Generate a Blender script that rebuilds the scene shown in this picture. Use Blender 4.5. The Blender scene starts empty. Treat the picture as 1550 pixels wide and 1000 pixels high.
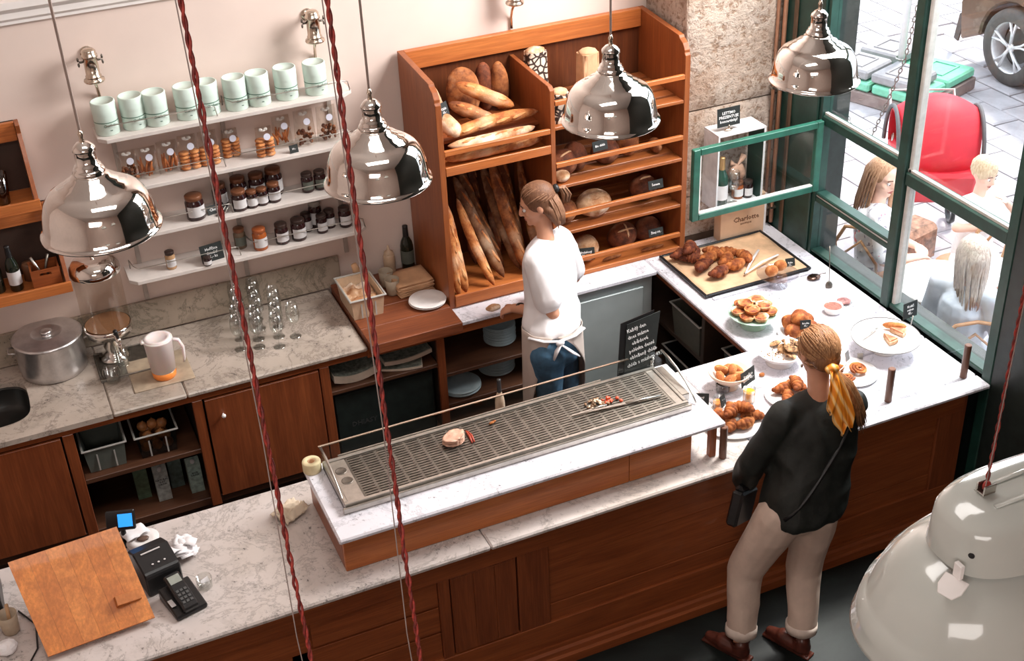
import bpy, bmesh, math, random
from mathutils import Vector, Matrix, Euler, noise
random.seed(7)
SC = bpy.context.scene
COL = SC.collection
PI = math.pi
# ------------------------------------------------------------ camera, world, lights, exposure
cd = bpy.data.cameras.new('camera'); cam = bpy.data.objects.new('camera', cd); COL.objects.link(cam)
cam.matrix_world = Matrix(((0.91430468, 0.24438151, -0.32299324, 0), (-0.40304134, 0.47008975, -0.78522182, -4.23),
                           (-0.04005788, 0.84811161, 0.52830111, 4.85), (0, 0, 0, 1)))
cd.sensor_width = 36; cd.lens = 1982.13 / 1550 * 36; cd.clip_start = 0.05; cd.clip_end = 100
SC.camera = cam
SC.view_settings.view_transform = 'Standard'; SC.view_settings.look = 'None'
SC.view_settings.gamma = 1; SC.view_settings.use_curve_mapping = False
SC.view_settings.exposure = 0.25
W = bpy.data.worlds.new('world'); SC.world = W; W.use_nodes = True
bg = W.node_tree.nodes['Background']; bg.inputs[0].default_value = (0.80, 0.88, 1.0, 1); bg.inputs[1].default_value = 2.6
def light(name, kind, loc, target, power, col, size=None, sy=None):
    l = bpy.data.lights.new(name, kind); o = bpy.data.objects.new(name, l); COL.objects.link(o)
    o.location = loc; l.energy = power; l.color = col
    o.rotation_euler = (Vector(target) - Vector(loc)).to_track_quat('-Z', 'Y').to_euler()
    if kind == 'AREA':
        l.shape = 'RECTANGLE'; l.size = size; l.size_y = sy or size
    return o
sun = light('sun', 'SUN', (9, 3.5, 9), (4.0, 1.0, 0.9), 4.0, (1.0, 0.95, 0.88)); sun.data.angle = math.radians(9)
light('window_daylight', 'AREA', (4.36, 0.85, 4.1), (1.0, 0.9, 0.9), 270, (1.0, 0.965, 0.93), 1.6, 1.9)
light('skylight', 'AREA', (0.9, -1.3, 6.1), (1.1, 0.9, 1.0), 70, (1.0, 0.95, 0.91), 2.6, 1.2)
light('front_fill', 'AREA', (-1.2, -5.6, 4.6), (1.6, 0.6, 0.6), 50, (1.0, 0.93, 0.88), 2.6, 1.2)  # unseen fill lamp added to brighten the counter front
# ------------------------------------------------------------ materials
MATS = {}
class NT:
    def __init__(s, name):
        s.m = bpy.data.materials.new(name); s.m.use_nodes = True; s.t = s.m.node_tree
        s.b = s.t.nodes['Principled BSDF']; s.o = s.t.nodes['Material Output']
    def n(s, kind, **kw):
        x = s.t.nodes.new(kind)
        for k, v in kw.items():
            if k.startswith('i_'):
                x.inputs[k[2:].replace('_', ' ')].default_value = v
            else: setattr(x, k, v)
        return x
    def l(s, a, b): s.t.links.new(a, b)
    def coord(s, scale=(1, 1, 1), rot=(0, 0, 0)):
        c = s.n('ShaderNodeTexCoord'); m = s.n('ShaderNodeMapping'); s.l(c.outputs['Object'], m.inputs['Vector'])
        m.inputs['Scale'].default_value = scale; m.inputs['Rotation'].default_value = rot
        return m.outputs['Vector']
    def noise(s, vec, scale, detail=4, rough=0.6, dist=0.0):
        x = s.n('ShaderNodeTexNoise'); s.l(vec, x.inputs['Vector'])
        x.inputs['Scale'].default_value = scale; x.inputs['Detail'].default_value = detail
        x.inputs['Roughness'].default_value = rough; x.inputs['Distortion'].default_value = dist
        return x.outputs['Fac']
    def ramp(s, fac, stops, interp='LINEAR'):
        r = s.n('ShaderNodeValToRGB'); s.l(fac, r.inputs['Fac']); e = r.color_ramp.elements
        r.color_ramp.interpolation = interp
        while len(e) < len(stops): e.new(0.5)
        for q, (p, c) in zip(e, stops):
            q.position = p; q.color = (c[0], c[1], c[2], 1) if not isinstance(c, (int, float)) else (c, c, c, 1)
        return r.outputs['Color']
    def mix(s, fac, a, b, mode='MIX'):
        x = s.n('ShaderNodeMix', data_type='RGBA', blend_type=mode)
        for sock, v in ((x.inputs[0], fac), (x.inputs[6], a), (x.inputs[7], b)):
            if hasattr(v, 'links') or hasattr(v, 'is_linked'): s.l(v, sock)
            elif isinstance(v, (int, float)): sock.default_value = v if sock is x.inputs[0] or sock.type != 'RGBA' else (v, v, v, 1)
            else: sock.default_value = (v[0], v[1], v[2], 1)
        return x.outputs[2]
    def bump(s, h, strength, dist=0.01):
        b = s.n('ShaderNodeBump'); b.inputs['Strength'].default_value = strength; b.inputs['Distance'].default_value = dist
        s.l(h, b.inputs['Height']); s.l(b.outputs['Normal'], s.b.inputs['Normal'])
    def color(s, c): s.l(c, s.b.inputs['Base Color'])
    def set(s, rough=0.5, metal=0.0, spec=0.5, coat=0.0):
        s.b.inputs['Roughness'].default_value = rough; s.b.inputs['Metallic'].default_value = metal
        s.b.inputs['Specular IOR Level'].default_value = spec; s.b.inputs['Coat Weight'].default_value = coat
def plain(name, col, rough=0.5, metal=0.0, var=0.12, scale=18, bump=0.0, spec=0.5, coat=0.0, emit=0.0, sss=0.0):
    if name in MATS: return MATS[name]
    t = NT(name); t.set(rough, metal, spec, coat)
    v = t.coord(); f = t.noise(v, scale, 3)
    a = [max(0, x * (1 - var)) for x in col]; b = [min(1, x * (1 + var)) for x in col]
    t.color(t.ramp(f, [(0.3, a), (0.7, b)]))
    if bump: t.bump(t.noise(v, scale * 3, 3), bump, 0.005)
    if emit:
        t.b.inputs['Emission Color'].default_value = (*col, 1); t.b.inputs['Emission Strength'].default_value = emit
    if sss: t.b.inputs['Subsurface Weight'].default_value = sss; t.b.inputs['Subsurface Radius'].default_value = (0.01, 0.004, 0.002)
    MATS[name] = t.m; return t.m
def wood(name, light_, dark, axis=0, rough=0.42, scale=1.0, coat=0.15):
    if name in MATS: return MATS[name]
    t = NT(name); t.set(rough, 0, 0.4, coat)
    sc = [14 * scale] * 3; sc[axis] = 1.1 * scale
    v = t.coord(tuple(sc)); f = t.noise(v, 1.6, 6, 0.65, 0.6)
    sc2 = [60 * scale] * 3; sc2[axis] = 2.5 * scale
    g = t.noise(t.coord(tuple(sc2)), 2.0, 3, 0.6)
    c = t.ramp(f, [(0.28, dark), (0.5, [(a + b) / 2 for a, b in zip(light_, dark)]), (0.72, light_)])
    c = t.mix(t.ramp(g, [(0.35, 0.0), (0.6, 0.35)]), c, [x * 0.55 for x in dark])
    t.color(c); t.bump(g, 0.12, 0.002)
    MATS[name] = t.m; return t.m
def marble(name, base, vein, stain, amt=1.0, rough=0.28):
    t = NT(name); t.set(rough, 0, 0.5)
    v = t.coord(rot=(0.3, 0.2, 0.7))
    big = t.noise(v, 1.3, 4, 0.6, 0.4)
    n1 = t.noise(v, 3.4, 8, 0.72, 0.7)
    n3 = t.noise(v, 46, 5, 0.75)
    n4 = t.noise(v, 9, 4, 0.75, 0.4)
    c = t.mix(t.ramp(big, [(0.38, 0.0), (0.7, 0.8 * amt)]), base, stain)
    c = t.mix(t.ramp(n1, [(0.475, 0.0), (0.498, 0.7 * amt), (0.502, 0.5 * amt), (0.525, 0.0)]), c, vein)
    c = t.mix(t.ramp(n4, [(0.5, 0.0), (0.75, 0.45 * amt)]), c, vein)
    dots = t.mix(t.ramp(n4, [(0.48, 0.0), (0.6, 1.0)]), 0.0, t.ramp(n3, [(0.57, 0.0), (0.66, 1.0)]))
    c = t.mix(dots, c, [x * 0.22 for x in vein])
    t.color(c); t.bump(n3, 0.05, 0.001)
    return t.m
def glass(name, col=(1, 1, 1), refl=0.12, rough=0.02):
    if name in MATS: return MATS[name]
    t = NT(name); tr = t.n('ShaderNodeBsdfTransparent'); gl = t.n('ShaderNodeBsdfGlossy'); mx = t.n('ShaderNodeMixShader')
    tr.inputs[0].default_value = (*col, 1); gl.inputs['Roughness'].default_value = rough
    lw = t.n('ShaderNodeLayerWeight'); lw.inputs['Blend'].default_value = 0.25
    r = t.ramp(lw.outputs['Facing'], [(0.0, refl * 0.5), (0.6, refl), (1.0, min(1, refl * 5))])
    t.l(r, mx.inputs[0]); t.l(tr.outputs[0], mx.inputs[1]); t.l(gl.outputs[0], mx.inputs[2]); t.l(mx.outputs[0], t.o.inputs['Surface'])
    MATS[name] = t.m; return t.m
def bread(name, crust, dark, flour=0.3, floury=(0.80, 0.60, 0.42), scale=30):
    if name in MATS: return MATS[name]
    t = NT(name); t.set(0.75, 0, 0.25)
    v = t.coord(); a = t.noise(v, scale * 0.4, 5, 0.65); b = t.noise(v, scale * 2.2, 3, 0.6); d = t.noise(v, scale * 0.22, 4, 0.6)
    c = t.ramp(a, [(0.40, dark), (0.58, crust), (0.78, [min(1, x * 1.4) for x in crust])])
    c = t.mix(t.ramp(d, [(0.5, 0.0), (0.68, flour)]), c, floury)
    t.color(c); t.bump(b, 0.5, 0.004)
    MATS[name] = t.m; return t.m
M_wall = plain('cream plaster', (0.74, 0.60, 0.535), 0.9, var=0.04, scale=2.0, bump=0.05)
M_wallw = plain('white paint', (0.80, 0.75, 0.72), 0.7, var=0.04, scale=6)
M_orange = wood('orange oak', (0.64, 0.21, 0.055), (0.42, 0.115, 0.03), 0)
M_orangeZ = wood('orange oak upright', (0.40, 0.118, 0.032), (0.25, 0.065, 0.019), 2)  # darker oak copy: shade of the bread cabinet put into the colour
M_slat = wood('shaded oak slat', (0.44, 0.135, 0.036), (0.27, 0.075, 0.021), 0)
M_mahog = wood('mahogany', (0.38, 0.105, 0.030), (0.22, 0.052, 0.015), 0)
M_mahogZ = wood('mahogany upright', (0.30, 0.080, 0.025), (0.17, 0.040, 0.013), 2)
M_butch = wood('butcher block', (0.30, 0.088, 0.034), (0.15, 0.04, 0.018), 0)
M_board = wood('glued oak board', (0.66, 0.235, 0.06), (0.50, 0.155, 0.04), 1, scale=0.7)
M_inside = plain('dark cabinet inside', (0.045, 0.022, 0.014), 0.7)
M_marble = marble('counter marble', (0.62, 0.56, 0.54), (0.24, 0.21, 0.19), (0.50, 0.42, 0.36), 0.9)
M_marbleW = marble('white marble', (0.78, 0.76, 0.82), (0.36, 0.36, 0.40), (0.66, 0.64, 0.68), 0.8, 0.2)
M_marbleO = marble('old stained marble', (0.50, 0.42, 0.36), (0.15, 0.12, 0.10), (0.30, 0.25, 0.20), 1.0)
M_marbleG = marble('shelf shadow marble', (0.42, 0.34, 0.27), (0.12, 0.11, 0.08), (0.24, 0.20, 0.15), 1.0, 0.4)  # shadow below the wall shelves is put into this darker colour
M_green = plain('green paint', (0.012, 0.045, 0.034), 0.45, var=0.35, scale=9, bump=0.05)
M_greenl = plain('light green paint', (0.020, 0.115, 0.078), 0.4, var=0.3, scale=9)
M_black = plain('black plastic', (0.012, 0.012, 0.013), 0.35)
M_dark = plain('near black paint', (0.012, 0.018, 0.016), 0.5, var=0.3)
M_chalk = plain('chalkboard', (0.016, 0.020, 0.019), 0.6, var=0.3)
M_white = plain('white chalk paint', (0.85, 0.84, 0.84), 0.7, var=0.03)
M_paper = plain('paper', (0.86, 0.83, 0.84), 0.85, var=0.05)
M_label = plain('paper label', (0.62, 0.60, 0.60), 0.8, var=0.05)
M_kraft = plain('kraft paper', (0.62, 0.36, 0.20), 0.85, var=0.15, scale=10, bump=0.3)
M_parch = plain('parchment', (0.66, 0.42, 0.25), 0.7, var=0.25, scale=7, bump=0.2)
M_chrome = plain('chrome', (0.80, 0.76, 0.72), 0.06, 1.0, var=0.03)
M_steel = plain('brushed steel', (0.50, 0.47, 0.43), 0.32, 1.0, var=0.12, scale=30)
M_steeld = plain('dark grille steel', (0.20, 0.18, 0.155), 0.4, 0.9, var=0.25, scale=25)
M_alu = plain('hammered aluminium', (0.62, 0.60, 0.60), 0.3, 0.9, var=0.15, scale=14, bump=0.25)
M_brass = plain('aged nickel', (0.66, 0.56, 0.46), 0.2, 1.0)
M_china = plain('white china', (0.86, 0.82, 0.80), 0.18, var=0.03)
M_chinab = plain('blue grey china', (0.42, 0.50, 0.52), 0.25, var=0.08)
M_mint = plain('mint card', (0.62, 0.74, 0.67), 0.6, var=0.03)
M_mintg = plain('green mint glaze', (0.42, 0.60, 0.48), 0.2, var=0.06)
M_glass = glass('clear glass', (0.97, 0.98, 0.97), 0.22)
M_pane = glass('window glass', (0.97, 0.99, 0.99), 0.05)
M_bag = glass('cellophane', (0.93, 0.91, 0.88), 0.2, 0.12)
M_skin = plain('skin', (0.60, 0.29, 0.18), 0.5, var=0.08, scale=8, sss=0.08)
M_skinl = plain('pale skin', (0.80, 0.50, 0.38), 0.5, var=0.06, scale=8, sss=0.08)
M_enamel = plain('white enamel', (0.50, 0.515, 0.48), 0.12, var=0.05, scale=4, coat=0.6)
B_gold = bread('golden crust', (0.60, 0.24, 0.075), (0.32, 0.09, 0.025), 0.45)
B_brown = bread('brown crust', (0.36, 0.125, 0.04), (0.14, 0.04, 0.015), 0.45, (0.62, 0.42, 0.27))
B_dark = bread('dark crust', (0.20, 0.055, 0.022), (0.07, 0.02, 0.01), 0.4, (0.45, 0.28, 0.18))
B_flour = bread('floured crust', (0.66, 0.42, 0.25), (0.40, 0.18, 0.08), 0.9, (0.88, 0.78, 0.66))
B_crois = bread('croissant glaze', (0.50, 0.155, 0.04), (0.20, 0.05, 0.016), 0.4, (0.78, 0.42, 0.16), 45)
B_croisd = bread('dark croissant glaze', (0.24, 0.06, 0.022), (0.08, 0.018, 0.009), 0.45, (0.62, 0.28, 0.10), 45)
# ------------------------------------------------------------ mesh building
class MB:
    def __init__(s): s.v = []; s.f = []
    def add(s, vs, fs, M=None):
        n = len(s.v)
        s.v += [tuple(M @ Vector(p)) if M is not None else tuple(p) for p in vs]
        s.f += [tuple(i + n for i in f) for f in fs]; return s
    def box(s, a, b, M=None):
        x0, y0, z0 = a; x1, y1, z1 = b
        return s.add([(x0, y0, z0), (x1, y0, z0), (x1, y1, z0), (x0, y1, z0), (x0, y0, z1), (x1, y0, z1), (x1, y1, z1), (x0, y1, z1)],
              [(0, 3, 2, 1), (4, 5, 6, 7), (0, 1, 5, 4), (1, 2, 6, 5), (2, 3, 7, 6), (3, 0, 4, 7)], M)
    def prism(s, pts, ax, lo, hi, M=None):          # polygon (2D) extruded along axis ax
        def P(p, h):
            return (h, p[0], p[1]) if ax == 0 else (p[0], h, p[1]) if ax == 1 else (p[0], p[1], h)
        n = len(pts)
        return s.add([P(p, lo) for p in pts] + [P(p, hi) for p in pts],
              [tuple(range(n - 1, -1, -1)), tuple(range(n, 2 * n))] + [(i, (i + 1) % n, n + (i + 1) % n, n + i) for i in range(n)], M)
    def lathe(s, prof, seg=24, M=None, sq=None):     # prof: (r, z); sq=(a,b,n) superellipse stretch
        rings = []; vs = []; fs = []
        for r, z in prof:
            if r < 1e-5: rings.append([len(vs)]); vs.append((0, 0, z)); continue
            ring = []
            for k in range(seg):
                t = 2 * PI * k / seg; c, d = math.cos(t), math.sin(t)
                ring.append(len(vs)); vs.append((r * c, r * d, z))
            rings.append(ring)
        for A, B in zip(rings, rings[1:]):
            for k in range(seg):
                a, b = A[k % len(A)], A[(k + 1) % len(A)]; c, d = B[(k + 1) % len(B)], B[k % len(B)]
                q = []
                for i in (a, b, c, d):
                    if i not in q: q.append(i)
                if len(q) > 2: fs.append(tuple(q))
        return s.add(vs, fs, M)
    def cyl(s, p0, p1, r0, r1=None, seg=12): return s.tube([p0, p1], [r0, r1 if r1 is not None else r0], seg)
    def tube(s, path, r, seg=8, flat=1.0, caps=True):
        P = [Vector(p) for p in path]; n = len(P); R = r if isinstance(r, (list, tuple)) else [r] * n
        vs = []; fs = []; up = None
        for i in range(n):
            t = (P[min(i + 1, n - 1)] - P[max(i - 1, 0)]).normalized()
            if up is None:
                up = Vector((0, 0, 1)) if abs(t.z) < 0.9 else Vector((0, 1, 0))
            u = (up - t * up.dot(t)).normalized(); w = t.cross(u); up = u
            for k in range(seg):
                a = 2 * PI * k / seg
                vs.append(tuple(P[i] + (w * math.cos(a) + u * math.sin(a) * flat) * R[i]))
        for i in range(n - 1):
            for k in range(seg):
                a = i * seg + k; b = i * seg + (k + 1) % seg
                fs.append((a, b, b + seg, a + seg))
        if caps: fs += [tuple(range(seg - 1, -1, -1)), tuple(range((n - 1) * seg, n * seg))]
        return s.add(vs, fs)
    def ball(s, c, r, seg=12, rings=8, M=None):
        if isinstance(r, (int, float)): r = (r, r, r)
        T = Matrix.Translation(c) @ (M if M is not None else Matrix.Identity(4)) @ Matrix.Diagonal((*r, 1))
        return s.lathe([(math.sin(PI * i / rings), -math.cos(PI * i / rings)) for i in range(rings + 1)], seg, T)
    def caps(s, p0, p1, r0, r1, seg=12):             # tapered capsule
        p0 = Vector(p0); p1 = Vector(p1); d = p1 - p0; L = d.length; t = d / L if L > 1e-6 else Vector((0, 0, 1))
        path = []; rr = []
        for a in (80, 55, 28): q = math.radians(a); path.append(p0 - t * r0 * math.sin(q)); rr.append(r0 * math.cos(q))
        path += [p0, p1]; rr += [r0, r1]
        for a in (28, 55, 80): q = math.radians(a); path.append(p1 + t * r1 * math.sin(q)); rr.append(r1 * math.cos(q))
        return s.tube(path, rr, seg)
    def jitter(s, amp, sc=10.0):
        s.v = [tuple(Vector(p) + noise.noise_vector(Vector(p) * sc) * amp) for p in s.v]; return s
    def grid(s, nx, ny, fn):
        vs = [fn(i / nx, j / ny) for j in range(ny + 1) for i in range(nx + 1)]
        return s.add(vs, [(j * (nx + 1) + i, j * (nx + 1) + i + 1, (j + 1) * (nx + 1) + i + 1, (j + 1) * (nx + 1) + i) for j in range(ny) for i in range(nx)])
def tag(o, label=None, cat=None, group=None, kind=None):
    if label: o['label'] = label
    if cat: o['category'] = cat
    if group: o['group'] = group
    if kind: o['kind'] = kind
    return o
def thing(name, label, cat, loc=(0, 0, 0), rz=0.0, group=None, kind=None):
    o = bpy.data.objects.new(name, None); COL.objects.link(o); o.empty_display_size = 0.1
    o.location = loc; o.rotation_euler = (0, 0, rz); return tag(o, label, cat, group, kind)
def ob(name, mb, mat, parent=None, loc=(0, 0, 0), rz=0.0, smooth=False, bevel=0, world=False, kind=None, solid=0, subsurf=0, rot=None):
    me = bpy.data.meshes.new(name); v = mb.v
    if world and parent is not None:
        off = parent.matrix_basis.translation if parent.parent is None else parent.parent.matrix_basis.translation
        v = [(p[0] - off[0], p[1] - off[1], p[2] - off[2]) for p in v]
    elif world:
        v = [(p[0] - loc[0], p[1] - loc[1], p[2] - loc[2]) for p in v]
    me.from_pydata(v, [], mb.f); me.materials.append(mat)
    if smooth: me.shade_smooth()
    o = bpy.data.objects.new(name, me); COL.objects.link(o)
    if parent is not None: o.parent = parent
    o.location = loc; o.rotation_euler = rot if rot else (0, 0, rz)
    if solid:
        m = o.modifiers.new('s', 'SOLIDIFY'); m.thickness = solid; m.offset = 0
    if bevel:
        m = o.modifiers.new('b', 'BEVEL'); m.width = bevel; m.segments = 1; m.limit_method = 'ANGLE'
    if subsurf:
        m = o.modifiers.new('u', 'SUBSURF'); m.levels = subsurf; m.render_levels = subsurf
    if kind: o['kind'] = kind
    return o
def copy_tree(o, loc=None, rz=None, label=None, parent=None, group=None):
    c = o.copy(); COL.objects.link(c); c.parent = parent
    for ch in list(o.children): copy_tree(ch, parent=c)
    if loc is not None: c.location = loc
    if rz is not None: c.rotation_euler[2] = rz
    if label: c['label'] = label
    if group: c['group'] = group
    return c
def text(s, size, mat, parent, loc, rot, name='lettering', ext=0.0006, align='CENTER', space=1.0):
    cu = bpy.data.curves.new(name, 'FONT'); cu.body = s; cu.size = size; cu.extrude = ext; cu.align_x = align; cu.align_y = 'CENTER'
    cu.resolution_u = 1; cu.space_line = space; cu.offset = size * 0.012
    t = bpy.data.objects.new('tmp', cu); COL.objects.link(t); bpy.context.view_layer.update()
    me = bpy.data.meshes.new_from_object(t.evaluated_get(bpy.context.evaluated_depsgraph_get()))
    bpy.data.objects.remove(t); bpy.data.curves.remove(cu); me.materials.clear(); me.materials.append(mat); me.name = name
    o = bpy.data.objects.new(name, me); COL.objects.link(o); o.parent = parent; o.location = loc; o.rotation_euler = rot
    return o
def frame(x, y=None):                                # rotation matrix helper: X axis along x
    x = Vector(x).normalized(); z = Vector((0, 0, 1)); y_ = z.cross(x).normalized(); z = x.cross(y_)
    return Matrix((x, y_, z)).transposed().to_4x4()
CNT = ['topmost', 'second', 'third', 'fourth', 'fifth', 'sixth', 'seventh', 'eighth', 'ninth', 'tenth', 'eleventh', 'twelfth', 'thirteenth', 'fourteenth', 'fifteenth', 'sixteenth']
ORD = ['leftmost', 'second from the left', 'third from the left', 'fourth from the left', 'fifth from the left', 'sixth from the left',
       'seventh from the left', 'eighth from the left', 'ninth from the left', 'tenth from the left']
# ------------------------------------------------------------ the setting
def struct(name, mb, mat, **kw):
    o = ob(name, mb, mat, **kw); o['kind'] = 'structure'; return o
t = NT('dark concrete floor'); t.set(0.4, 0, 0.3); v = t.coord()
t.color(t.ramp(t.noise(v, 1.6, 6, 0.7, 0.6), [(0.42, (0.004, 0.005, 0.005)), (0.62, (0.011, 0.016, 0.0145)), (0.78, (0.028, 0.040, 0.036))])); t.bump(t.noise(v, 22, 4), 0.15, 0.003)
M_floor = t.m
struct('floor', MB().box((-4, -6.2, -0.1), (4.55, 2.64, 0)), M_floor)
struct('ceiling', MB().box((-4, -6.2, 6.2), (4.55, 2.64, 6.3)), M_wallw)
struct('wall_back', MB().box((-4, 2.62, -0.1), (4.62, 2.8, 6.2)), M_wall)
struct('wall_left', MB().box((-4.15, -6.2, -0.1), (-4, 2.8, 6.2)), M_wall)
struct('wall_front', MB().box((-4.15, -6.35, -0.1), (4.62, -6.2, 6.3)), M_wall)
# crown moulding on the back wall
struct('trim_1', MB().prism([(2.62, 2.80), (2.600, 2.80), (2.600, 2.815), (2.585, 2.83), (2.585, 2.86), (2.56, 2.885), (2.56, 2.92), (2.62, 2.92)], 0, -3.9, 3.7), M_wallw)
# stone pier beside the window, large rough blocks
t = NT('porous sandstone'); t.set(0.92, 0, 0.2); v = t.coord()
sp = t.noise(v, 26, 5, 0.75, 0.3); bigs = t.noise(v, 2.2, 4, 0.6)
c = t.ramp(bigs, [(0.35, (0.52, 0.36, 0.27)), (0.55, (0.68, 0.55, 0.46)), (0.7, (0.74, 0.62, 0.55))])
c = t.mix(t.ramp(sp, [(0.38, 0.8), (0.50, 0.0)]), c, (0.30, 0.17, 0.10)); c = t.mix(t.ramp(sp, [(0.62, 0.0), (0.72, 0.6)]), c, (0.86, 0.76, 0.68))
t.color(c); t.bump(sp, 1.0, 0.035); M_stone = t.m
M_mortar = plain('mortar', (0.16, 0.10, 0.07), 0.95)
pier = struct('wall_corner', MB().box((3.82, 2.13, 0), (4.50, 2.62, 6.2)), M_mortar)
def stone(x0, x1, z0, z1, y0=2.1):
    m = MB(); nx = 14; nz = max(3, int((z1 - z0) / 0.06))
    def F(u, w):
        x = x0 + (x1 - x0) * u; z = z0 + (z1 - z0) * w
        e = min(u, 1 - u) * (x1 - x0); f = min(w, 1 - w) * (z1 - z0); q = min(1, min(e, f) / 0.03)
        d = noise.noise(Vector((x * 5, z * 5, y0))) * 0.016 + noise.noise(Vector((x * 19, z * 19, 1))) * 0.010
        return (x, y0 + 0.02 * (1 - q) - d * q, z)
    m.grid(nx, nz, F); n0 = len(m.v)
    m.box((x0, y0 + 0.021, z0), (x1, y0 + 0.05, z1))
    return ob('stone_block', m, M_stone, pier, smooth=True)
for z0, z1, xs in ((0.93, 1.20, (3.80, 4.49)), (1.207, 1.765, (3.80, 4.49)), (1.775, 2.62, (3.80, 4.49)), (2.63, 3.4, (3.80, 4.49))):
    stone(xs[0], xs[1], z0, z1)
m = MB()
m.grid(8, 30, lambda u, w: (3.80 + 0.012 * noise.noise(Vector((u * 4, w * 14, 3))), 2.62 - 0.5 * u, 0.9 + 2.6 * w))
ob('stone_side', m, M_stone, pier, smooth=True)
# window wall to the right
M_frame = M_green
WX = 4.47
win = struct('window_1', MB().box((4.43, 1.63, 0.0), (4.50, 2.1, 6.0)), M_frame)       # dark green jamb panel
def wpart(name, a, b, mat=None, bev=0.006): return ob(name, MB().box(a, b), mat or M_frame, win, bevel=bev)
wpart('jamb_moulding', (4.415, 1.66, 0.90), (4.43, 1.70, 3.4)); wpart('jamb_moulding', (4.415, 1.93, 0.90), (4.43, 1.965, 3.4), plain('brown jamb', (0.10, 0.055, 0.03), 0.5))
wpart('post', (4.425, 0.865, 0.90), (4.52, 0.935, 6.0)); wpart('post', (4.425, 0.005, 0.0), (4.52, 0.075, 6.0))
wpart('post_edge', (4.45, 0.835, 0.90), (4.50, 0.864, 6.0), plain('pale weathered frame', (0.55, 0.52, 0.48), 0.6)); 
for (y0, y1, z, h) in ((0.935, 1.63, 1.245, 0.035), (0.935, 1.63, 1.29, 0.02), (0.935, 1.63, 1.745, 0.06), (0.075, 0.865, 1.68, 0.075), (0.935, 1.63, 0.905, 0.02), (0.075, 0.865, 0.905, 0.03), (0.075, 1.63, 3.2, 0.08)):
    wpart('rail', (4.435, y0, z), (4.51, y1, z + h))
wpart('window_sill', (4.44, 0.935, 1.281), (4.53, 1.63, 1.289), plain('pale weathered frame', (0.6, 0.6, 0.58)), 0)
wpart('inner_bead', (4.45, 0.075, 1.756), (4.47, 0.865, 1.772), plain('pale weathered frame', (0.6, 0.6, 0.58)), 0)
wpart('inner_bead', (4.45, 0.935, 1.806), (4.47, 1.63, 1.82), plain('pale weathered frame', (0.6, 0.6, 0.58)), 0)
for (y0, y1, z0, z1) in ((0.935, 1.63, 0.925, 1.245), (0.935, 1.63, 1.805, 3.2), (0.075, 0.835, 0.935, 1.68), (0.075, 0.835, 1.755, 3.2)):
    ob('pane', MB().box((4.478, y0, z0), (4.482, y1, z1)), M_pane, win)
struct('wall_right', MB().box((4.50, 0.075, -0.1), (4.62, 1.63, 0.90)).box((4.50, 1.63, -0.1), (4.62, 2.62, 6.3)).box((4.43, -6.2, -0.1), (4.62, 0.005, 6.3)).box((4.50, 0.0, 3.28), (4.62, 1.63, 3.4)).box((4.50, 0.0, 5.2), (4.62, 1.63, 6.3)), M_dark)
# open casement of the middle light, swung into the room
cs = ob('casement', MB().box((3.555, 1.60, 1.33), (3.60, 1.635, 1.78)).box((4.385, 1.60, 1.33), (4.43, 1.635, 1.78)).box((3.60, 1.60, 1.33), (4.385, 1.635, 1.37)).box((3.60, 1.60, 1.74), (4.385, 1.635, 1.78)), M_greenl, win, bevel=0.004)
ob('casement_pane', MB().box((3.60, 1.616, 1.37), (4.385, 1.62, 1.74)), M_pane, cs)
ob('casement_bead', MB().box((3.60, 1.604, 1.37), (3.606, 1.632, 1.74)).box((3.60, 1.604, 1.37), (4.385, 1.632, 1.376)), M_wallw, cs)
# pipes in the window corner
M_pipe = plain('copper brown pipe', (0.50, 0.25, 0.15), 0.4, 0.2)
for i, (x, y, r, lab) in enumerate(((4.385, 2.075, 0.011, 'thin brown pipe rising in the corner, left one of the pair'), (4.41, 2.04, 0.014, 'brown pipe rising in the corner beside the green jamb, right one of the pair'))):
    p = thing('corner_pipe', lab, 'pipe', (x, y, 0.93), group='pipes in the window corner')
    ob('pipe', MB().tube([(0, 0, 0), (0, 0, 3.5)], r, 10), M_pipe, p, smooth=True)
    ob('bracket', MB().box((-0.02, -0.02, 0.9), (0.02, 0.02, 0.915)).box((-0.02, -0.02, 0.1), (0.02, 0.02, 0.115)), M_steel, p)
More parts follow.
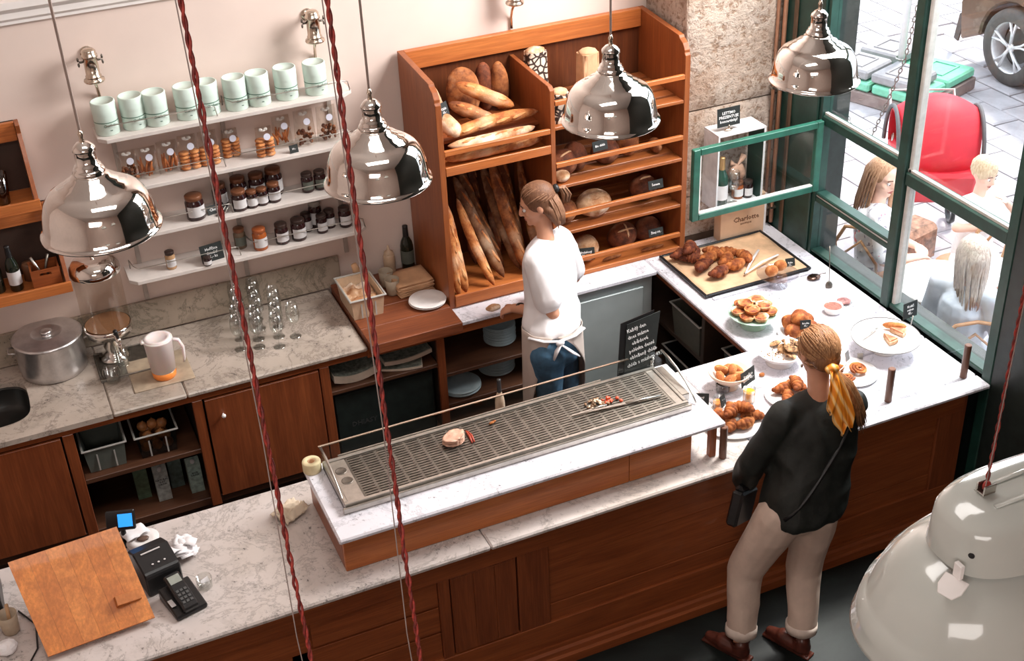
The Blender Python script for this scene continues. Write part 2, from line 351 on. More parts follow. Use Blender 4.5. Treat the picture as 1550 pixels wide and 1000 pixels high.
# ------------------------------------------------------------ street outside
t = NT('pale paving'); t.set(0.8, 0, 0.3); v = t.coord()
t.color(t.ramp(t.noise(v, 3, 6, 0.7), [(0.3, (0.38, 0.34, 0.345)), (0.7, (0.56, 0.52, 0.535))])); t.bump(t.noise(v, 30, 4), 0.3, 0.004); M_pave = t.m
gnd = struct('ground', MB().box((4.62, -8, -0.2), (16, 16, -0.03)), plain('sandy joint', (0.07, 0.055, 0.05), 0.95))
stone_me = {}
def paver(x, y, lx, ly, k):
    key = (round(lx, 2), round(ly, 2), k % 4)
    if key not in stone_me:
        r = random.Random(k % 4 + 9); b = 0.018; q = [(-lx / 2, -ly / 2), (lx / 2, -ly / 2), (lx / 2, ly / 2), (-lx / 2, ly / 2)]
        q = [(a + r.uniform(-.006, .006), c + r.uniform(-.006, .006)) for a, c in q]
        vs = [(a, c, -0.04) for a, c in q] + [(a, c, -0.012) for a, c in q] + [(a * (1 - b * 2 / lx), c * (1 - b * 2 / ly), 0) for a, c in q]
        fs = [(0, 1, 5, 4), (1, 2, 6, 5), (2, 3, 7, 6), (3, 0, 4, 7), (4, 5, 9, 8), (5, 6, 10, 9), (6, 7, 11, 10), (7, 4, 8, 11), (8, 9, 10, 11)]
        me = bpy.data.meshes.new('paving_stone'); me.from_pydata(vs, [], fs); me.materials.append(M_pave); stone_me[key] = me
    o = bpy.data.objects.new('paving_stone', stone_me[key]); COL.objects.link(o); o.parent = gnd
    o.location = (x, y, random.uniform(-0.006, 0.003)); return o
n = 0; rest = MB(); row = 0; x = 4.66
while x < 13.5:
    lx = 0.30; y = 0.2 + (0.0 if row % 2 else -0.24)
    k = 0
    while y < 9.5:
        if 0.50 * (x - 4.6) - 0.5 < y < 1.05 * (x - 4.6) + 3.2 and x < 10.6:
            near = x < 9.6 and y < 6.2 and n < 300
            if near and (x > 5.6): paver(x + lx / 2, y + 0.235, lx - 0.014, 0.456, n); n += 1
            else: rest.box((x + 0.008, y + 0.008, -0.04), (x + lx - 0.008, y + 0.462, 0.0))
        y += 0.47
    x += lx; row += 1
ob('paving_stones', rest, M_pave, gnd, kind='stuff')
# ------------------------------------------------------------ front and return counters
fc = thing('serving_counter', 'long mahogany panelled serving counter under the marble worktop', 'counter', (1.8, 0.4, 0))
ob('carcass', MB().box((-0.75, 0.06, 0.10), (4.30, 0.80, 0.87)), M_mahog, fc, world=True)
def fcb(name, a, b, mat, bev=0.003, **kw): return ob(name, MB().box(a, b), mat, fc, world=True, bevel=bev, **kw)
fcb('top_rail', (-0.75, 0.03, 0.755), (4.30, 0.06, 0.87), M_mahog)
fcb('bottom_rail', (-0.75, 0.03, 0.115), (4.30, 0.06, 0.27), M_mahog)
for x0, x1 in ((-0.2, -0.12), (1.33, 1.385), (1.725, 1.885), (4.145, 4.30)):
    fcb('stile', (x0, 0.032, 0.27), (x1, 0.06, 0.755), M_mahogZ)
for x0, x1, z0, z1 in ((-0.12, 0.72, 0.52, 0.755), (0.728, 1.33, 0.60, 0.755), (-0.12, 0.62, 0.27, 0.512), (0.628, 1.33, 0.44, 0.592), (0.628, 1.33, 0.27, 0.432),
                       (-0.75, -0.2, 0.27, 0.755)):
    fcb('panel', (x0 + .002, 0.045, z0 + .002), (x1 - .002, 0.06, z1 - .002), M_mahog, 0.001)
dr = fcb('door', (1.392, 0.036, 0.275), (1.718, 0.058, 0.75), M_mahogZ)
for i in range(3):
    fcb('door_board', (1.396 + i * 0.107, 0.032, 0.28), (1.501 + i * 0.107, 0.036, 0.745), M_mahogZ, 0.001)
for z0, z1 in ((0.27, 0.374), (0.377, 0.645), (0.648, 0.755)):
    fcb('panel', (1.888, 0.044 + (0.004 if z0 == 0.377 else 0), z0), (4.142, 0.06, z1), M_mahog, 0.002)
ob('base_moulding', MB().prism([(0.06, 0.0), (-0.012, 0.0), (-0.012, 0.05), (0.0, 0.06), (0.005, 0.085), (0.018, 0.095), (0.02, 0.115), (0.06, 0.115)], 0, -0.75, 4.32), M_mahog, fc, world=True)
ob('end_panel', MB().box((4.30, 0.04, 0.0), (4.325, 0.80, 0.87)), M_mahogZ, fc, world=True)
rc = thing('return_counter', 'dark open-shelved return counter along the shop window', 'counter', (4.0, 1.4, 0))
def rcb(name, a, b, mat): return ob(name, MB().box(a, b), mat, rc, world=True, bevel=0.003)
M_rc = plain('dark stained wood', (0.05, 0.03, 0.02), 0.5)
rcb('back_panel', (4.36, 0.81, 0.0), (4.40, 2.09, 0.87), M_rc); rcb('bottom_shelf', (3.56, 0.81, 0.04), (4.36, 2.09, 0.08), M_rc)
rcb('shelf', (3.58, 0.85, 0.42), (4.36, 2.05, 0.45), M_rc)
for y in (0.81, 1.42, 2.05): rcb('upright', (3.56, y, 0.08), (4.36, y + 0.035, 0.87), M_rc)
rcb('apron_rail', (3.53, 0.81, 0.80), (3.56, 2.09, 0.87), M_mahog)
# worktops: every marble slab a part
wt = thing('worktop', 'white veined marble worktop of the serving counter and its return', 'worktop', (2.5, 0.4, 0.87))
def slab(a, b, mat=None, par=None, name='marble_slab', bev=0.008): return ob(name, MB().box(a, b), mat or M_marble, par or wt, world=True, bevel=bev)
slab((-0.78, -0.005, 0.872), (1.585, 0.85, 0.9)); slab((1.588, -0.005, 0.872), (3.05, 0.85, 0.9), M_marble)
slab((3.053, -0.005, 0.872), (4.425, 0.105, 0.9), M_marbleW); slab((3.053, 0.108, 0.872), (4.425, 0.52, 0.9), M_marbleW)
slab((3.053, 0.523, 0.872), (4.425, 0.85, 0.9), M_marbleW); slab((3.485, 0.853, 0.872), (4.425, 2.095, 0.9), M_marbleW)
# raised display plinth with thick marble shelf
rp = thing('display_plinth', 'raised wooden plinth with thick white marble shelf on the serving counter', 'plinth', (1.9, 0.45, 0.9))
def rpb(name, a, b, mat, bev=0.003): return ob(name, MB().box(a, b), mat, rp, world=True, bevel=bev)
rpb('front_board', (0.945, 0.125, 0.901), (2.36, 0.15, 1.078), M_orange); rpb('front_board', (2.363, 0.125, 0.901), (2.70, 0.15, 1.078), M_orange)
rpb('end_board', (0.945, 0.152, 0.901), (0.97, 0.66, 1.078), M_mahog); rpb('end_board', (2.675, 0.152, 0.901), (2.70, 0.66, 1.078), M_mahog)
rpb('back_board', (0.97, 0.64, 0.901), (2.675, 0.66, 1.078), M_mahog)
rpb('leg', (2.80, 0.115, 0.901), (2.835, 0.15, 1.078), M_orangeZ); 
slab((0.925, 0.095, 1.08), (2.87, 0.675, 1.108), M_marbleW, rp)
# ------------------------------------------------------------ chilled glass display with slotted grille
gc = thing('display_case', 'low steel display case with slotted grille and glass back, on the marble plinth', 'display case', (1.9, 0.48, 1.108))
def gb(name, mb, mat, **kw): return ob(name, mb, mat, gc, world=True, **kw)
X0, X1, Y0, Y1, Z0 = 1.01, 2.765, 0.27, 0.625, 1.109
gb('base', MB().box((X0, Y0, Z0), (X1, Y1, Z0 + 0.016)), M_black)
m = MB(); m.box((X0, Y0, Z0 + .016), (X1, Y0 + 0.02, Z0 + 0.042)).box((X0, Y1 - 0.02, Z0 + .016), (X1, Y1, Z0 + 0.042)).box((X0, Y0 + .02, Z0 + .016), (X0 + .02, Y1 - .02, Z0 + 0.042)).box((X1 - .02, Y0 + .02, Z0 + .016), (X1, Y1 - .02, Z0 + 0.042))
gb('tray_frame', m, M_steel, bevel=0.003)
gb('front_rail', MB().box((X0 - 0.012, Y0 - 0.016, Z0), (X1 + 0.012, Y0 - 0.002, Z0 + 0.03)), M_steel, bevel=0.003)
gb('end_plate', MB().box((X0 + .02, Y0 + .02, Z0 + .03), (X0 + .10, Y1 - .02, Z0 + 0.036)), M_steel, bevel=0.002)
gb('end_plate', MB().box((X1 - .06, Y0 + .02, Z0 + .03), (X1 - .02, Y1 - .02, Z0 + 0.036)), M_steel, bevel=0.002)
gb('recess', MB().lathe([(0.0, Z0 + .037), (0.022, Z0 + .037), (0.026, Z0 + .039), (0.028, Z0 + .037)], 14, Matrix.Translation((X0 + .06, 0.52, 0))).lathe([(0.0, Z0 + .037), (0.022, Z0 + .037), (0.026, Z0 + .039), (0.028, Z0 + .037)], 14, Matrix.Translation((X0 + .065, 0.44, 0))), M_steeld, smooth=True)
m = MB(); nx = 22; gx0, gx1 = X0 + .105, X1 - .065; gy0, gy1 = Y0 + .022, Y1 - .022; ny = 17
for i in range(nx + 1):
    x = gx0 + (gx1 - gx0) * i / nx; m.box((x - .006, gy0, Z0 + .026), (x + .006, gy1, Z0 + .0335))
for j in range(ny + 1):
    y = gy0 + (gy1 - gy0) * j / ny; m.box((gx0, y - .0062, Z0 + .027), (gx1, y + .0062, Z0 + .034))
gb('grille', m, M_steeld, kind='stuff')
gb('back_glass', MB().box((X0, 0.634, Z0), (X1 + 0.05, 0.638, 1.225)), M_pane)
gb('top_trim', MB().box((X0 - .005, 0.631, 1.225), (X1 - .14, 0.641, 1.230)), M_brass)
gb('back_trim', MB().box((X0 + .08, 0.627, Z0 + .036), (X1 - .3, 0.633, Z0 + .046)), M_steel)
for sx, nm in ((X0 + .004, 'end_arm'), (X1 + .05, 'end_arm')):
    path = [(sx, 0.636, 1.224), (sx, 0.56, 1.222), (sx, 0.48, 1.210), (sx, 0.40, 1.185), (sx, 0.32, 1.145), (sx, 0.285, 1.115)]
    gb(nm, MB().tube(path, [.006, .007, .006, .005, .005, .005], 8), M_steel, smooth=True)
    gb('end_glass', MB().prism([(0.634, Z0), (0.634, 1.218), (0.48, 1.205), (0.32, 1.14), (0.29, Z0)], 0, sx - .002, sx + .002), M_pane)
gb('side_tray', MB().box((X1 - .006, Y0 + .06, Z0 + .002), (X1 + .04, Y1 - .02, Z0 + 0.044)), M_steel, bevel=0.004)
# food left in the display
def blob(name, label, cat, loc, r, mat, jit=0.15, seg=14, rings=9, rz=0, group=None, parent=None, M=None, sc=None):
    m = MB().ball((0, 0, r[2] * 0.92), r, seg, rings, M); m.jitter(jit * min(r), (sc or 0.9) / min(r))
    z0 = min(p[2] for p in m.v); m.v = [(p[0], p[1], p[2] - z0) for p in m.v]
    o = ob(name, m, mat, parent, loc, rz, smooth=True)
    if label: tag(o, label, cat, group)
    return o
GZ = Z0 + 0.0345
M_ham = plain('pale ham', (0.72, 0.42, 0.30), 0.45, var=0.25, scale=20, bump=0.3)
m = MB()
for k in range(5):
    a = k * 1.1; m.grid(10, 10, lambda u, w, k=k: (((u - .5) * 0.115 * math.sqrt(max(0.02, 1 - (2 * w - 1) ** 2))), (w - .5) * 0.085, 0.003 + k * 0.006 + 0.011 * abs(noise.noise(Vector((u * 3, w * 3, k * 5)))) + 0.002 * k * u))
m.jitter(0.004, 30)
tag(ob('ham_slices', m, M_ham, None, (1.620, 0.496, 1.145), 0.3, smooth=True, solid=0.002), 'folded pale pink ham slices lying on the display grille', 'ham')
m = MB(); m.tube([(-0.012, -0.05, 0.006), (0, 0, 0.007), (0.006, 0.05, 0.006)], [.004, .0065, .004], 8); m.tube([(0.0, -0.05, 0.006), (0.012, 0, 0.007), (0.012, 0.045, 0.006)], [.003, .006, .003], 8)
tag(ob('salami_stick', m, plain('red salami', (0.42, 0.06, 0.03), 0.4), None, (1.699, 0.491, 1.145), 0.1, smooth=True), 'thin dark red salami sticks beside the ham slices', 'salami')
tag(ob('crumb', MB().ball((0, 0, 0.005), (0.016, 0.008, 0.006), 8, 6).ball((0.018, 0.004, 0.005), (0.01, 0.008, 0.005), 8, 6).jitter(0.002, 60), B_gold, None, (1.836, 0.547, 1.145), 0.2, smooth=True), 'small golden scrap of bread on the grille right of the ham', 'bread scrap')
sal = thing('salad_remains', 'heap of mushrooms and chopped tomato on the display grille', 'salad', (2.363, 0.458, 1.144))
rr = random.Random(4)
for nm, mt, nn, cx, sr in (('mushrooms', plain('mushroom brown', (0.22, 0.12, 0.06), 0.5, var=0.4), 34, 0.0, 0.07), ('tomato_pieces', plain('tomato red', (0.62, 0.08, 0.03), 0.3), 14, 0.05, 0.035), ('onion_pieces', plain('pale onion', (0.70, 0.55, 0.40), 0.4), 10, -0.01, 0.06)):
    m = MB()
    for k in range(nn):
        a = rr.uniform(0, 6.28); q = rr.uniform(0, 1) ** .6
        m.ball((cx + math.cos(a) * q * sr, math.sin(a) * q * sr * 0.55, 0.007 + rr.uniform(0, 0.02) * (1 - q)), (rr.uniform(.006, .013), rr.uniform(.005, .010), rr.uniform(.004, .008)), 7, 5, Matrix.Rotation(rr.uniform(0, 3), 4, 'Z'))
    ob(nm, m, mt, sal, smooth=True, kind='stuff')
for px, lab in (((2.467, 0.454, 1.145), 'small red cherry tomato half right of the salad heap'), ((2.474, 0.425, 1.145), 'second red cherry tomato half, farther right of the salad heap')):
    tag(ob('tomato_half', MB().ball((0, 0, 0.008), (0.010, 0.010, 0.008), 10, 7), plain('tomato red', (0.62, 0.08, 0.03)), None, px, smooth=True), lab, 'tomato', 'tomato halves on the grille')
def knife(name, lab, p, q, cat='knife', bl=0.6, w=0.009, mat=M_steel, hmat=None):
    p = Vector(p); q = Vector(q); L = (q - p).length; M = frame(q - p); r = thing(name, lab, cat, tuple(p)); r.rotation_euler = M.to_euler()
    ob('blade', MB().prism([(0, -w * .4), (L * bl, -w), (L * bl, w), (0, w * .3)], 2, -0.0012, 0.0012), mat, r)
    ob('handle', MB().tube([(L * bl, 0, 0), (L * .8, 0, 0.002), (L, 0, 0)], [w * .7, w, w * .8], 8, 0.6), hmat or mat, r, smooth=True); return r
knife('serving_knife', 'long steel serving knife laid across the display grille', (2.209, 0.428, 1.150), (2.665, 0.373, 1.156))
knife('serving_fork', 'short steel serving fork crossing over the salad heap', (2.185, 0.400, 1.168), (2.383, 0.404, 1.172), 'fork', w=0.006)
# chalkboard clipped to the display back
cb = thing('menu_board', 'tall chalk menu board standing at the right end of the display case', 'sign', (2.74, 0.675, 1.112))
Mb = Matrix.Rotation(math.radians(-9), 4, 'X')
P = [Vector(p) for p in ((2.606, 0.676, 1.110), (2.777, 0.676, 1.151), (2.870, 0.720, 1.394), (2.681, 0.720, 1.338))]
P = [Vector((2.605, 0.645, 1.112)), Vector((2.775, 0.645, 1.130)), Vector((2.850, 0.715, 1.405)), Vector((2.660, 0.715, 1.375))]
n_ = (P[1] - P[0]).cross(P[3] - P[0]).normalized()
m = MB(); m.add(P + [p - n_ * 0.006 for p in P], [(0, 1, 2, 3), (7, 6, 5, 4), (0, 4, 5, 1), (1, 5, 6, 2), (2, 6, 7, 3), (3, 7, 4, 0)])
ob('board', m, M_chalk, cb, world=True)
ob('backing_board', MB().add([p - n_ * 0.010 + Vector((-.03, 0, 0.012)) for p in P] + [p - n_ * 0.016 + Vector((-.03, 0, 0.012)) for p in P], [(0, 1, 2, 3), (7, 6, 5, 4), (0, 4, 5, 1), (1, 5, 6, 2), (2, 6, 7, 3), (3, 7, 4, 0)]), M_black, cb, world=True)
ex = (P[2] - P[3]).normalized(); ey = n_.cross(ex)
R3 = Matrix((ex, ey, n_)).transposed().to_euler()
mid = (P[0] + P[1] + P[2] + P[3]) / 4 - cb.location + n_ * 0.0012
text('Každý den\ndnes máme\nobědové\npolévka denní\nobložený chléb\nchléb s máslem 49,-', 0.026, M_white, cb, mid + ey * 0.01, R3, space=1.35)
ob('clip', MB().ball((0, 0, 0), 0.012).ball((0.005, -0.005, 0.02), 0.008).ball((-0.004, -0.008, -0.015), 0.010), M_steel, cb, loc=(0.03, -0.02, 0.045), smooth=True)
# bottle neck poking up behind the glass back
# marble tables ledge items: tape roll, crumpled napkin
tp = thing('paper_roll', 'cream paper tape roll standing at the left end of the marble plinth', 'tape roll', (0.975, 0.595, 1.109))
ob('roll', MB().lathe([(0.018, 0), (0.042, 0), (0.044, 0.004), (0.044, 0.05), (0.042, 0.054), (0.018, 0.054), (0.018, 0)], 28), plain('cream paper', (0.72, 0.60, 0.36), 0.7), tp, loc=(-0.012, 0.04, 0), smooth=True, bevel=0)
ob('core', MB().lathe([(0.0175, 0.001), (0.0175, 0.053), (0.014, 0.053), (0.014, 0.001)], 20), M_kraft, tp, loc=(-0.012, 0.04, 0), smooth=True)
m = MB(); m.grid(18, 14, lambda u, w: ((u - .5) * 0.15, (w - .5) * 0.12, 0.012 + 0.055 * abs(noise.noise(Vector((u * 2.6, w * 2.4, 2)))) + 0.02 * abs(noise.noise(Vector((u * 7, w * 7, 5))))))
tag(ob('crumpled_cloth', m, plain('creamy napkin', (0.66, 0.55, 0.42), 0.85), None, (0.828, 0.626, 0.900), 0.5, smooth=True, solid=0.003), 'crumpled cream paper napkin on the counter left of the plinth', 'napkin')
# ------------------------------------------------------------ back counter
M_dwood = wood('dim cupboard wood', (0.13, 0.055, 0.028), (0.07, 0.026, 0.014), 0)  # shade inside the open bays is put into this darker wood
bc = thing('back_counter', 'mahogany back counter with doors and open bays under old marble', 'counter', (1.3, 2.25, 0))
def bcb(name, a, b, mat, bev=0.003): return ob(name, MB().box(a, b), mat, bc, world=True, bevel=bev)
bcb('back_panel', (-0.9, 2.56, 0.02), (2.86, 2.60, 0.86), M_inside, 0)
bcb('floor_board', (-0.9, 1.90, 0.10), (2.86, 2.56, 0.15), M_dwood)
bcb('top_rail', (-0.9, 1.88, 0.825), (1.62, 1.905, 0.868), M_mahog); bcb('top_rail', (1.62, 1.88, 0.81), (2.86, 1.905, 0.868), M_mahog)
for x0, x1 in ((-0.078, -0.02), (0.612, 0.668), (1.332, 1.388), (2.037, 2.085), (2.82, 2.86)):
    bcb('post', (x0, 1.88, 0.10), (x1, 1.905, 0.825 if x0 < 1.6 else 0.81), M_mahogZ)
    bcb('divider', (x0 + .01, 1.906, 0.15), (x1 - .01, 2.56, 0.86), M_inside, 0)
d = bcb('door', (-0.85, 1.874, 0.16), (-0.088, 1.896, 0.815), M_mahogZ, 0.002)
d = bcb('door', (0.678, 1.874, 0.16), (1.324, 1.896, 0.815), M_mahogZ, 0.002)
off = bc.location
ob('knob', MB().lathe([(0, 0.03), (0.010, 0.028), (0.0125, 0.02), (0.010, 0.012), (0.005, 0.006), (0.006, 0.0)], 14, Matrix.Rotation(PI / 2, 4, 'X')), M_china, d, loc=((0.764, 1.870, 0.703)[0] - off[0], 1.874 - off[1], (0.764, 1.870, 0.703)[2] - off[2]), smooth=True)
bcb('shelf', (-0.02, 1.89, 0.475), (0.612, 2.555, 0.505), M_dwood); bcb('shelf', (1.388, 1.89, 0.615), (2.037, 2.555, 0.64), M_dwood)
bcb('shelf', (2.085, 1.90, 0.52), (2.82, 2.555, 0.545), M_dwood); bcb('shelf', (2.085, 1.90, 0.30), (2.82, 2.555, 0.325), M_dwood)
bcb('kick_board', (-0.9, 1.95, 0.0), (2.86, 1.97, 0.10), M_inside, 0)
wb = thing('worktop', 'old stained marble worktop along the back wall', 'worktop', (0.5, 2.25, 0.87))
slab((0.595, 1.855, 0.87), (1.618, 2.595, 0.9), M_marbleO, wb); slab((0.2, 1.855, 0.87), (0.592, 2.595, 0.9), M_marbleO, wb)
# slab with the sink cut-out
m = MB(); cx, cy, sa, sb = -0.46, 2.22, 0.27, 0.22; N = 32; o_ = []; i_ = []
def sq(a, b, t, n=4): c, s_ = math.cos(t), math.sin(t); return (math.copysign(abs(c) ** (2 / n), c) * a, math.copysign(abs(s_) ** (2 / n), s_) * b)
X0s, X1s, Y0s, Y1s = -0.92, 0.197, 1.855, 2.595
inn = [(cx + sq(sa, sb, 2 * PI * k / N)[0], cy + sq(sa, sb, 2 * PI * k / N)[1]) for k in range(N)]
def edge(p):
    dx, dy = p[0] - cx, p[1] - cy; s = min([((X1s if dx > 0 else X0s) - cx) / dx if abs(dx) > 1e-6 else 9, ((Y1s if dy > 0 else Y0s) - cy) / dy if abs(dy) > 1e-6 else 9]); return (cx + dx * s, cy + dy * s)
outp = [edge(p) for p in inn]
for cxn in ((X0s, Y0s), (X1s, Y0s), (X0s, Y1s), (X1s, Y1s)):
    k = min(range(N), key=lambda i: (outp[i][0] - cxn[0]) ** 2 + (outp[i][1] - cxn[1]) ** 2); outp[k] = cxn
vs = [(a, b, 0.9) for a, b in inn] + [(a, b, 0.9) for a, b in outp] + [(a, b, 0.87) for a, b in outp] + [(a, b, 0.87) for a, b in inn]
fs = []
for k in range(N):
    q = (k + 1) % N; fs += [(k, N + k, N + q, q), (N + k, 2 * N + k, 2 * N + q, N + q), (2 * N + k, 3 * N + k, 3 * N + q, 2 * N + q), (3 * N + k, k, q, 3 * N + q)]
m.add(vs, fs); ob('marble_slab', m, M_marbleO, wb, world=True)
m = MB(); prof = [(1.0, 0.872), (0.985, 0.86), (0.96, 0.76), (0.85, 0.735), (0.15, 0.728), (0.0, 0.727)]
rings = []; vs = []; fs = []
for s_, z in prof[:-1]:
    for a, b in inn: vs.append((cx + (a - cx) * s_, cy + (b - cy) * s_, z))
for r_ in range(len(prof) - 2):
    for k in range(N): q = (k + 1) % N; fs.append((r_ * N + k, r_ * N + q, (r_ + 1) * N + q, (r_ + 1) * N + k))
fs.append(tuple((len(prof) - 2) * N + k for k in range(N)))
sk = ob('sink', m.add(vs, fs), plain('dark basin', (0.03, 0.03, 0.028), 0.3, 0.4), None, (cx, cy, 0.727), smooth=True, world=True, solid=0.003); tag(sk, 'dark steel basin sunk in the marble at the left edge', 'sink')
us = thing('splashback', 'marble upstand, shelf shadow in its colour, along the foot of the back wall', 'splashback', (0.5, 2.61, 0.901))
slab((0.05, 2.597, 0.901), (1.70, 2.619, 1.105), M_marbleG, us, 'upstand', 0.003)
slab((-0.92, 2.597, 0.901), (0.047, 2.619, 1.105), M_marbleG, us, 'upstand', 0.003)
slab((2.183, 1.86, 0.87), (3.482, 2.10, 0.9), M_marbleW, thing('worktop', 'narrow white marble ledge below the bread shelves', 'worktop', (2.8, 1.9, 0.87)), bev=0.006)
bb = thing('butcher_block', 'thick dark wooden chopping block between marble and bread shelves', 'chopping block', (1.9, 2.1, 0.87))
for i in range(4):
    y0 = 1.80 + i * 0.195
    ob('wood_stave', MB().box((1.625, y0, 0.872), (2.178, y0 + 0.194, 0.935)), M_butch, bb, world=True, bevel=0.003)
fr = thing('fridge', 'grey brushed metal undercounter unit right of the plate shelves', 'fridge', (3.16, 2.2, 0))
ob('body', MB().box((2.875, 1.90, 0.02), (3.47, 2.58, 0.865)), plain('grey enamel panel', (0.42, 0.47, 0.47), 0.35, 0.2, var=0.1, scale=3), fr, world=True, bevel=0.004)
ob('door', MB().box((2.88, 1.882, 0.06), (3.40, 1.899, 0.80)), plain('grey enamel panel', (0.28, 0.33, 0.33)), fr, world=True, bevel=0.004)
# stock in the open bays
def crate(name, lab, x, y, z, w, d_, h, mat, group=None):
    r = thing(name, lab, 'container', (x, y, z), group=group); t = 0.006; k = 0.88
    def ring(s, zz): return [(-w / 2 * s, -d_ / 2 * s, zz), (w / 2 * s, -d_ / 2 * s, zz), (w / 2 * s, d_ / 2 * s, zz), (-w / 2 * s, d_ / 2 * s, zz)]
    vs = ring(k, 0) + ring(1, h) + ring(1 - 2 * t / w, h) + ring(k - 2 * t / w, 0.006)
    fs = [(3, 2, 1, 0), (12, 13, 14, 15)]
    for a in (0, 4, 8):
        for i in range(4): fs.append((a + i, a + (i + 1) % 4, a + 4 + (i + 1) % 4, a + 4 + i))
    ob('box', MB().add(vs, fs), mat, r)
    m = MB(); b = 0.012
    m.box((-w / 2 - b, -d_ / 2 - b, h - .004), (w / 2 + b, -d_ / 2, h + .006)).box((-w / 2 - b, d_ / 2, h - .004), (w / 2 + b, d_ / 2 + b, h + .006)).box((-w / 2 - b, -d_ / 2, h - .004), (-w / 2, d_ / 2, h + .006)).box((w / 2, -d_ / 2, h - .004), (w / 2 + b, d_ / 2, h + .006))
    ob('rim', m, plain('milky plastic', (0.40, 0.38, 0.35), 0.35), r, bevel=0.003)
    for q in (-.22, .2): ob('rib', MB().box((w * q, -d_ / 2 * .94 - .006, 0.01), (w * q + .008, -d_ / 2 * .94, h * .75)), plain('milky plastic', (0.4, 0.38, 0.35)), r)
    return r
M_tub = plain('dim grey plastic', (0.10, 0.11, 0.095), 0.3); M_tubg = glass('tub plastic', (0.55, 0.5, 0.42), 0.12, 0.2)
crate('plastic_tub', 'empty grey plastic tub on the left cupboard shelf', 0.115, 2.05, 0.506, 0.22, 0.24, 0.155, M_tub)
crate('plastic_tub', 'clear plastic tub full of onions on the left cupboard shelf', 0.395, 2.05, 0.506, 0.22, 0.24, 0.150, M_tubg)
M_onion = plain('onion skin', (0.48, 0.20, 0.07), 0.4, var=0.4, scale=25)
k = 0
for (dx, dy, dz) in ((-.06, -.06, 0), (.0, -.065, 0), (.06, -.06, 0), (-.06, 0, 0), (0.0, 0, 0), (.06, 0.01, 0), (-.05, .065, 0), (.02, .07, 0), (-.04, -.04, .055), (.03, -.045, .055), (-.03, .03, .055), (.045, .03, .055), (0, -.005, .105), (-.055, .0, .10), (.05, -.01, .10)):
    r = 0.030 + 0.004 * math.sin(k * 2.3)
    o = ob('onion', MB().lathe([(0, -r), (r * .5, -r * .86), (r * .9, -r * .4), (r, 0), (r * .85, r * .5), (r * .4, r * .85), (r * .12, r * 1.0), (0.0, r * 1.35)], 12) if k == 0 else MB(), M_onion, None, (0.395 + dx, 2.05 + dy, 0.546 + dz), smooth=True)
    if k == 0: om = o.data
    else: bpy.data.meshes.remove(o.data); o = bpy.data.objects.new('onion', om); COL.objects.link(o); o.location = (0.395 + dx, 2.05 + dy, 0.546 + dz)
    o.rotation_euler = (0.4 * math.sin(k), 0.5 * math.cos(k * 3), k); tag(o, ('brown onion, %s of the lowest layer in the clear tub' % ('at the near left', 'near the middle front', 'at the near right', 'at the left middle', 'in the centre', 'at the right middle', 'at the far left', 'at the far right')[k]) if k < 8 else ('brown onion, %s of the second layer in the clear tub' % ('near left', 'near right', 'far left', 'far right')[k - 8]) if k < 12 else 'brown onion topping the heap, %s in the clear tub' % ('middle one', 'left one', 'right one')[k - 12], 'onion', 'onions in the tub'); k += 1
for i, (x, y, col, lab) in enumerate(((0.27, 2.10, (0.10, 0.16, 0.10), 'dim green carton, leftmost on the bottom shelf'), (0.375, 2.03, (0.34, 0.36, 0.34), 'grey lettered drinks carton on the bottom shelf, second from left'), (0.465, 2.12, (0.12, 0.17, 0.15), 'dark green carton set farthest back on the bottom shelf'), (0.56, 2.02, (0.26, 0.34, 0.30), 'pale green lettered carton, rightmost on the bottom shelf'))):
    c_ = thing('drink_carton', lab, 'carton', (x, y, 0.151), group='cartons on the cupboard floor')
    ob('carton', MB().add([(-.038, -.038, 0), (.038, -.038, 0), (.038, .038, 0), (-.038, .038, 0), (-.038, -.038, .19), (.038, -.038, .19), (.038, .038, .19), (-.038, .038, .19), (-.038, 0, .225), (.038, 0, .225)], [(3, 2, 1, 0), (0, 1, 5, 4), (1, 2, 6, 5), (2, 3, 7, 6), (3, 0, 4, 7), (4, 5, 9, 8), (6, 7, 8, 9), (5, 6, 9), (7, 4, 8)]), plain('carton %d' % i, col, 0.5, var=0.4, scale=30), c_)
    ob('cap', MB().lathe([(0.013, 0), (0.013, 0.014), (0, 0.014)], 12, Matrix.Translation((0.0, -0.02, 0.205)) @ Matrix.Rotation(0.75, 4, 'X')), M_label, c_, smooth=True)
    if i in (1, 3): text('RICE\nDRINK' if i == 3 else 'NATURAL\nOAT\nDRINK', 0.016, M_black, c_, (0, -0.039, 0.13), (PI / 2, 0, 0))
# newspapers and dark appliance
M_news = plain('newsprint', (0.60, 0.50, 0.40), 0.85, var=0.1); M_newsp = plain('newsprint front page', (0.16, 0.17, 0.14), 0.8, var=0.6, scale=40)
def paper(lab, x, y, z, w, d_, h, rz, cur, group=None):
    r = thing('newspaper', lab, 'newspaper', (x, y, z), rz, group)
    def S(u, w_, k): 
        bend = cur * (2 * u - 1) ** 2
        return ((u - .5) * w, (w_ - .5) * d_, bend + k)
    m = MB(); m.grid(8, 3, lambda u, w_: S(u, w_, 0)); n0 = len(m.v); m.grid(8, 3, lambda u, w_: S(u, w_, h)); 
    E_ = [i for i in range(9)] + [9 + 8, 18 + 8] + [27 + 8 - i for i in range(9)] + [18, 9]
    for a, b in zip(E_, E_[1:] + E_[:1]): m.f.append((a, b, b + n0, a + n0))
    ob('pages', m, M_news, r)
    ob('front_page', MB().grid(8, 3, lambda u, w_: (S(u, w_, 0)[0] * .97, S(u, w_, 0)[1] * .95, S(u, w_, h + .0015)[2])), M_newsp, r)
paper('dark-fronted newspaper stack with curled edge, left in the bay below the block', 1.55, 2.07, 0.641, 0.27, 0.28, 0.045, 0.03, 0.03, 'folded newspapers')
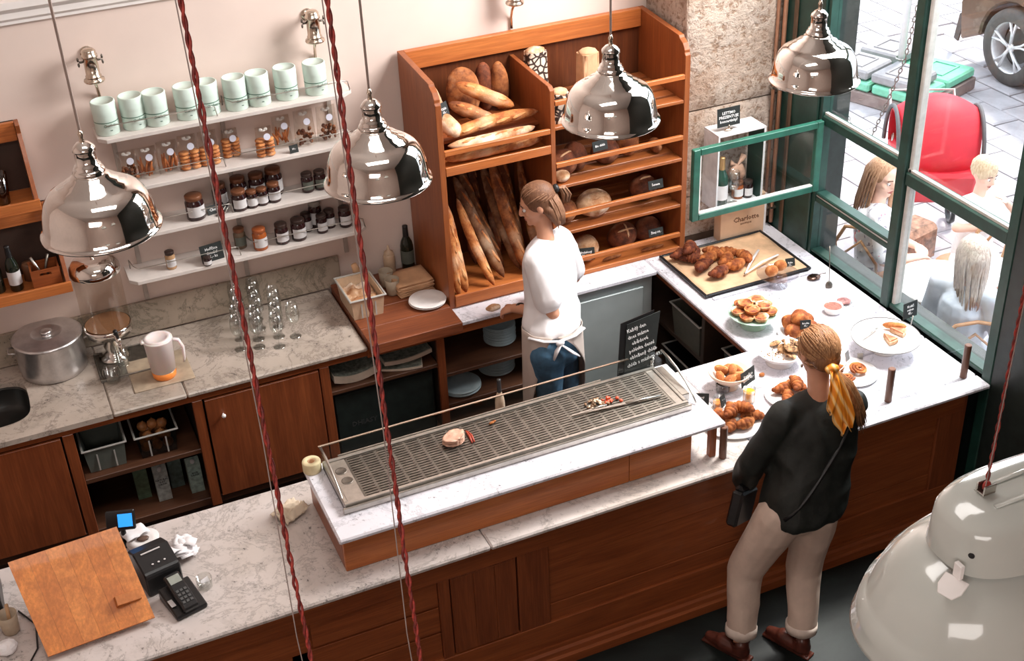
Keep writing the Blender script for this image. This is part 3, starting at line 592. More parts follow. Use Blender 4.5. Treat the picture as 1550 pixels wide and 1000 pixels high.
paper('second stack of newspapers, right of the curled one in the bay', 1.87, 2.07, 0.675, 0.30, 0.26, 0.025, 0.06, 0.018, 'folded newspapers')
paper('loose folded newspaper sticking out under the right stack', 1.86, 2.03, 0.641, 0.24, 0.24, 0.012, -0.3, 0.01)
ov = thing('undercounter_oven', 'black appliance standing in the bay below the newspapers', 'appliance', (1.71, 2.2, 0.151))
ob('body', MB().box((-0.31, -0.26, 0), (0.31, 0.3, 0.44)), M_black, ov, bevel=0.006); ob('front_panel', MB().box((-0.30, -0.268, 0.02), (0.30, -0.26, 0.42)), M_dark, ov, bevel=0.002)
text('DHIASY', 0.045, plain('dim grey print', (0.05, 0.05, 0.05), 0.5), ov, (-0.14, -0.269, 0.20), (PI / 2, 0, 0))
def plate_stack(lab, x, y, z, r, n, mat, group=None, dz=0.008):
    t = thing('plate_stack', lab, 'plates', (x, y, z))
    prof = [(0, 0), (r * .55, 0), (r * .62, .002), (r * .98, .014), (r, .016), (r * .985, .0175), (r * .62, .0065), (r * .55, .004), (0, .004)]
    me = None
    for i in range(n):
        if me is None: o = ob('plate', MB().lathe(prof, 32), mat, t, smooth=True); me = o.data
        else: o = bpy.data.objects.new('plate', me); COL.objects.link(o); o.parent = t
        o.location = (0.002 * math.sin(i * 2), 0.002 * math.cos(i * 3), i * dz)
    return t
def plates(lab, x, y, z, r, n, mat, group, dz=0.008):     # single plates, each a thing
    prof = [(0, 0), (r * .55, 0), (r * .62, .002), (r * .98, .014), (r, .016), (r * .985, .0175), (r * .62, .0065), (r * .55, .004), (0, .004)]
    me = None
    for i in range(n):
        if me is None: o = ob('plate', MB().lathe(prof, 32), mat, None, smooth=True); me = o.data
        else: o = bpy.data.objects.new('plate', me); COL.objects.link(o)
        o.location = (x + 0.002 * math.sin(i * 2), y + 0.002 * math.cos(i * 3), z + i * dz)
        tag(o, lab[0] if i == n - 1 else lab[1] if n == 2 else CNT[n - 1 - i] + ' from the top: ' + lab[1], 'plate', group)
plates(('top blue-grey plate of the short stack under the block', 'blue-grey plate within the short stack beside the bay post'), 2.22, 2.03, 0.326, 0.125, 4, M_chinab, 'blue-grey plates, short stack')
plates(('top plate of the tall stack behind the apron', 'pale plate within the tall stack behind the apron'), 2.50, 2.13, 0.326, 0.115, 16, M_chinab, 'plates, tall lower stack', 0.010)
plates(('top plate of the stack on the upper shelf beside the hand', 'plate within the stack on the upper shelf below the hand'), 2.52, 2.10, 0.546, 0.10, 12, M_chinab, 'plates on the upper shelf', 0.010)
# ---- on the back counter
pot = thing('stock_pot', 'large dented aluminium pot with lid by the sink', 'pot', (-0.020, 2.458, 0.900))
ob('body', MB().lathe([(0, 0.0), (0.165, 0.0), (0.178, 0.012), (0.183, 0.05), (0.183, 0.205), (0.188, 0.212), (0.183, 0.216)], 40).jitter(0.002, 12), M_alu, pot, smooth=True)
ob('lid', MB().lathe([(0.190, 0.214), (0.190, 0.221), (0.175, 0.226), (0.10, 0.231), (0.088, 0.238), (0.080, 0.238), (0.072, 0.226), (0.0, 0.222)], 40), M_alu, pot, smooth=True)
ob('lid_knob', MB().lathe([(0.032, 0.222), (0.020, 0.232), (0.032, 0.240), (0.034, 0.246), (0.022, 0.252), (0, 0.253)], 20), M_alu, pot, smooth=True)
for s in (-1, 1): ob('handle', MB().tube([(s * .182, -.04, .17), (s * .215, -.03, .175), (s * .215, .03, .175), (s * .182, .04, .17)], .006, 8), M_alu, pot, smooth=True)
tr = thing('drip_tray', 'dark shallow tray under the drinks dispenser', 'tray', (0.36, 2.33, 0.9), 0.0)
ob('tray', MB().box((-.17, -.15, 0), (.17, .15, .006)).box((-.17, -.15, .006), (.17, -.142, .016)).box((-.17, .142, .006), (.17, .15, .016)).box((-.17, -.142, .006), (-.162, .142, .016)).box((.162, -.142, .006), (.17, .142, .016)), M_steeld, tr, bevel=0.002)
dx, dy = 0.305, 2.42
dp = thing('drinks_dispenser', 'tall glass drinks dispenser with chrome lid and black tap', 'dispenser', (dx, dy, 0.9065))
ob('stand', MB().lathe([(0, 0), (0.085, 0), (0.088, 0.008), (0.06, 0.02), (0.042, 0.05), (0.05, 0.075), (0.036, 0.11), (0.05, 0.145), (0.10, 0.165), (0.130, 0.17), (0.132, 0.215), (0.128, 0.218)], 32), M_chrome, dp, smooth=True)
ob('juice', MB().lathe([(0, 0.19), (0.122, 0.19), (0.122, 0.222), (0, 0.222)], 32), plain('brown juice', (0.24, 0.12, 0.06), 0.15), dp)
ob('glass_cylinder', MB().lathe([(0.126, 0.219), (0.126, 0.545)], 36), glass('smoky glass', (0.93, 0.90, 0.86), 0.10), dp, smooth=True)
ob('lid', MB().lathe([(0.134, 0.546), (0.136, 0.552), (0.134, 0.585), (0.110, 0.620), (0.06, 0.638), (0, 0.642)], 36), M_chrome, dp, smooth=True)
ob('lid_knob', MB().lathe([(0.012, 0.640), (0.008, 0.653), (0.014, 0.665), (0.010, 0.675), (0, 0.677)], 16), M_chrome, dp, smooth=True)
tp = ob('tap', MB().cyl((0.02, -0.10, 0.19), (0.03, -0.155, 0.175), 0.014).cyl((0.03, -0.15, 0.185), (0.03, -0.152, 0.11), 0.012, 0.010).ball((0.03, -.15, .18), .018), M_chrome, dp, smooth=True)
ob('tap_lever', MB().tube([(0.03, -.15, .19), (0.025, -.155, .23), (0.02, -.165, .25)], [.008, .009, .013], 8), M_black, tp, smooth=True)
def tumbler(name, lab, loc, r, h, mat=M_glass, group=None, inner=None, rt=None):
    t = thing(name, lab, 'glass', loc, group=group); rt = rt or r
    ob('glass', MB().lathe([(0, 0), (r * .9, 0), (r, .004), (rt, h), (rt * .96, h), (r * .92, .008), (0, .008)], 24), mat, t, smooth=True)
    if inner: ob('contents', MB().lathe([(0, .0085), (r * .90, .0085), (r * .9 + (rt - r) * .8, h * inner[1]), (0, h * inner[1])], 20), inner[0], t, smooth=False)
    return t
tumbler('glass_carafe', 'clear glass carafe standing on the dark drip tray', (0.331, 2.297, 0.906), 0.034, 0.12)
j = tumbler('clip_jar', 'small empty glass jar with wire clip before the dispenser', (0.254, 2.170, 0.900), 0.040, 0.085, rt=.036)
ob('wire_clip', MB().tube([(0.04, 0, .03), (.046, 0, .06), (.04, 0, .09), (0, -.038, .088), (-.04, 0, .09), (-.046, 0, .06), (-.04, 0, .03)], .0025, 6), M_steel, j, smooth=True)
ob('lid', MB().lathe([(0.039, .087), (.039, .097), (.02, .104), (0, .106)], 24), M_glass, j, smooth=True)
pb = thing('pastry_board', 'flat brown-stained marble board under the plastic pitcher', 'board', (0.50, 2.12, 0.9)); ob('slab', MB().box((-.16, -.13, 0), (.17, .20, .008)), plain('brown stained stone', (0.40, 0.31, 0.22), 0.4, var=0.3, scale=8), pb, bevel=0.002)
pi = thing('plastic_pitcher', 'frosted white plastic pitcher with orange juice at the bottom', 'pitcher', (0.522, 2.084, 0.908))
t = NT('frosted plastic'); t.set(0.35, 0, 0.4); t.b.inputs['Base Color'].default_value = (0.82, 0.72, 0.70, 1); t.b.inputs['Subsurface Weight'].default_value = 0.25; M_frost = t.m
ob('body', MB().lathe([(0, .045), (.066, .045), (.077, .23), (.080, .235), (.080, .242), (.072, .242)], 32), M_frost, pi, smooth=True)
ob('juice', MB().lathe([(0, 0), (.058, 0), (.064, .01), (.066, .0448), (0, .0448)], 32), plain('orange juice', (0.90, 0.27, 0.05), 0.3), pi, smooth=True)
ob('lid', MB().lathe([(.073, .240), (.070, .249), (.055, .251), (.05, .244), (0, .243)], 32).box((-.092, -.02, .236), (-.07, .02, .244)), M_frost, pi, smooth=True)
ob('handle', MB().tube([(.074, -.01, .222), (.105, -.02, .215), (.122, -.028, .17), (.118, -.028, .10), (.112, -.026, .075)], [.013, .013, .012, .011, .009], 10, 0.7), M_frost, pi, smooth=True)
# wine glasses
wg = None; k = 0; rr = random.Random(3)
spots = [(0.97, 2.17), (1.07, 2.14), (1.17, 2.10), (1.00, 2.27), (1.09, 2.23), (1.19, 2.20), (1.28, 2.16), (1.02, 2.37), (1.12, 2.33), (1.22, 2.30), (1.03, 2.47), (1.13, 2.44), (1.24, 2.40), (1.04, 2.56), (1.15, 2.545)]
ROWS = [('front', 3), ('second', 4), ('third', 3), ('fourth', 3), ('hindmost', 2)]; GN = [ORD[j] + ' wine glass in the ' + r_ + ' row on the back counter' for r_, n_ in ROWS for j in range(n_)]
for gi, (x, y) in enumerate(spots):
    x += rr.uniform(-.008, .008); y += rr.uniform(-.008, .008)
    if wg is None:
        wg = thing('wine_glass', '', 'glass', (x, y, 0.9), group='wine glasses on the back counter'); o = wg
        ob('bowl', MB().lathe([(.004, .085), (.024, .097), (.038, .125), (.040, .155), (.033, .215), (.0315, .215), (.038, .155), (.036, .127), (.022, .102), (0, .092)], 20), M_glass, wg, smooth=True)
        ob('stem', MB().lathe([(.005, .003), (.0035, .02), (.0035, .07), (.005, .086)], 8), M_glass, wg, smooth=True)
        ob('foot', MB().lathe([(0, 0), (.034, 0), (.034, .002), (.006, .004), (0, .004)], 20), M_glass, wg, smooth=True)
    else: o = copy_tree(wg, (x, y, 0.9))
    o['label'] = GN[gi]
# container, plates, papers, squeeze bottle on the block
BZ = 0.936
c_ = crate('flour_tub', 'open milky plastic tub of crumbs and dough cloth on the block', 1.715, 2.24, BZ, 0.20, 0.30, 0.135, plain('cream plastic', (0.56, 0.40, 0.27), 0.4))
m = MB().grid(14, 16, lambda u, w: ((u - .5) * .17, (w - .5) * .26, .085 + .03 * noise.noise(Vector((u * 4, w * 5, 1))) + .012 * noise.noise(Vector((u * 15, w * 15, 2)))))
ob('crumbs', m, B_flour, c_, smooth=True, kind='stuff')
tumbler('paper_cup', 'beige cup on the block right of the tub', (1.93, 2.30, BZ), .036, .10, plain('beige cup', (0.42, 0.34, 0.25), 0.5), rt=.045)
tumbler('paper_cup', 'second beige cup farther back on the block', (1.93, 2.41, BZ), .036, .10, plain('beige cup', (0.42, 0.34, 0.25), 0.5), rt=.045)
ld = thing('rolled_bag', 'rolled paper bag leaning up out of the tub area', 'bag', (1.80, 2.47, BZ)); ob('roll', MB().tube([(0, 0, 0.0), (-.02, 0, .08), (-.05, -.02, .17)], [.03, .028, .016], 10, .7).jitter(.006, 20), M_kraft, ld, smooth=True)
plates(('top of two white plates on the wooden block', 'lower of two white plates on the wooden block'), 2.075, 2.10, BZ, 0.112, 2, M_china, 'white plates on the block', 0.011)
r = thing('paper_bags', 'thick pile of brown paper bags on the wooden block', 'paper bags', (2.05, 2.32, BZ), 0.08)
rr = random.Random(8)
for i in range(9):
    a = rr.uniform(-.05, .05); m = MB().grid(6, 5, lambda u, w, i=i: ((u - .5) * .22, (w - .5) * .20, i * .009 + .006 * noise.noise(Vector((u * 2, w * 2, i)))))
    o = ob('paper_bag', m, M_kraft if i % 3 else M_parch, r, (rr.uniform(-.006, .006), rr.uniform(-.006, .006), 0.004), a, smooth=True, solid=0.004)
sb = thing('squeeze_bottle', 'cream squeeze bottle with nozzle against the back wall', 'bottle', (2.00, 2.545, BZ))
ob('body', MB().lathe([(0, 0), (.034, 0), (.036, .01), (.036, .12), (.030, .135), (0, .135)], 20), plain('cream plastic', (0.56, 0.4, 0.27)), sb, smooth=True)
ob('nozzle', MB().lathe([(.030, .1355), (.028, .148), (.012, .155), (.005, .19), (0, .191)], 16), plain('cream plastic', (0.56, 0.4, 0.27)), sb, smooth=True)
def bottle(name, lab, loc, r, h, mat, labmat=None, capmat=None, group=None, s=1.0):
    t = thing(name, lab, 'bottle', loc, group=group)
    ob('body', MB().lathe([(0, .004), (r * .8, 0), (r, .008), (r, h * .55), (r * .85, h * .65), (r * .38, h * .78), (r * .34, h * .97), (r * .4, h * .975), (r * .4, h), (0, h)], 20), mat, t, smooth=True)
    if labmat: ob('label', MB().lathe([(r + .0008, h * .16), (r + .0008, h * .46)], 20), labmat, t, smooth=True)
    if capmat: ob('foil', MB().lathe([(r * .46, h * .76), (r * .42, h * .985), (r * .42, h + .003), (0, h + .004)], 16), capmat, t, smooth=True)
    return t
M_bott = plain('dark bottle glass', (0.012, 0.016, 0.010), 0.08); M_dlabel = plain('dark label', (0.10, 0.11, 0.09), 0.6)
bottle('oil_bottle', 'dark glass bottle against the wall behind the paper bags', (2.12, 2.55, BZ), .040, .29, M_bott, M_dlabel, M_black)
# hook with scraps on the wall right of the shelves
# ------------------------------------------------------------ wall shelves over the back counter
ws = thing('wall_shelves', 'four long white wall shelves with wire rails over the back counter', 'shelf', (1.15, 2.6, 1.34))
SZ = [2.19, 1.895, 1.615, 1.345]
def wob(name, mb, mat, **kw): return ob(name, mb, mat, ws, world=True, **kw)
M_shelf = plain('shelf paint', (0.66, 0.60, 0.56), 0.5, var=0.05)
for i, z in enumerate(SZ):
    wob('shelf', MB().prism([(0.47, 2.618), (0.47, 2.44), (0.51, 2.395), (1.79, 2.395), (1.85, 2.44), (1.85, 2.618)], 2, z - .022, z), M_shelf, bevel=0.002)
    for x0, x1 in ((0.50, 1.10), (1.16, 1.84)):
        wob('wire_rail', MB().tube([(x0, 2.57, z + .001), (x0, 2.57, z + .055), (x0 + .01, 2.47, z + .062), (x0 + .03, 2.425, z + .062), (x1 - .03, 2.425, z + .062), (x1 - .008, 2.43, z + .055), (x1, 2.43, z + .001)], .0028, 6), M_steel, smooth=True)
for x in (0.56, 1.15, 1.76):
    wob('bracket_rail', MB().box((x - .012, 2.607, 1.11), (x + .012, 2.619, 2.17)), plain('grey bracket', (0.42, 0.36, 0.32), 0.5))
    for z in SZ[1:]: wob('bracket', MB().prism([(2.606, z - .023), (2.606, z - .085), (2.595, z - .085), (2.44, z - .023)], 0, x - .004, x + .004), plain('grey bracket', (0.42, 0.36, 0.32)))
# mint tins on the top shelf
TY = 2.50; zt = SZ[0] + .0005
tin = None
for k, px in enumerate((157, 199, 233, 279, 309, 353, 388, 433, 476)):
    x = {157: 0.538, 199: 0.679, 233: 0.798, 279: 0.963, 309: 1.074, 353: 1.225, 388: 1.350, 433: 1.507, 476: 1.671}[px]
    lab = ORD[k] + ' of the nine mint green tins on the top shelf'
    if tin is None:
        tin = thing('storage_tin', lab, 'tin', (x, TY, zt), group='mint tins on the top shelf'); o = tin
        ob('body', MB().lathe([(0, 0), (.060, 0), (.062, .003), (.062, .110)], 28), M_mint, tin, smooth=True)
        ob('lid', MB().lathe([(.0632, .1105), (.0632, .172), (.060, .176), (.056, .1755), (.055, .172), (0, .172)], 28), M_mint, tin, smooth=True)
        ob('band', MB().lathe([(.0627, .070), (.0627, .0745)], 28), plain('dark green band', (0.05, 0.16, 0.10), 0.5), tin, smooth=True)
        text('Charlotte', .019, plain('dark green print', (0.05, 0.14, 0.10), 0.6), tin, (0.006, -.0632, .058), (PI / 2, 0, 0.1)); text('tea', .010, plain('dark green print', (0.05, 0.14, 0.10)), tin, (0.006, -.0632, .03), (PI / 2, 0, 0.1))
        tin.rotation_euler[2] = 0.1
    else: o = copy_tree(tin, (x, TY + .006 * math.sin(k * 2), zt), 0.15 * math.sin(k * 1.7) + .1, lab)
# cellophane bags of biscuits on the second shelf
M_bisc = bread('biscuit', (0.62, 0.26, 0.09), (0.45, 0.15, 0.05), 0.2, scale=60); M_stick = bread('cheese stick', (0.60, 0.20, 0.06), (0.36, 0.1, 0.03), 0.4)
M_sticker = plain('pale lilac sticker', (0.62, 0.62, 0.72), 0.6, var=0.02)
def bag(lab, x, kind, w=.10, h=.17, y=2.50, group='bags of biscuits', sz=None):
    z = sz if sz is not None else SZ[1] + .0005
    w *= 1.15; h *= 1.16
    t = thing('biscuit_bag', lab, 'biscuits', (x, y, z), group=group)
    rr = random.Random(int(x * 1000))
    if kind == 'stack':
        m = MB()
        for cx in (-w * .24, w * .24):
            for i in range(5): m.lathe([(0, 0), (.023, .001), (.0275, .006), (.0275, .013), (.022, .0175), (0, .019)], 14, Matrix.Translation((cx + rr.uniform(-.002, .002), rr.uniform(-.003, .003), .003 + i * .021)))
        ob('biscuit_stack', m, M_bisc, t, smooth=True)
    elif kind == 'stick':
        m = MB()
        for i in range(12): 
            a = rr.uniform(-.5, .5); p = Vector((rr.uniform(-w * .3, w * .3), rr.uniform(-.015, .015), .012 + rr.uniform(0, .03)))
            d_ = Vector((math.sin(a), 0, math.cos(a))) * rr.uniform(.05, .09); m.tube([p, p + d_ * .5, p + d_], [.005, .007, .004], 6)
        ob('cheese_sticks', m, M_stick, t, smooth=True)
    elif kind == 'dark':
        m = MB()
        for i in range(26): m.ball((rr.uniform(-w * .34, w * .34), rr.uniform(-.018, .018), .012 + rr.uniform(0, .085)), rr.uniform(.007, .013), 7, 5)
        ob('truffles', m, bread('nut brittle', (0.26, 0.085, 0.03), (0.07, 0.02, 0.01), 0.3), t, smooth=True)
    def F(u, v, s):
        q = math.sin(PI * u) ** .5 * (1 - v ** 2 * .85)
        return ((u - .5) * w * (1 - .15 * v), s * .028 * q + .004 * noise.noise(Vector((u * 6, v * 6, s + x))), .001 + v * h)
    m = MB().grid(8, 8, lambda u, v: F(u, v, -1)); m.grid(8, 8, lambda u, v: F(u, v, 1))
    ob('cellophane', m, M_bag, t, smooth=True)
    ob('tie', MB().ball((0, 0, h * .86), (.014, .006, .006), 8, 5).ball((.014, 0, h * .9), (.012, .003, .010), 6, 4).ball((-.014, 0, h * .9), (.012, .003, .010), 6, 4), M_white, t, smooth=True)
    ob('sticker', MB().lathe([(0, 0), (.019, 0), (.019, .0012), (0, .0012)], 20, Matrix.Translation((0.012, -.020 - .006, h * .70)) @ Matrix.Rotation(PI / 2 - .2, 4, 'X')), M_sticker, t)
    return t
bag('bag of dark nut brittle at the left end of the second shelf', 0.60, 'dark', .10, .15)
bag('bag of orange cheese sticks lying left of the pale macaroons', 0.70, 'stick', .11, .15)
bag('second bag of orange cheese sticks, just left of the stacked biscuits', 0.815, 'stick', .11, .16)
bag('bag of stacked round golden biscuits left of the red cord', 0.925, 'stack', .10, .17)
bag('bag of stacked biscuits immediately left of the red cord', 1.035, 'stack', .10, .17)
bag('small bag of biscuit stacks set back right of the red cord', 1.165, 'stack', .09, .14, 2.55)
bag('bag of stacked biscuits standing alone in the shelf middle', 1.335, 'stack', .09, .15, 2.46)
bag('bag of orange sticks behind the small black sign', 1.455, 'stick', .10, .16, 2.54)
bag('bag of dark truffles with lilac sticker, second from right', 1.575, 'dark', .11, .18)
bag('bag of dark truffles at the right end of the second shelf', 1.705, 'dark', .11, .18)
def card(name, lab, loc, w, h, rz, s=None, size=.02, tilt=0.25, cat='sign', leg=True, base=None):
    t = thing(name, lab, cat, loc, rz); R = Matrix.Rotation(-tilt, 4, 'X')
    z0 = base if base is not None else 0.0
    m = MB().box((-w / 2, -.002, z0), (w / 2, .002, z0 + h), R); ob('board', m, M_chalk, t, bevel=0)
    if leg: ob('stand', MB().cyl((0, 0.004, max(z0, .004) + h * .2), (0, .02 + h * .25, .004), .0025, .003, 6).ball((0, .02 + h * .25, .004), .004, 6, 4), M_steel, t)
    if s:
        e = Euler((PI / 2 - tilt, 0, 0)); p = R @ Vector((0, -.0026, z0 + h * .5)); text(s, size, M_white, t, p, e, space=1.05)
    return t
card('chalk_sign', 'tiny black sign standing before the bags on the second shelf', (1.485, 2.425, SZ[1] + .0005), .05, .045, 0.1, '39,-', .014)
# jars
M_jam = plain('dark jam', (0.030, 0.010, 0.010), 0.08, var=0.5); M_amber = plain('amber preserve', (0.36, 0.09, 0.02), 0.1); M_capb = plain('brown lid', (0.20, 0.075, 0.035), 0.35, 0.3); M_capd = plain('dark lid', (0.05, 0.03, 0.025), 0.3, 0.3)
def jar(lab, x, y, z, r, h, mat=M_jam, cap=M_capb, group=None, labmat=M_label):
    r *= 1.08; h *= 1.12; t = thing('jam_jar', lab, 'jar', (x, y, z + .0005), 0.1, group)
    ob('body', MB().lathe([(0, 0), (r * .92, 0), (r, .004), (r, h * .72), (r * .82, h * .80), (r * .80, h * .84)], 20), mat, t, smooth=True)
    ob('lid', MB().lathe([(r * .90, h * .825), (r * .92, h * .83), (r * .92, h * .985), (r * .87, h), (0, h)], 20), cap, t, smooth=True)
    m = MB(); n = 10
    for i in range(n + 1):
        a = -PI / 2 - 1.15 + 2.3 * i / n; m.v += [((r + .0007) * math.cos(a), (r + .0007) * math.sin(a), h * .16), ((r + .0007) * math.cos(a), (r + .0007) * math.sin(a), h * .60)]
    m.f = [(2 * i, 2 * i + 2, 2 * i + 3, 2 * i + 1) for i in range(n)]
    ob('label', m, labmat, t, smooth=True); return t
Z3, Z4 = SZ[2], SZ[3]; G3 = 'jars on the third shelf'; G4 = 'jars on the lowest shelf'
jar('large dark jar with brown cloth-like lid, alone at left of third shelf', 0.90, 2.47, Z3, .048, .125, group=G3)
for i, (x, y, r, h) in enumerate(((1.145, 2.46, .040, .105), (1.215, 2.455, .030, .09), (1.275, 2.46, .030, .09), (1.345, 2.47, .035, .10))):
    jar(('front row dark jar beside the red cord on the third shelf', 'second small dark jar in the front row of the third shelf', 'third small dark jar in the front row of the third shelf', 'rightmost dark jar in the front row of the third shelf')[i], x, y, Z3, r, h, group=G3)
for i, (x, y, r, h) in enumerate(((1.06, 2.56, .038, .12), (1.17, 2.565, .042, .13), (1.275, 2.565, .042, .13), (1.375, 2.565, .045, .14))):
    jar(('back row jar with brown lid left of the red cord, third shelf', 'back row jar just right of the red cord, third shelf', 'third jar of the back row on the third shelf', 'tallest jar at the right of the back row, third shelf')[i], x, y, Z3, r, h, group=G3)
for i, x in enumerate((1.55, 1.625, 1.70)): jar(('dark squat jar left of three near the hanging lamp', 'middle dark squat jar of three near the hanging lamp', 'right dark squat jar of three, half behind the lamp')[i], x, 2.50, Z3, .032, .10, cap=M_capd, group=G3, labmat=M_dlabel)
s_ = card('chalk_sign', 'black sign leaning among black spoons on the third shelf', (1.015, 2.47, Z3 + .0005), .10, .05, 0.2, 'Chutney', .022, 0.5); 
sp = thing('spoon_bundle', 'bundle of black and steel sample spoons on the third shelf', 'spoons', (1.035, 2.425, Z3 + .0005))
for i in range(4): ob('spoon', MB().tube([(-.03 + i * .012, 0, .004), (-.01 + i * .012, .01, .02), (.02 + i * .01, .02, .045)], [.007, .003, .003], 8), M_steel if i % 2 else M_black, sp, smooth=True)
jar('small jar with dark lid and white label, leftmost on the lowest shelf', 0.715, 2.47, Z4, .026, .095, plain('straw honey', (0.45, 0.27, 0.14), 0.2), M_capd, G4)
card('chalk_sign', 'square chalk sign leaning on the lowest shelf near the red cord', (0.945, 2.44, Z4 + .0005), .13, .10, 0.15, 'Hořčice\ndomácí\n75,- ks', .022, 0.2)
jar('little black jar in front of the square chalk sign', 0.905, 2.41, Z4, .022, .045, M_jam, M_capd, G4)
jar('pale greyish jar set back right of the red cord, lowest shelf', 1.125, 2.53, Z4, .032, .11, plain('greyish preserve', (0.12, 0.08, 0.05), 0.2), M_capb, G4, M_dlabel)
jar('amber red jar with broad white label on the lowest shelf', 1.225, 2.46, Z4, .038, .115, M_amber, plain('red amber lid', (0.38, 0.10, 0.03), 0.3, 0.2), G4)
for i, (x, y, r, h) in enumerate(((1.355, 2.47, .036, .11), (1.455, 2.47, .040, .115), (1.525, 2.55, .03, .10), (1.60, 2.49, .030, .10), (1.66, 2.53, .03, .10), (1.745, 2.50, .035, .11), (1.59, 2.575, .036, .15))):
    jar(('dark jar right of the amber one on the lowest shelf', 'biggest dark jar in the middle of the lowest shelf', 'small dark jar set back behind the biggest one', 'dark jar under the hanging lamp, left one of the pair', 'dark jar under the hanging lamp, right one of the pair', 'dark jar at the far right end of the lowest shelf', 'tall jar with pale lid at the back of the lowest shelf')[i], x, y, Z4, r, h, cap=M_capd if i != 6 else plain('grey lid', (0.3, 0.28, 0.25), 0.4), group=G4)
# wall light fittings
for i, (px, lab) in enumerate((((0.525, 2.56), 'nickel bulkhead wall fitting farthest left above the tins'), ((1.70, 2.56), 'nickel bulkhead wall fitting between the two red cords'), ((2.885, 2.57), 'nickel bulkhead wall fitting cut by the top edge'))):
    t = thing('wall_fitting', lab, 'wall lamp', (px[0], 2.62, px[1]), group='nickel wall fittings')
    Rm = Matrix.Translation((0, -.11, 0))
    ob('arm', MB().cyl((0, 0, .03), (0, -.09, .03), .016, None, 12).lathe([(0, 0), (.034, 0), (.034, .008), (0, .008)], 16, Matrix.Translation((0, 0, .03)) @ Matrix.Rotation(PI / 2, 4, 'X')), M_brass, t, smooth=True)
    ob('body', MB().lathe([(0, .085), (.026, .083), (.036, .072), (.036, .055), (.041, .052), (.041, .040), (.036, .036), (.036, -.055), (.041, -.058), (.041, -.066), (.038, -.070), (.052, -.076), (.054, -.084), (.050, -.090), (0, -.088)], 24, Rm), M_brass, t, smooth=True)
    for s in (-1, 1): ob('wing_knob', MB().cyl((s * .034, -.11, .02), (s * .056, -.11, .02), .006).ball((s * .060, -.11, .034), (.006, .008, .012), 8, 6).ball((s * .060, -.11, .006), (.006, .008, .012), 8, 6), M_steeld, t, smooth=True)
    ob('conduit', MB().tube([(0, -.105, -.085), (0.01, -.04, -.15), (0.015, -.012, -.20), (0.015, -.012, -.365 + (0.1 if i == 2 else 0))], .008, 8), M_brass, t, smooth=True)
# wooden wall crates on the far left
def wcrate(lab, x0, x1, z0, z1, yf):
    t = thing('wall_crate', lab, 'crate', ((x0 + x1) / 2, 2.615, z0))
    prof = [(2.615, z0), (yf, z0), (yf, z0 + .05), (yf + .05, z0 + .14), (2.54, z1 - .05), (2.52, z1), (2.615, z1)]
    for a in (x0, x1 - .022): ob('side_panel', MB().prism(prof, 0, a, a + .022), M_orangeZ, t, world=True, bevel=.002)
    ob('back_panel', MB().box((x0 + .023, 2.605, z0 + .02), (x1 - .023, 2.614, z1)), M_inside, t, world=True)
    ob('top_board', MB().box((x0 + .023, 2.575, z1 - .10), (x1 - .023, 2.60, z1)), M_orange, t, world=True, bevel=.002)
    ob('bottom_board', MB().box((x0 + .023, yf, z0), (x1 - .023, 2.604, z0 + .02)), M_orange, t, world=True, bevel=.002)
    ob('front_lip', MB().box((x0 - .004, yf - .018, z0 - .004), (x1 + .004, yf - .001, z0 + .055)), M_orange, t, world=True, bevel=.002)
    return t
wcrate('upper orange wooden wall crate at the left edge', -0.45, 0.115, 1.91, 2.31, 2.36); wcrate('lower orange wooden wall crate at the left edge', -0.45, 0.165, 1.42, 1.84, 2.34)
tumbler('goblet', 'dim glass goblet standing in the upper wall crate', (-0.05, 2.46, 1.9305), .030, .17, glass('smoked glass', (0.5, 0.42, 0.36), 0.2), rt=.045)
tumbler('goblet', 'second dim goblet half hidden in the upper wall crate', (-0.15, 2.48, 1.9305), .030, .15, glass('smoked glass', (0.5, 0.42, 0.36)), rt=.045)
t = thing('wooden_caddy', 'small wooden caddy with hand slot in the lower wall crate', 'box', (0.055, 2.43, 1.4405))
ob('front', MB().box((-.075, -.05, 0), (-.03, -.04, .11)).box((.03, -.05, 0), (.075, -.04, .11)).box((-.03, -.05, 0), (.03, -.04, .075)).box((-.03, -.05, .092), (.03, -.04, .11)), M_mahog, t)
ob('sides', MB().box((-.075, -.039, 0), (-.066, .08, .11)).box((.066, -.039, 0), (.075, .08, .11)).box((-.066, .07, 0), (.066, .08, .11)).box((-.066, -.039, 0), (.066, .07, .008)), M_mahog, t)
for i, lab in enumerate(('steel whisk handle sticking out of the wooden caddy', 'dark corkscrew sticking out of the wooden caddy')):
    tag(ob('kitchen_tool', MB().tube([(0, 0, 0), (-.02, .0, .07), (-.05 + i * .06, .01, .15)], [.005, .006, .009], 8), M_steel if i == 0 else M_steeld, None, (0.05 + i * .03, 2.45, 1.4495), smooth=True), lab, 'tool')
bottle('dark_bottle', 'dark bottle with white strip in the lower wall crate', (-.10, 2.44, 1.4405), .034, .26, M_bott, M_label, M_black)
bottle('dark_bottle', 'black bottle at the image edge in the lower wall crate', (-.19, 2.46, 1.4405), .034, .24, M_bott, None, M_black)
tag(ob('round_tin', MB().lathe([(0, 0), (.035, 0), (.035, .09), (.03, .10), (0, .10)], 16), plain('brown tin', (0.18, 0.08, 0.04), 0.4), None, (-.02, 2.53, 1.4405), smooth=True), 'brownish tin behind the wooden caddy', 'tin')
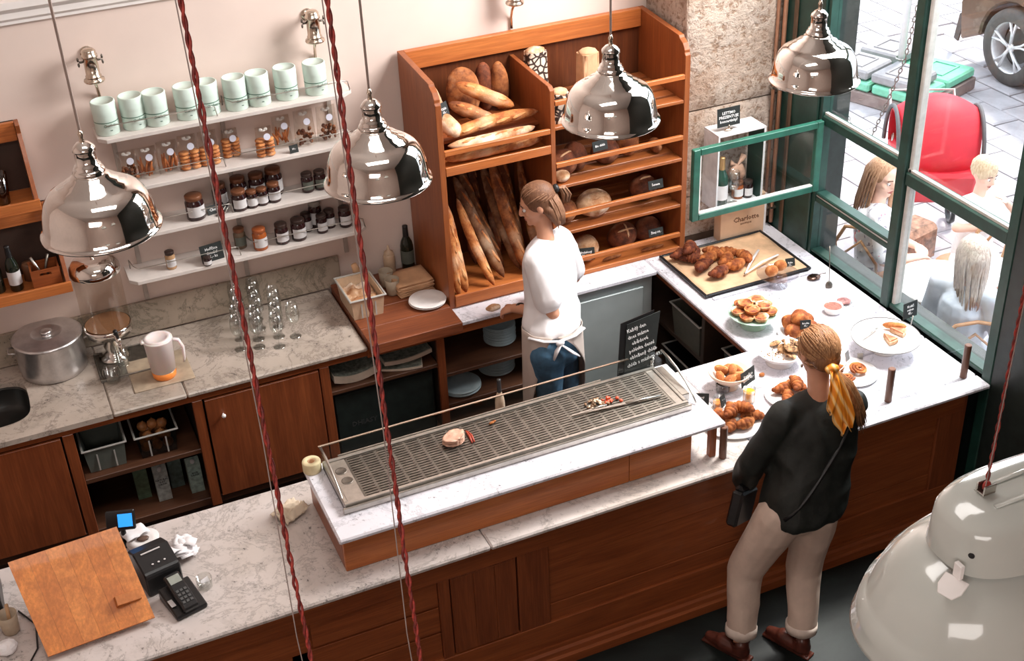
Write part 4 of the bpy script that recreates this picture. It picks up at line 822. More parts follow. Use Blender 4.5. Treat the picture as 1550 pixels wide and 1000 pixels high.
# ------------------------------------------------------------ bread cabinet
bk = thing('bread_cabinet', 'orange oak bread cabinet with baguette bay and slatted loaf shelves', 'cabinet', (2.97, 2.3, 0.9))
def kb(name, mb, mat, bev=.002): return ob(name, mb, mat, bk, world=True, bevel=bev)
CX0, CX1, CF, CB = 2.185, 3.765, 2.02, 2.60
sp_ = lambda dz=0: [(CF, .901), (CF, 2.17), (CF + .012, 2.185), (CF + .012, 2.20), (CF + .035, 2.235), (CF + .075, 2.255), (CF + .085, 2.27), (CB, 2.30), (CB, .901)]
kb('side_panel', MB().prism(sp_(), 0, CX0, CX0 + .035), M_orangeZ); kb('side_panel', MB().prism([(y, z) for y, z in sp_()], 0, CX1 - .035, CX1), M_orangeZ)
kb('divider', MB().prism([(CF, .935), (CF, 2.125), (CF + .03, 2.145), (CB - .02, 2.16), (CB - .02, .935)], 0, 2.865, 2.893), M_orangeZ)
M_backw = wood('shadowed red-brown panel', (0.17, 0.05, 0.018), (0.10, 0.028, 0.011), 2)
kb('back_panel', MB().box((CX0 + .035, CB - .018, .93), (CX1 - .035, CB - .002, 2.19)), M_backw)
kb('crest_board', MB().box((CX0 + .035, CB - .045, 2.19), (CX1 - .035, CB, 2.30)), M_orange)
kb('bottom_board', MB().box((CX0 + .035, CF, .901), (CX1 - .035, CB - .02, .93)), M_orange)
kb('bottom_lip', MB().box((CX0 + .035, CF - .012, .915), (2.865, CF + .010, .985)), M_orange)
LX0, LX1, RX0, RX1 = CX0 + .036, 2.864, 2.894, CX1 - .036
kb('shelf', MB().box((LX0, CF, 1.748), (LX1, CB - .02, 1.772)), M_orange); kb('shelf_lip', MB().box((LX0, CF - .002, 1.748), (LX1, CF - .02 + .03, 1.80)), M_orange)
kb('rail', MB().box((LX0, CF, 1.868), (LX1, CF + .022, 1.898)), M_orange); kb('shelf', MB().box((LX0, CF + .16, 1.87), (LX1, CB - .02, 1.888)), M_mahog)
RZ = (1.90, 1.53, 1.222)
for z in RZ:
    for i in range(5):
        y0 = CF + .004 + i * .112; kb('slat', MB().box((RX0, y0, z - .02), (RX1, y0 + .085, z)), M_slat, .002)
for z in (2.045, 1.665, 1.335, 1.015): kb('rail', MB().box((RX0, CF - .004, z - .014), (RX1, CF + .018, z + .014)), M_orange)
# ---- loaves
B_dusty = bread('dusty dark crust', (0.26, 0.12, 0.055), (0.12, 0.045, 0.02), 0.6, (0.52, 0.38, 0.26))
B_pale = bread('pale split crust', (0.66, 0.33, 0.13), (0.50, 0.19, 0.06), 0.4)
BM = {}
def baguette(name, lab, p0, p1, r, mat, group=None, flat=.85, scores=4, bend=.0, cat='bread'):
    p0 = Vector(p0); p1 = Vector(p1); L = (p1 - p0).length; n = 26; path = []; R = []
    for i in range(n + 1):
        t = i / n; q = 2 * t - 1; path.append((t * L, bend * (1 - q * q), 0)); R.append(max(.0015, r * (1 - abs(q) ** 3.2) ** .6))
    m = MB().tube(path, R, 14, flat); m.jitter(.10 * r, .8 / r)
    ax_ = (p1 - p0).normalized(); zz = Vector((0, -.75, .66)); zz = (zz - ax_ * zz.dot(ax_)).normalized()
    o = thing(name, lab, cat, tuple(p0), group=group); o.rotation_euler = Matrix((ax_, zz.cross(ax_), zz)).transposed().to_euler()
    ob('crust', m, mat, o, smooth=True)
    if scores:
        s = MB()
        for k in range(scores):
            c = L * (.14 + .72 * (k + .5) / scores); s.ball((c, 0, r * flat * .84), (L * .34 / scores, r * .24, r * .14), 10, 6, Matrix.Rotation(.16, 4, 'Z'))
            
        s.jitter(.004, 60); ob('score', s, B_gold if mat is not B_dark and mat is not B_gold else B_brown if mat is B_dark else B_pale, o, smooth=True)
    return o
def loaf(name, lab, loc, r, mat, rz=0, group=None, tilt=0.0, score=None, smat=None, cat='bread', ax='X'):
    t = thing(name, lab, cat, loc, rz, group)
    R = Matrix.Rotation(tilt, 4, ax)
    m = MB().ball((0, 0, 0), r, 20, 14, R)
    v = []
    for p in m.v: v.append(p)
    m.jitter(.10 * min(r), .6 / min(r)); z0 = min(p[2] for p in m.v); m.v = [(p[0], p[1], p[2] - z0) for p in m.v]
    ob('crust', m, mat, t, smooth=True)
    if score:
        s = MB()
        for (x0, y0, x1, y1) in score:
            path = []; 
            for i in range(9):
                u = x0 + (x1 - x0) * i / 8; w = y0 + (y1 - y0) * i / 8; q = math.sqrt(max(.02, 1 - u * u - w * w)); path.append(R @ Vector((u * r[0] * 1.0, w * r[1], q * r[2] * 1.01)) - Vector((0, 0, z0)))
            s.tube(path, [.001] + [.006] * 7 + [.001], 6)
        s.jitter(.002, 50); ob('score', s, smat or B_flour, t, smooth=True)
    return t
# standing baguettes in the lower left bay
zb = .932; yf = 2.10
G = 'baguettes standing in the lower bay'
bag_list = [  # x at foot, x at top, y foot, y top, z top, r, mat, label
    (2.266, 2.256, 2.07, 2.12, 1.50, .028, B_gold, 'slim golden baguette squeezed against the left side of the bay'),
    (2.318, 2.262, 2.085, 2.20, 1.52, .040, B_gold, 'bright golden baguette, second from the left side of the bay'),
    (2.50, 2.375, 2.09, 2.30, 1.46, .030, B_gold, 'short golden baguette leaning low across the bay'),
    (2.590, 2.400, 2.15, 2.40, 1.56, .040, B_dusty, 'floury brown baguette leaning behind the short golden one'),
    (2.64, 2.46, 2.27, 2.51, 1.62, .034, B_dusty, 'brown baguette leaning left in the middle of the bay'),
    (2.715, 2.60, 2.20, 2.46, 1.60, .036, B_dusty, 'dark brown baguette with pale split, middle of the bay'),
    (2.40, 2.31, 2.32, 2.52, 1.64, .034, B_dark, 'dark baguette at the back left of the bay'),
    (2.50, 2.47, 2.38, 2.53, 1.66, .034, B_dark, 'dark baguette at the back, third from left'),
    (2.74, 2.62, 2.14, 2.36, 1.66, .040, B_brown, 'reddish baguette leaning beside the barista\'s face'),
    (2.66, 2.68, 2.38, 2.54, 1.66, .034, B_dark, 'dark upright baguette behind the leaning ones'),
    (2.78, 2.74, 2.28, 2.52, 1.68, .040, B_brown, 'brown baguette behind the barista at the bay\'s right'),
    (2.83, 2.82, 2.12, 2.40, 1.60, .030, B_brown, 'baguette against the divider behind the barista'),
    (2.595, 2.56, 2.42, 2.545, 1.70, .030, B_dark, 'thin dark baguette deepest in the bay')]
for (x0, x1, y0, y1, z1, r, mt, lab) in bag_list:
    o = baguette('baguette', lab, (x0, y0, zb + r * .3), (x1, y1, z1), r, mt, G, bend=.012)
# horizontal baguettes on the left shelves
z_ = 1.899
baguette('baguette', 'long golden baguette lying highest on the upper left shelf', (2.28, 2.13, 1.935), (2.86, 2.17, 1.955), .036, B_gold, 'baguettes lying in the upper left bay', bend=.02)
baguette('baguette', 'floury baguette lying right behind the upper rail', (2.26, 2.075, 1.905), (2.80, 2.085, 1.905), .032, B_flour, 'baguettes lying in the upper left bay', bend=-.012)
baguette('baguette', 'thick golden baguette lying under the rail on the lower left shelf', (2.245, 2.10, 1.815), (2.85, 2.10, 1.815), .042, B_gold, bend=.012, flat=.95)
# big loaves standing in the upper left bay
def standing(lab, x, y, z, rx, ry, h, mat, lean=.0, leany=.18, rz=0):
    return loaf('standing_loaf', lab, (x, y, z), (rx, ry, h / 2), mat, rz, 'tall loaves in the upper left bay', -leany, [(0, -.2, 0, .2)] if False else None)
for lab, x, y, rx, ry, h, mt, ly, lx in (('broad floury brown oval loaf standing in the upper bay', 2.52, 2.46, .105, .045, .30, B_brown, .12, -.12), ('dark oval loaf standing third in the upper bay', 2.665, 2.49, .06, .05, .29, B_dark, .12, 0), ('dark loaf with pale split crust standing right of it', 2.745, 2.46, .055, .05, .29, B_brown, .10, .0), ('floury round-ended loaf leaning at the left side of the bay', 2.31, 2.40, .045, .05, .34, B_flour, .0, -.35)):
    t = thing('oval_loaf', lab, 'bread', (x, y, 1.889), 0, 'tall loaves in the upper left bay')
    m = MB().ball((0, 0, 0), (rx, ry, h / 2), 20, 14, Matrix.Rotation(-ly, 4, 'X') @ Matrix.Rotation(lx, 4, 'Y')).jitter(.006, 14); z0 = min(p[2] for p in m.v); m.v = [(p[0], p[1], p[2] - z0) for p in m.v]
    ob('crust', m, mt, t, smooth=True)
baguette('half_loaf', 'glossy split loaf leaning across the middle of the upper bay', (2.44, 2.37, 2.135), (2.74, 2.24, 1.985), .042, B_gold, bend=.0)
baguette('half_loaf', 'brown split loaf leaning just left below the glossy one', (2.36, 2.29, 2.06), (2.61, 2.19, 1.935), .040, B_brown, bend=.0)
baguette('floury_loaf', 'floury loaf end leaning below the tiny black card', (2.25, 2.20, 2.06), (2.36, 2.13, 1.92), .050, B_flour, scores=0)
card('chalk_sign', 'tiny black card stuck on the loaves at the left side', (2.295, 2.16, 2.03), .07, .09, 0.5, 'Chléb\n65,-', .018, 0.3, leg=False)
# loaves on the slatted shelves
SG = 'loaves on the slatted shelves'
X_cross = [(-.6, 0, .6, 0), (0, -.6, 0, .6)]
M_bagp = plain('printed bread bag', (0.75, 0.66, 0.56), 0.7); 
t = NT('leaf printed paper'); t.set(.7); v = t.coord(); vr = t.n('ShaderNodeTexVoronoi', feature='DISTANCE_TO_EDGE'); vr.inputs['Scale'].default_value = 26; t.l(v, vr.inputs['Vector'])
t.color(t.ramp(vr.outputs['Distance'], [(0.10, (0.04, 0.02, 0.015)), (0.16, (0.75, 0.62, 0.50))])); M_print = t.m
for lab, x, y, z, w, d_, h, mt, rz in (('black and cream leaf-printed bread bag behind the divider top', 2.98, 2.46, 1.9005, .14, .10, .30, M_print, .1), ('leaf-printed bread bag standing at the front of the top slatted shelf', 2.965, 2.11, 1.9005, .11, .10, .17, M_print, 0), ('brown paper bag standing crumpled at the back of the top slatted shelf', 3.27, 2.36, 1.9005, .13, .11, .27, M_kraft, .2)):
    t = thing('bread_bag', lab, 'bag', (x, y, z), rz)
    m = MB()
    def F(a, v_):
        n_ = noise.noise(Vector((math.cos(a) * 2, math.sin(a) * 2, v_ * 4 + x))) * .008; q = 1 - .12 * v_; c_, s_ = sq(w / 2, d_ / 2, a, 5); return (c_ * q + n_, s_ * q + n_, v_ * h)
    m.grid(24, 8, lambda u, v_: F(u * 2 * PI, v_)); m.f.append(tuple(8 * 25 + i for i in range(24)))
    ob('bag', m, mt, t, smooth=False)
    ob('bread_top', MB().ball((0, 0, h), (w * .46, d_ * .46, .025), 14, 8).jitter(.005, 30), B_flour if mt is M_print else M_kraft, t, smooth=True)
L_ = [  # label, x, y, z, (rx,ry,rz), mat, rz, tilt, score
    ('dark round loaf at the left front of the second slatted shelf', 3.00, 2.16, RZ[1], (.095, .08, .075), B_dark, .3, .5, [(-.5, 0, .6, .2)]),
    ('dark brown loaf beside the left round one, second slatted shelf', 3.10, 2.20, RZ[1], (.07, .09, .08), B_dark, 0, .5, None),
    ('brown loaf behind the lamp rim, second slatted shelf', 3.30, 2.20, RZ[1], (.09, .08, .07), B_dark, 0, .5, None),
    ('greyish floury loaf right of the lamp rim', 3.46, 2.22, RZ[1], (.07, .07, .09), B_brown, 0, .4, None),
    ('small end of a brown loaf at the far right of the second shelf', 3.63, 2.18, RZ[1], (.035, .06, .045), B_brown, 0, 0, None),
    ('crusty brown loaf at the left below the second rail', 2.955, 2.08, RZ[1], (.05, .045, .035), B_flour, 0, 0, None),
    ('large pale floury loaf on the third slatted shelf beside the ponytail', 3.20, 2.16, RZ[2], (.115, .09, .075), B_flour, .1, .35, [(-.5, .1, .5, 0), (-.3, -.4, .5, -.3)]),
    ('brown loaf left behind the ponytail on the third slatted shelf', 3.00, 2.16, RZ[2], (.08, .08, .07), B_brown, 0, .3, None),
    ('dark loaf behind the small sign at the right of the third shelf', 3.56, 2.20, RZ[2], (.09, .08, .08), B_dark, 0, .4, [(-.4, 0, .5, .1)]),
    ('floury white loaf behind the black card on the bottom shelf', 3.13, 2.14, .931, (.085, .08, .085), B_flour, 0, .5, None),
    ('round brown loaf scored with a floury cross on the bottom shelf', 3.40, 2.17, .931, (.095, .08, .10), B_dark, 0, .75, X_cross),
    ('dark loaf with small label at the right of the bottom shelf', 3.59, 2.19, .931, (.09, .08, .08), B_dark, 0, .4, None)]
for lab, x, y, z, r, mt, rz, ti, sc in L_: loaf('round_loaf', lab, (x, y, z + .0005), r, mt, rz, SG, ti, sc)
disc = MB().lathe([(0, 0), (.048, -.006), (.06, -.02)], 20, Matrix.Translation((3.40, 2.098, 1.085)) @ Matrix.Rotation(1.0, 4, 'X'))
def shard(lab, x, y, z, rz, s=1.0):
    baguette('bread_stick', lab, (x - .07 * s * math.cos(rz), y - .07 * s * math.sin(rz), z + .012), (x + .07 * s * math.cos(rz), y + .07 * s * math.sin(rz), z + .012), .012, B_brown, scores=0)
shard('thin bread stick lying on the bottom board left of the cross loaf', 3.28, 2.07, .931, .1); shard('thin bread stick lying on the bottom board right of the cross loaf', 3.56, 2.065, .931, .05, 1.2)
for lab, loc, w, h, s, rz in (('black card with chalk text behind the barista\'s shoulder', (3.075, 2.035, .995), .13, .075, 'Podmáslový\n78,-', -.25), ('black card with chalk writing at right of the bottom shelf', (3.575, 2.045, 1.03), .10, .05, 'Žitný 64,-', .0), ('black card with chalk writing at right of the third shelf', (3.57, 2.05, 1.352), .10, .055, 'Šumava', .0), ('dark chalk card below the lamp rim on the second shelf', (3.20, 2.06, 1.68), .10, .06, 'Bio chléb', .1)):
    card('chalk_sign', lab, loc, w, h, rz, s, .020 if w > .12 else .018, 0.25, leg=False)
# ------------------------------------------------------------ chrome pendant lamps
proto = None
for k, (p, lab) in enumerate((((0.248, -0.02, 2.852), 'chrome dome pendant lamp farthest left, before the wall crates'), ((1.250, 0.04, 2.778), 'chrome dome pendant lamp second from left, before the shelf ends'), ((2.300, 0.20, 2.742), 'chrome dome pendant lamp hanging before the bread cabinet'), ((3.400, 0.35, 2.655), 'chrome dome pendant lamp farthest right, beside the window post'))):
    if proto is None:
        proto = thing('pendant_lamp', lab, 'lamp', p, group='chrome pendant lamps'); o = proto
        ob('shade', MB().lathe([(.196, -.003), (.202, .000), (.202, .006), (.195, .010), (.190, .016), (.187, .045), (.180, .085), (.168, .118), (.150, .142), (.128, .155), (.112, .160), (.109, .167), (.090, .174), (.087, .183), (.066, .191), (.062, .202), (.048, .208)], 56), M_chrome, proto, smooth=True)
        ob('inner_shade', MB().lathe([(.193, .002), (.183, .045), (.175, .085), (.163, .115), (.14, .140), (.05, .18), (.0, .185)], 40), M_enamel, proto, smooth=True)
        ob('neck', MB().lathe([(.050, .206), (.054, .214), (.050, .224), (.042, .228), (.045, .236), (.036, .240), (.034, .285), (.038, .288), (.036, .300), (.022, .315), (.010, .320), (0, .322)], 32), M_chrome, proto, smooth=True)
        ob('cord_grip', MB().lathe([(.010, .318), (.007, .335), (.010, .345), (.005, .36), (0, .361)], 12), M_brass, proto, smooth=True)
        ob('cord', MB().tube([(0, 0, .355), (0, 0, 3.45)], .0048, 8), plain('pinkish cord', (0.62, 0.48, 0.42), 0.7), proto, smooth=True)
        ob('bulb', MB().ball((0, 0, .09), .035, 16, 10).cyl((0, 0, .12), (0, 0, .19), .018), M_china, proto, smooth=True)
    else: o = copy_tree(proto, p, 0.4 * k, lab)
# ------------------------------------------------------------ red braided cords and white enamel lamps
M_cordr = plain('red braided cord', (0.30, 0.030, 0.020), 0.6, var=0.5, scale=160); M_cordd = plain('thin black cord', (0.03, 0.015, 0.015), 0.5); M_cordw = plain('thin pale wire', (0.28, 0.22, 0.20), 0.4)
def braid(parent, p0, p1, r):
    p0 = Vector(p0); p1 = Vector(p1); L = (p1 - p0).length; n = int(L / .004); d = (p1 - p0).normalized(); u = d.orthogonal().normalized(); w = d.cross(u)
    m1 = MB(); m2 = MB()
    for ph, m, rr_ in ((0, m1, r * .60), (PI, m2, r * .60)):
        path = []
        for i in range(n + 1):
            t = i / n; a = ph + t * L / .018 * 2 * PI * .5; wob_ = noise.noise_vector(Vector((t * L * 7, ph, 3))) * r * .8
            path.append(p0 + d * t * L + (u * math.cos(a) + w * math.sin(a)) * r * .5 + wob_)
        m.tube(path, rr_, 6)
    ob('braided_strand', m1, M_cordr, parent, smooth=True, world=True); ob('braided_strand', m2, plain('dark red braided cord', (0.16, 0.016, 0.012), 0.6, var=0.5, scale=160), parent, smooth=True, world=True)
def ext_(p0, p1, z): p0 = Vector(p0); p1 = Vector(p1); t = (z - p0.z) / (p1.z - p0.z); return p0 + (p1 - p0) * t
def enamel_lamp(lab, cx, cy, zt, cords):
    t = thing('enamel_lamp', lab, 'lamp', (cx, cy, zt), group='white enamel pendant lamps')
    N = 72
    def ring(a, b, z, n): return [(*sq(a, b, 2 * PI * k / N, n), z) for k in range(N)]
    def loft(rs, cap_first=False, cap_last=False):
        vs = []; fs = []
        for r_ in rs: vs += r_
        for i in range(len(rs) - 1):
            for k in range(N): q = (k + 1) % N; fs.append((i * N + k, (i + 1) * N + k, (i + 1) * N + q, i * N + q))
        if cap_first: fs.append(tuple(range(N)))
        return MB().add(vs, fs)
    ob('cap', loft([ring(.001, .001, 0, 2), ring(.10, .035, -.001, 3), ring(.13, .062, -.004, 3), ring(.152, .076, -.014, 2.8), ring(.160, .083, -.028, 2.8), ring(.165, .088, -.092, 2.8)]), M_enamel, t, smooth=True)
    ob('shade', loft([ring(.145, .070, -0.086, 2.8), ring(.158, .081, -0.101, 2.8), ring(.180, .104, -0.110, 2.6), ring(.205, .130, -0.130, 2.5), ring(.228, .153, -0.163, 2.4), ring(.244, .169, -0.204, 2.3), ring(.248, .173, -0.213, 2.3), ring(.254, .179, -0.219, 2.3), ring(.260, .185, -0.245, 2.3), ring(.264, .189, -0.266, 2.3), ring(.266, .191, -0.272, 2.3), ring(.263, .188, -0.276, 2.3), ring(.245, .170, -0.234, 2.3), ring(.21, .135, -0.175, 2.4), ring(.14, .07, -0.130, 2.6)]), M_enamel, t, smooth=True)
    ob('cap_rib', MB().tube([(-.095, -.022, .000), (.0, -.024, .003), (.10, -.022, .0)], .004, 8, .6).tube([(-.095, .022, .000), (.0, .024, .003), (.10, .022, .0)], .004, 8, .6), M_enamel, t, smooth=True)
    ob('clip', MB().prism([(-.020, 0), (-.020, .022), (-.012, .036), (.012, .036), (.020, .022), (.020, 0)], 2, 0, .003, Matrix.Translation((-.168, -.045, -.094)) @ Matrix.Rotation(1.9, 4, 'Z') @ Matrix.Rotation(-.45, 4, 'X')).box((-.172, -.052, -.092), (-.164, -.036, -.066)), M_china, t, bevel=.001)
    ob('vent_hole', MB().lathe([(0, 0), (.005, 0), (.005, .0015), (0, .0015)], 14, Matrix.Translation((-.150, -.046, -.055)) @ Matrix.Rotation(-PI / 2, 4, 'Y') @ Matrix.Rotation(.5, 4, 'X')), M_black, t)
    for (bx, by) in cords:
        ob('cord_mount', MB().box((bx - .012, by - .009, .001), (bx + .012, by + .009, .004)).box((bx - .012, by - .009, .004), (bx + .012, by - .006, .018)).box((bx - .012, by + .006, .004), (bx + .012, by + .009, .018)), M_steel, t, bevel=.001)
        ob('knot', MB().ball((bx, by, .012), (.009, .006, .008), 10, 7).jitter(.002, 90), M_cordr, t, smooth=True)
    return t
LA = enamel_lamp('big white enamel factory lamp at the bottom right corner', 1.325, -3.085, 3.562, ((-.085, .012), (.03, .012)))
braid(LA, (1.240, -3.073, 3.587), (1.240, -3.073, 6.2), .0030); ob('steel_wire', MB().tube([(1.233, -3.078, 3.58), (1.237, -3.080, 3.9), (1.236, -3.070, 6.2)], .0008, 6), M_cordw, LA, world=True)
braid(LA, (1.355, -3.073, 3.587), (1.355, -3.073, 6.2), .0030)
a0, a1 = (0.193, -3.064, 3.672), (0.191, -2.972, 4.470); b0, b1 = (0.315, -3.118, 3.667), (0.319, -3.029, 4.464)
LB = enamel_lamp('white enamel lamp below the picture edge that the two long red cords carry', 0.25, -3.13, 3.42, ((-.065, .0), (.055, .0)))
A0 = ext_(a0, a1, 3.435); B0 = ext_(b0, b1, 3.435); LB.location = ((A0.x + B0.x) / 2, (A0.y + B0.y) / 2, 3.42)
for q0, q1, of in ((a0, a1, -.004), (b0, b1, -.004)):
    braid(LB, ext_(q0, q1, 3.435), ext_(q0, q1, 6.2), .0030)
    e0, e1 = ext_(q0, q1, 3.435), ext_(q0, q1, 6.2); ob('steel_wire', MB().tube([e0 + Vector((of, 0, 0)), e0.lerp(e1, .1) + Vector((-.010, .003, 0)), e0.lerp(e1, .2) + Vector((-.004, .002, 0)), e1 + Vector((of, 0, 0))], .0007, 6), M_cordw, LB, world=True)
# ------------------------------------------------------------ till end of the counter
sc = thing('till_screen', 'tilted oak board with block handle hiding the till', 'board', (-0.13, 0.19, 0.905), 0)
BL, BR, TR, TL = Vector((-0.335, 0.165, 0.915)), Vector((0.112, 0.20, 0.915)), Vector((0.058, 0.53, 1.185)), Vector((-0.40, 0.50, 1.185))
bx = (BR - BL).normalized(); byy = ((TL - BL)).normalized(); nn_ = bx.cross(byy).normalized()
if nn_.z < 0: nn_ = -nn_
for i in range(6):
    u0, u1 = i / 6, (i + 1) / 6; g = .0006
    q = [BL.lerp(BR, u0 + g), BL.lerp(BR, u1 - g), TL.lerp(TR, u1 - g), TL.lerp(TR, u0 + g)]
    m = MB().add([p for p in q] + [p + nn_ * .020 for p in q], [(3, 2, 1, 0), (4, 5, 6, 7), (0, 1, 5, 4), (1, 2, 6, 5), (2, 3, 7, 6), (3, 0, 4, 7)])
    ob('stave', m, wood('glued oak board %d' % (i % 3), ((0.86, 0.30, 0.068), (0.78, 0.26, 0.060), (0.92, 0.34, 0.085))[i % 3], (0.50, 0.155, 0.04), 1, scale=0.7), sc, world=True)
c0 = BL.lerp(BR, .84).lerp(TL.lerp(TR, .84), .27) + nn_ * .020
m = MB(); ey_ = nn_.cross(bx)
def bp(a, b, c): return c0 + bx * a + ey_ * b + nn_ * c
m.add([bp(*p) for p in ((-.055, -.022, 0), (.055, -.022, 0), (.055, .022, 0), (-.055, .022, 0), (-.05, -.022, .028), (.055, -.022, .012), (.055, .022, .012), (-.05, .022, .028))], [(0, 3, 2, 1), (4, 5, 6, 7), (0, 1, 5, 4), (1, 2, 6, 5), (2, 3, 7, 6), (3, 0, 4, 7)])
ob('handle', m, M_board, sc, world=True, bevel=.002)
ob('prop', MB().box((-.30, .47, .901), (-.27, .49, 1.15)).box((-.02, .50, .901), (.01, .52, 1.165)), M_mahogZ, sc, world=True)
def box_thing(name, lab, cat, loc, rz, size, mat, bev=.004, part='body'):
    t = thing(name, lab, cat, loc, rz); ob(part, MB().box((-size[0] / 2, -size[1] / 2, 0), (size[0] / 2, size[1] / 2, size[2])), mat, t, bevel=bev); return t
pr = thing('receipt_printer', 'black receipt printer beside the oak board', 'printer', (0.175, 0.47, 0.901), 0.2); pr.scale = (1.25, 1.25, 1.2)
ob('body', MB().prism([(-.085, 0), (.085, 0), (.085, .10), (.02, .13), (-.075, .10), (-.085, .085)], 0, -.065, .065), M_black, pr, bevel=.005)
ob('paper_slot', MB().box((-.04, .0, .126), (.03, .006, .1285)), M_label, pr)
for i in range(3): ob('button', MB().lathe([(0, 0), (.004, 0), (.004, .002), (0, .002)], 8, Matrix.Translation((.0 + .022 * i - .02, -.05, .110))), M_label, pr)
ph = thing('card_terminal', 'black desk telephone style card terminal before the printer', 'card terminal', (0.245, 0.25, 0.901), 0.25); ph.scale = (1.2, 1.2, 1.2)
ob('base', MB().prism([(-.075, 0), (.075, 0), (.075, .05), (-.075, .018)], 0, -.06, .06), M_black, ph, bevel=.005)
Rp = Matrix.Translation((0, 0, .052)) @ Matrix.Rotation(.32, 4, 'X')
ob('handset', MB().box((-.030, -.08, -.01), (.030, .085, .016), Rp), M_black, ph, bevel=.006)
ob('display', MB().box((-.022, .035, .0165), (.022, .070, .018), Rp), plain('grey lcd', (0.32, 0.34, 0.30), 0.2), ph)
m = MB()
for i in range(3):
    for j in range(4): m.box((-.020 + i * .015, -.055 + j * .017, .0165), (-.010 + i * .015, -.045 + j * .017, .019), Rp)
ob('keys', m, plain('dark grey key', (0.08, 0.08, 0.08), 0.5), ph)
ob('side_label', MB().box((-.055, -.03, .034), (-.038, .02, .036)), M_label, ph)
tl = thing('till_display', 'small black till display with a blue screen above the oak board', 'display', (0.085, 0.78, 0.901), -0.3)
ob('stand', MB().cyl((0, 0, 0), (0, 0, .10), .012).lathe([(0, 0), (.05, 0), (.05, .008), (0, .008)], 20), M_black, tl, smooth=True)
Rt = Matrix.Translation((0, 0, .12)) @ Matrix.Rotation(-.5, 4, 'X')
ob('case', MB().box((-.065, -.012, -.04), (.065, .012, .05), Rt), M_black, tl, bevel=.004)
t = NT('blue lcd'); t.b.inputs['Base Color'].default_value = (.02, .2, .6, 1); t.b.inputs['Emission Color'].default_value = (.03, .35, 1, 1); t.b.inputs['Emission Strength'].default_value = .9
ob('screen', MB().box((-.01, -.0135, -.025), (.055, -.0125, .035), Rt), t.m, tl)
for i in range(3): tag(ob('saucer', MB().lathe([(0, 0), (.04, 0), (.072, .008), (.073, .010), (.04, .003), (0, .003)], 28), M_china, None, (0.155 + .003 * i, .735, .9005 + i * .008), smooth=True), ('bottom', 'middle', 'top')[i] + ' saucer of the small stack behind the till display', 'saucer', 'saucers behind the till')
tag(ob('coins_on_saucer', MB().ball((0, 0, .004), (.03, .02, .005), 8, 5).jitter(.004, 60), plain('brown bits', (0.12, 0.07, 0.05), 0.5), None, (0.16, .735, .9215), smooth=True), 'dark crumbs and small change lying on the top saucer', 'crumbs')
m = MB(); rr = random.Random(12)
rc_ = thing('receipts', 'loose heap of crumpled white receipts on the counter', 'receipts', (0.310, 0.588, 0.900))
for i in range(15):
    a = rr.uniform(-1.6, 1.6); w = .028; L = rr.uniform(.07, .13); ox, oy = rr.uniform(-.03, .03), rr.uniform(-.035, .035)
    m = MB().grid(8, 2, lambda u, v: ((u - .5) * L, (v - .5) * w * 2, .004 + i * .003 + .016 * abs(math.sin(u * 5 + i)) + .008 * abs(noise.noise(Vector((u * 3, v * 2, i))))))
    ob('receipt', m, M_paper, rc_, (ox, oy, 0), a, smooth=True, solid=.0006)
m = MB().grid(6, 4, lambda u, v: ((u - .5) * .12, (v - .5) * .08, .003 + .02 * abs(noise.noise(Vector((u * 2, v * 2, 4))))))
tag(ob('napkin', m, M_paper, None, (0.13, .78, .935), .4, smooth=True, solid=.001, rot=(.1, .1, .4)), 'white paper corner sticking up behind the till display', 'paper')
tumbler('beaker', 'small clear beaker with white card on the counter front', (0.353, 0.312, 0.900), .032, .055, rt=.036)
tag(ob('card_slip', MB().box((-.02, -.001, 0), (.02, .001, .038)), M_paper, None, ((0.359, 0.308, 0.908)), .3, rot=(-.3, 0, .5)), 'white slip standing in the small beaker', 'card')
cp = tumbler('ceramic_cup', 'pale ceramic cup holding sticks at the lower left edge', (-0.459, 0.410, 0.900), .034, .10, plain('worn ceramic', (0.46, 0.36, 0.26), 0.5), rt=.042)
tag(ob('wood_stick', MB().tube([(0, 0, 0), (.01, .01, .14)], .008, 8), plain('wood stick', (0.5, 0.3, 0.16), 0.6), None, ((-0.458, 0.398, 0.910)), smooth=True), 'round wooden stick standing in the pale cup', 'stick')
cr = thing('till_machine', 'black till machinery hidden behind the oak board at the left edge', 'till', (-0.60, 0.60, 0.901)); ob('body', MB().box((-.15, -.12, 0), (.13, .16, .12)), M_black, cr, bevel=.006)
ob('screen', MB().box((-.05, -.05, .121), (.13, .12, .124)), plain('violet screen', (0.25, 0.22, 0.75), 0.3, emit=.5), cr); 
tag(ob('crumpled_foil', MB().ball((0, 0, .02), (.05, .04, .025), 12, 8).jitter(.015, 30), M_paper, None, (-0.492, 0.298, 0.900), smooth=False), 'crumpled white paper at the very lower left corner', 'paper')
tag(ob('black_cable', MB().tube([(-.42, .52, .905), (-.36, .40, .905), (-.37, .25, .905), (-.42, .16, .905), (-.5, .10, .905)], .004, 6), M_black, None, (-.40, .30, .905), smooth=True, world=True), 'black cable curling on the counter beside the oak board', 'cable')
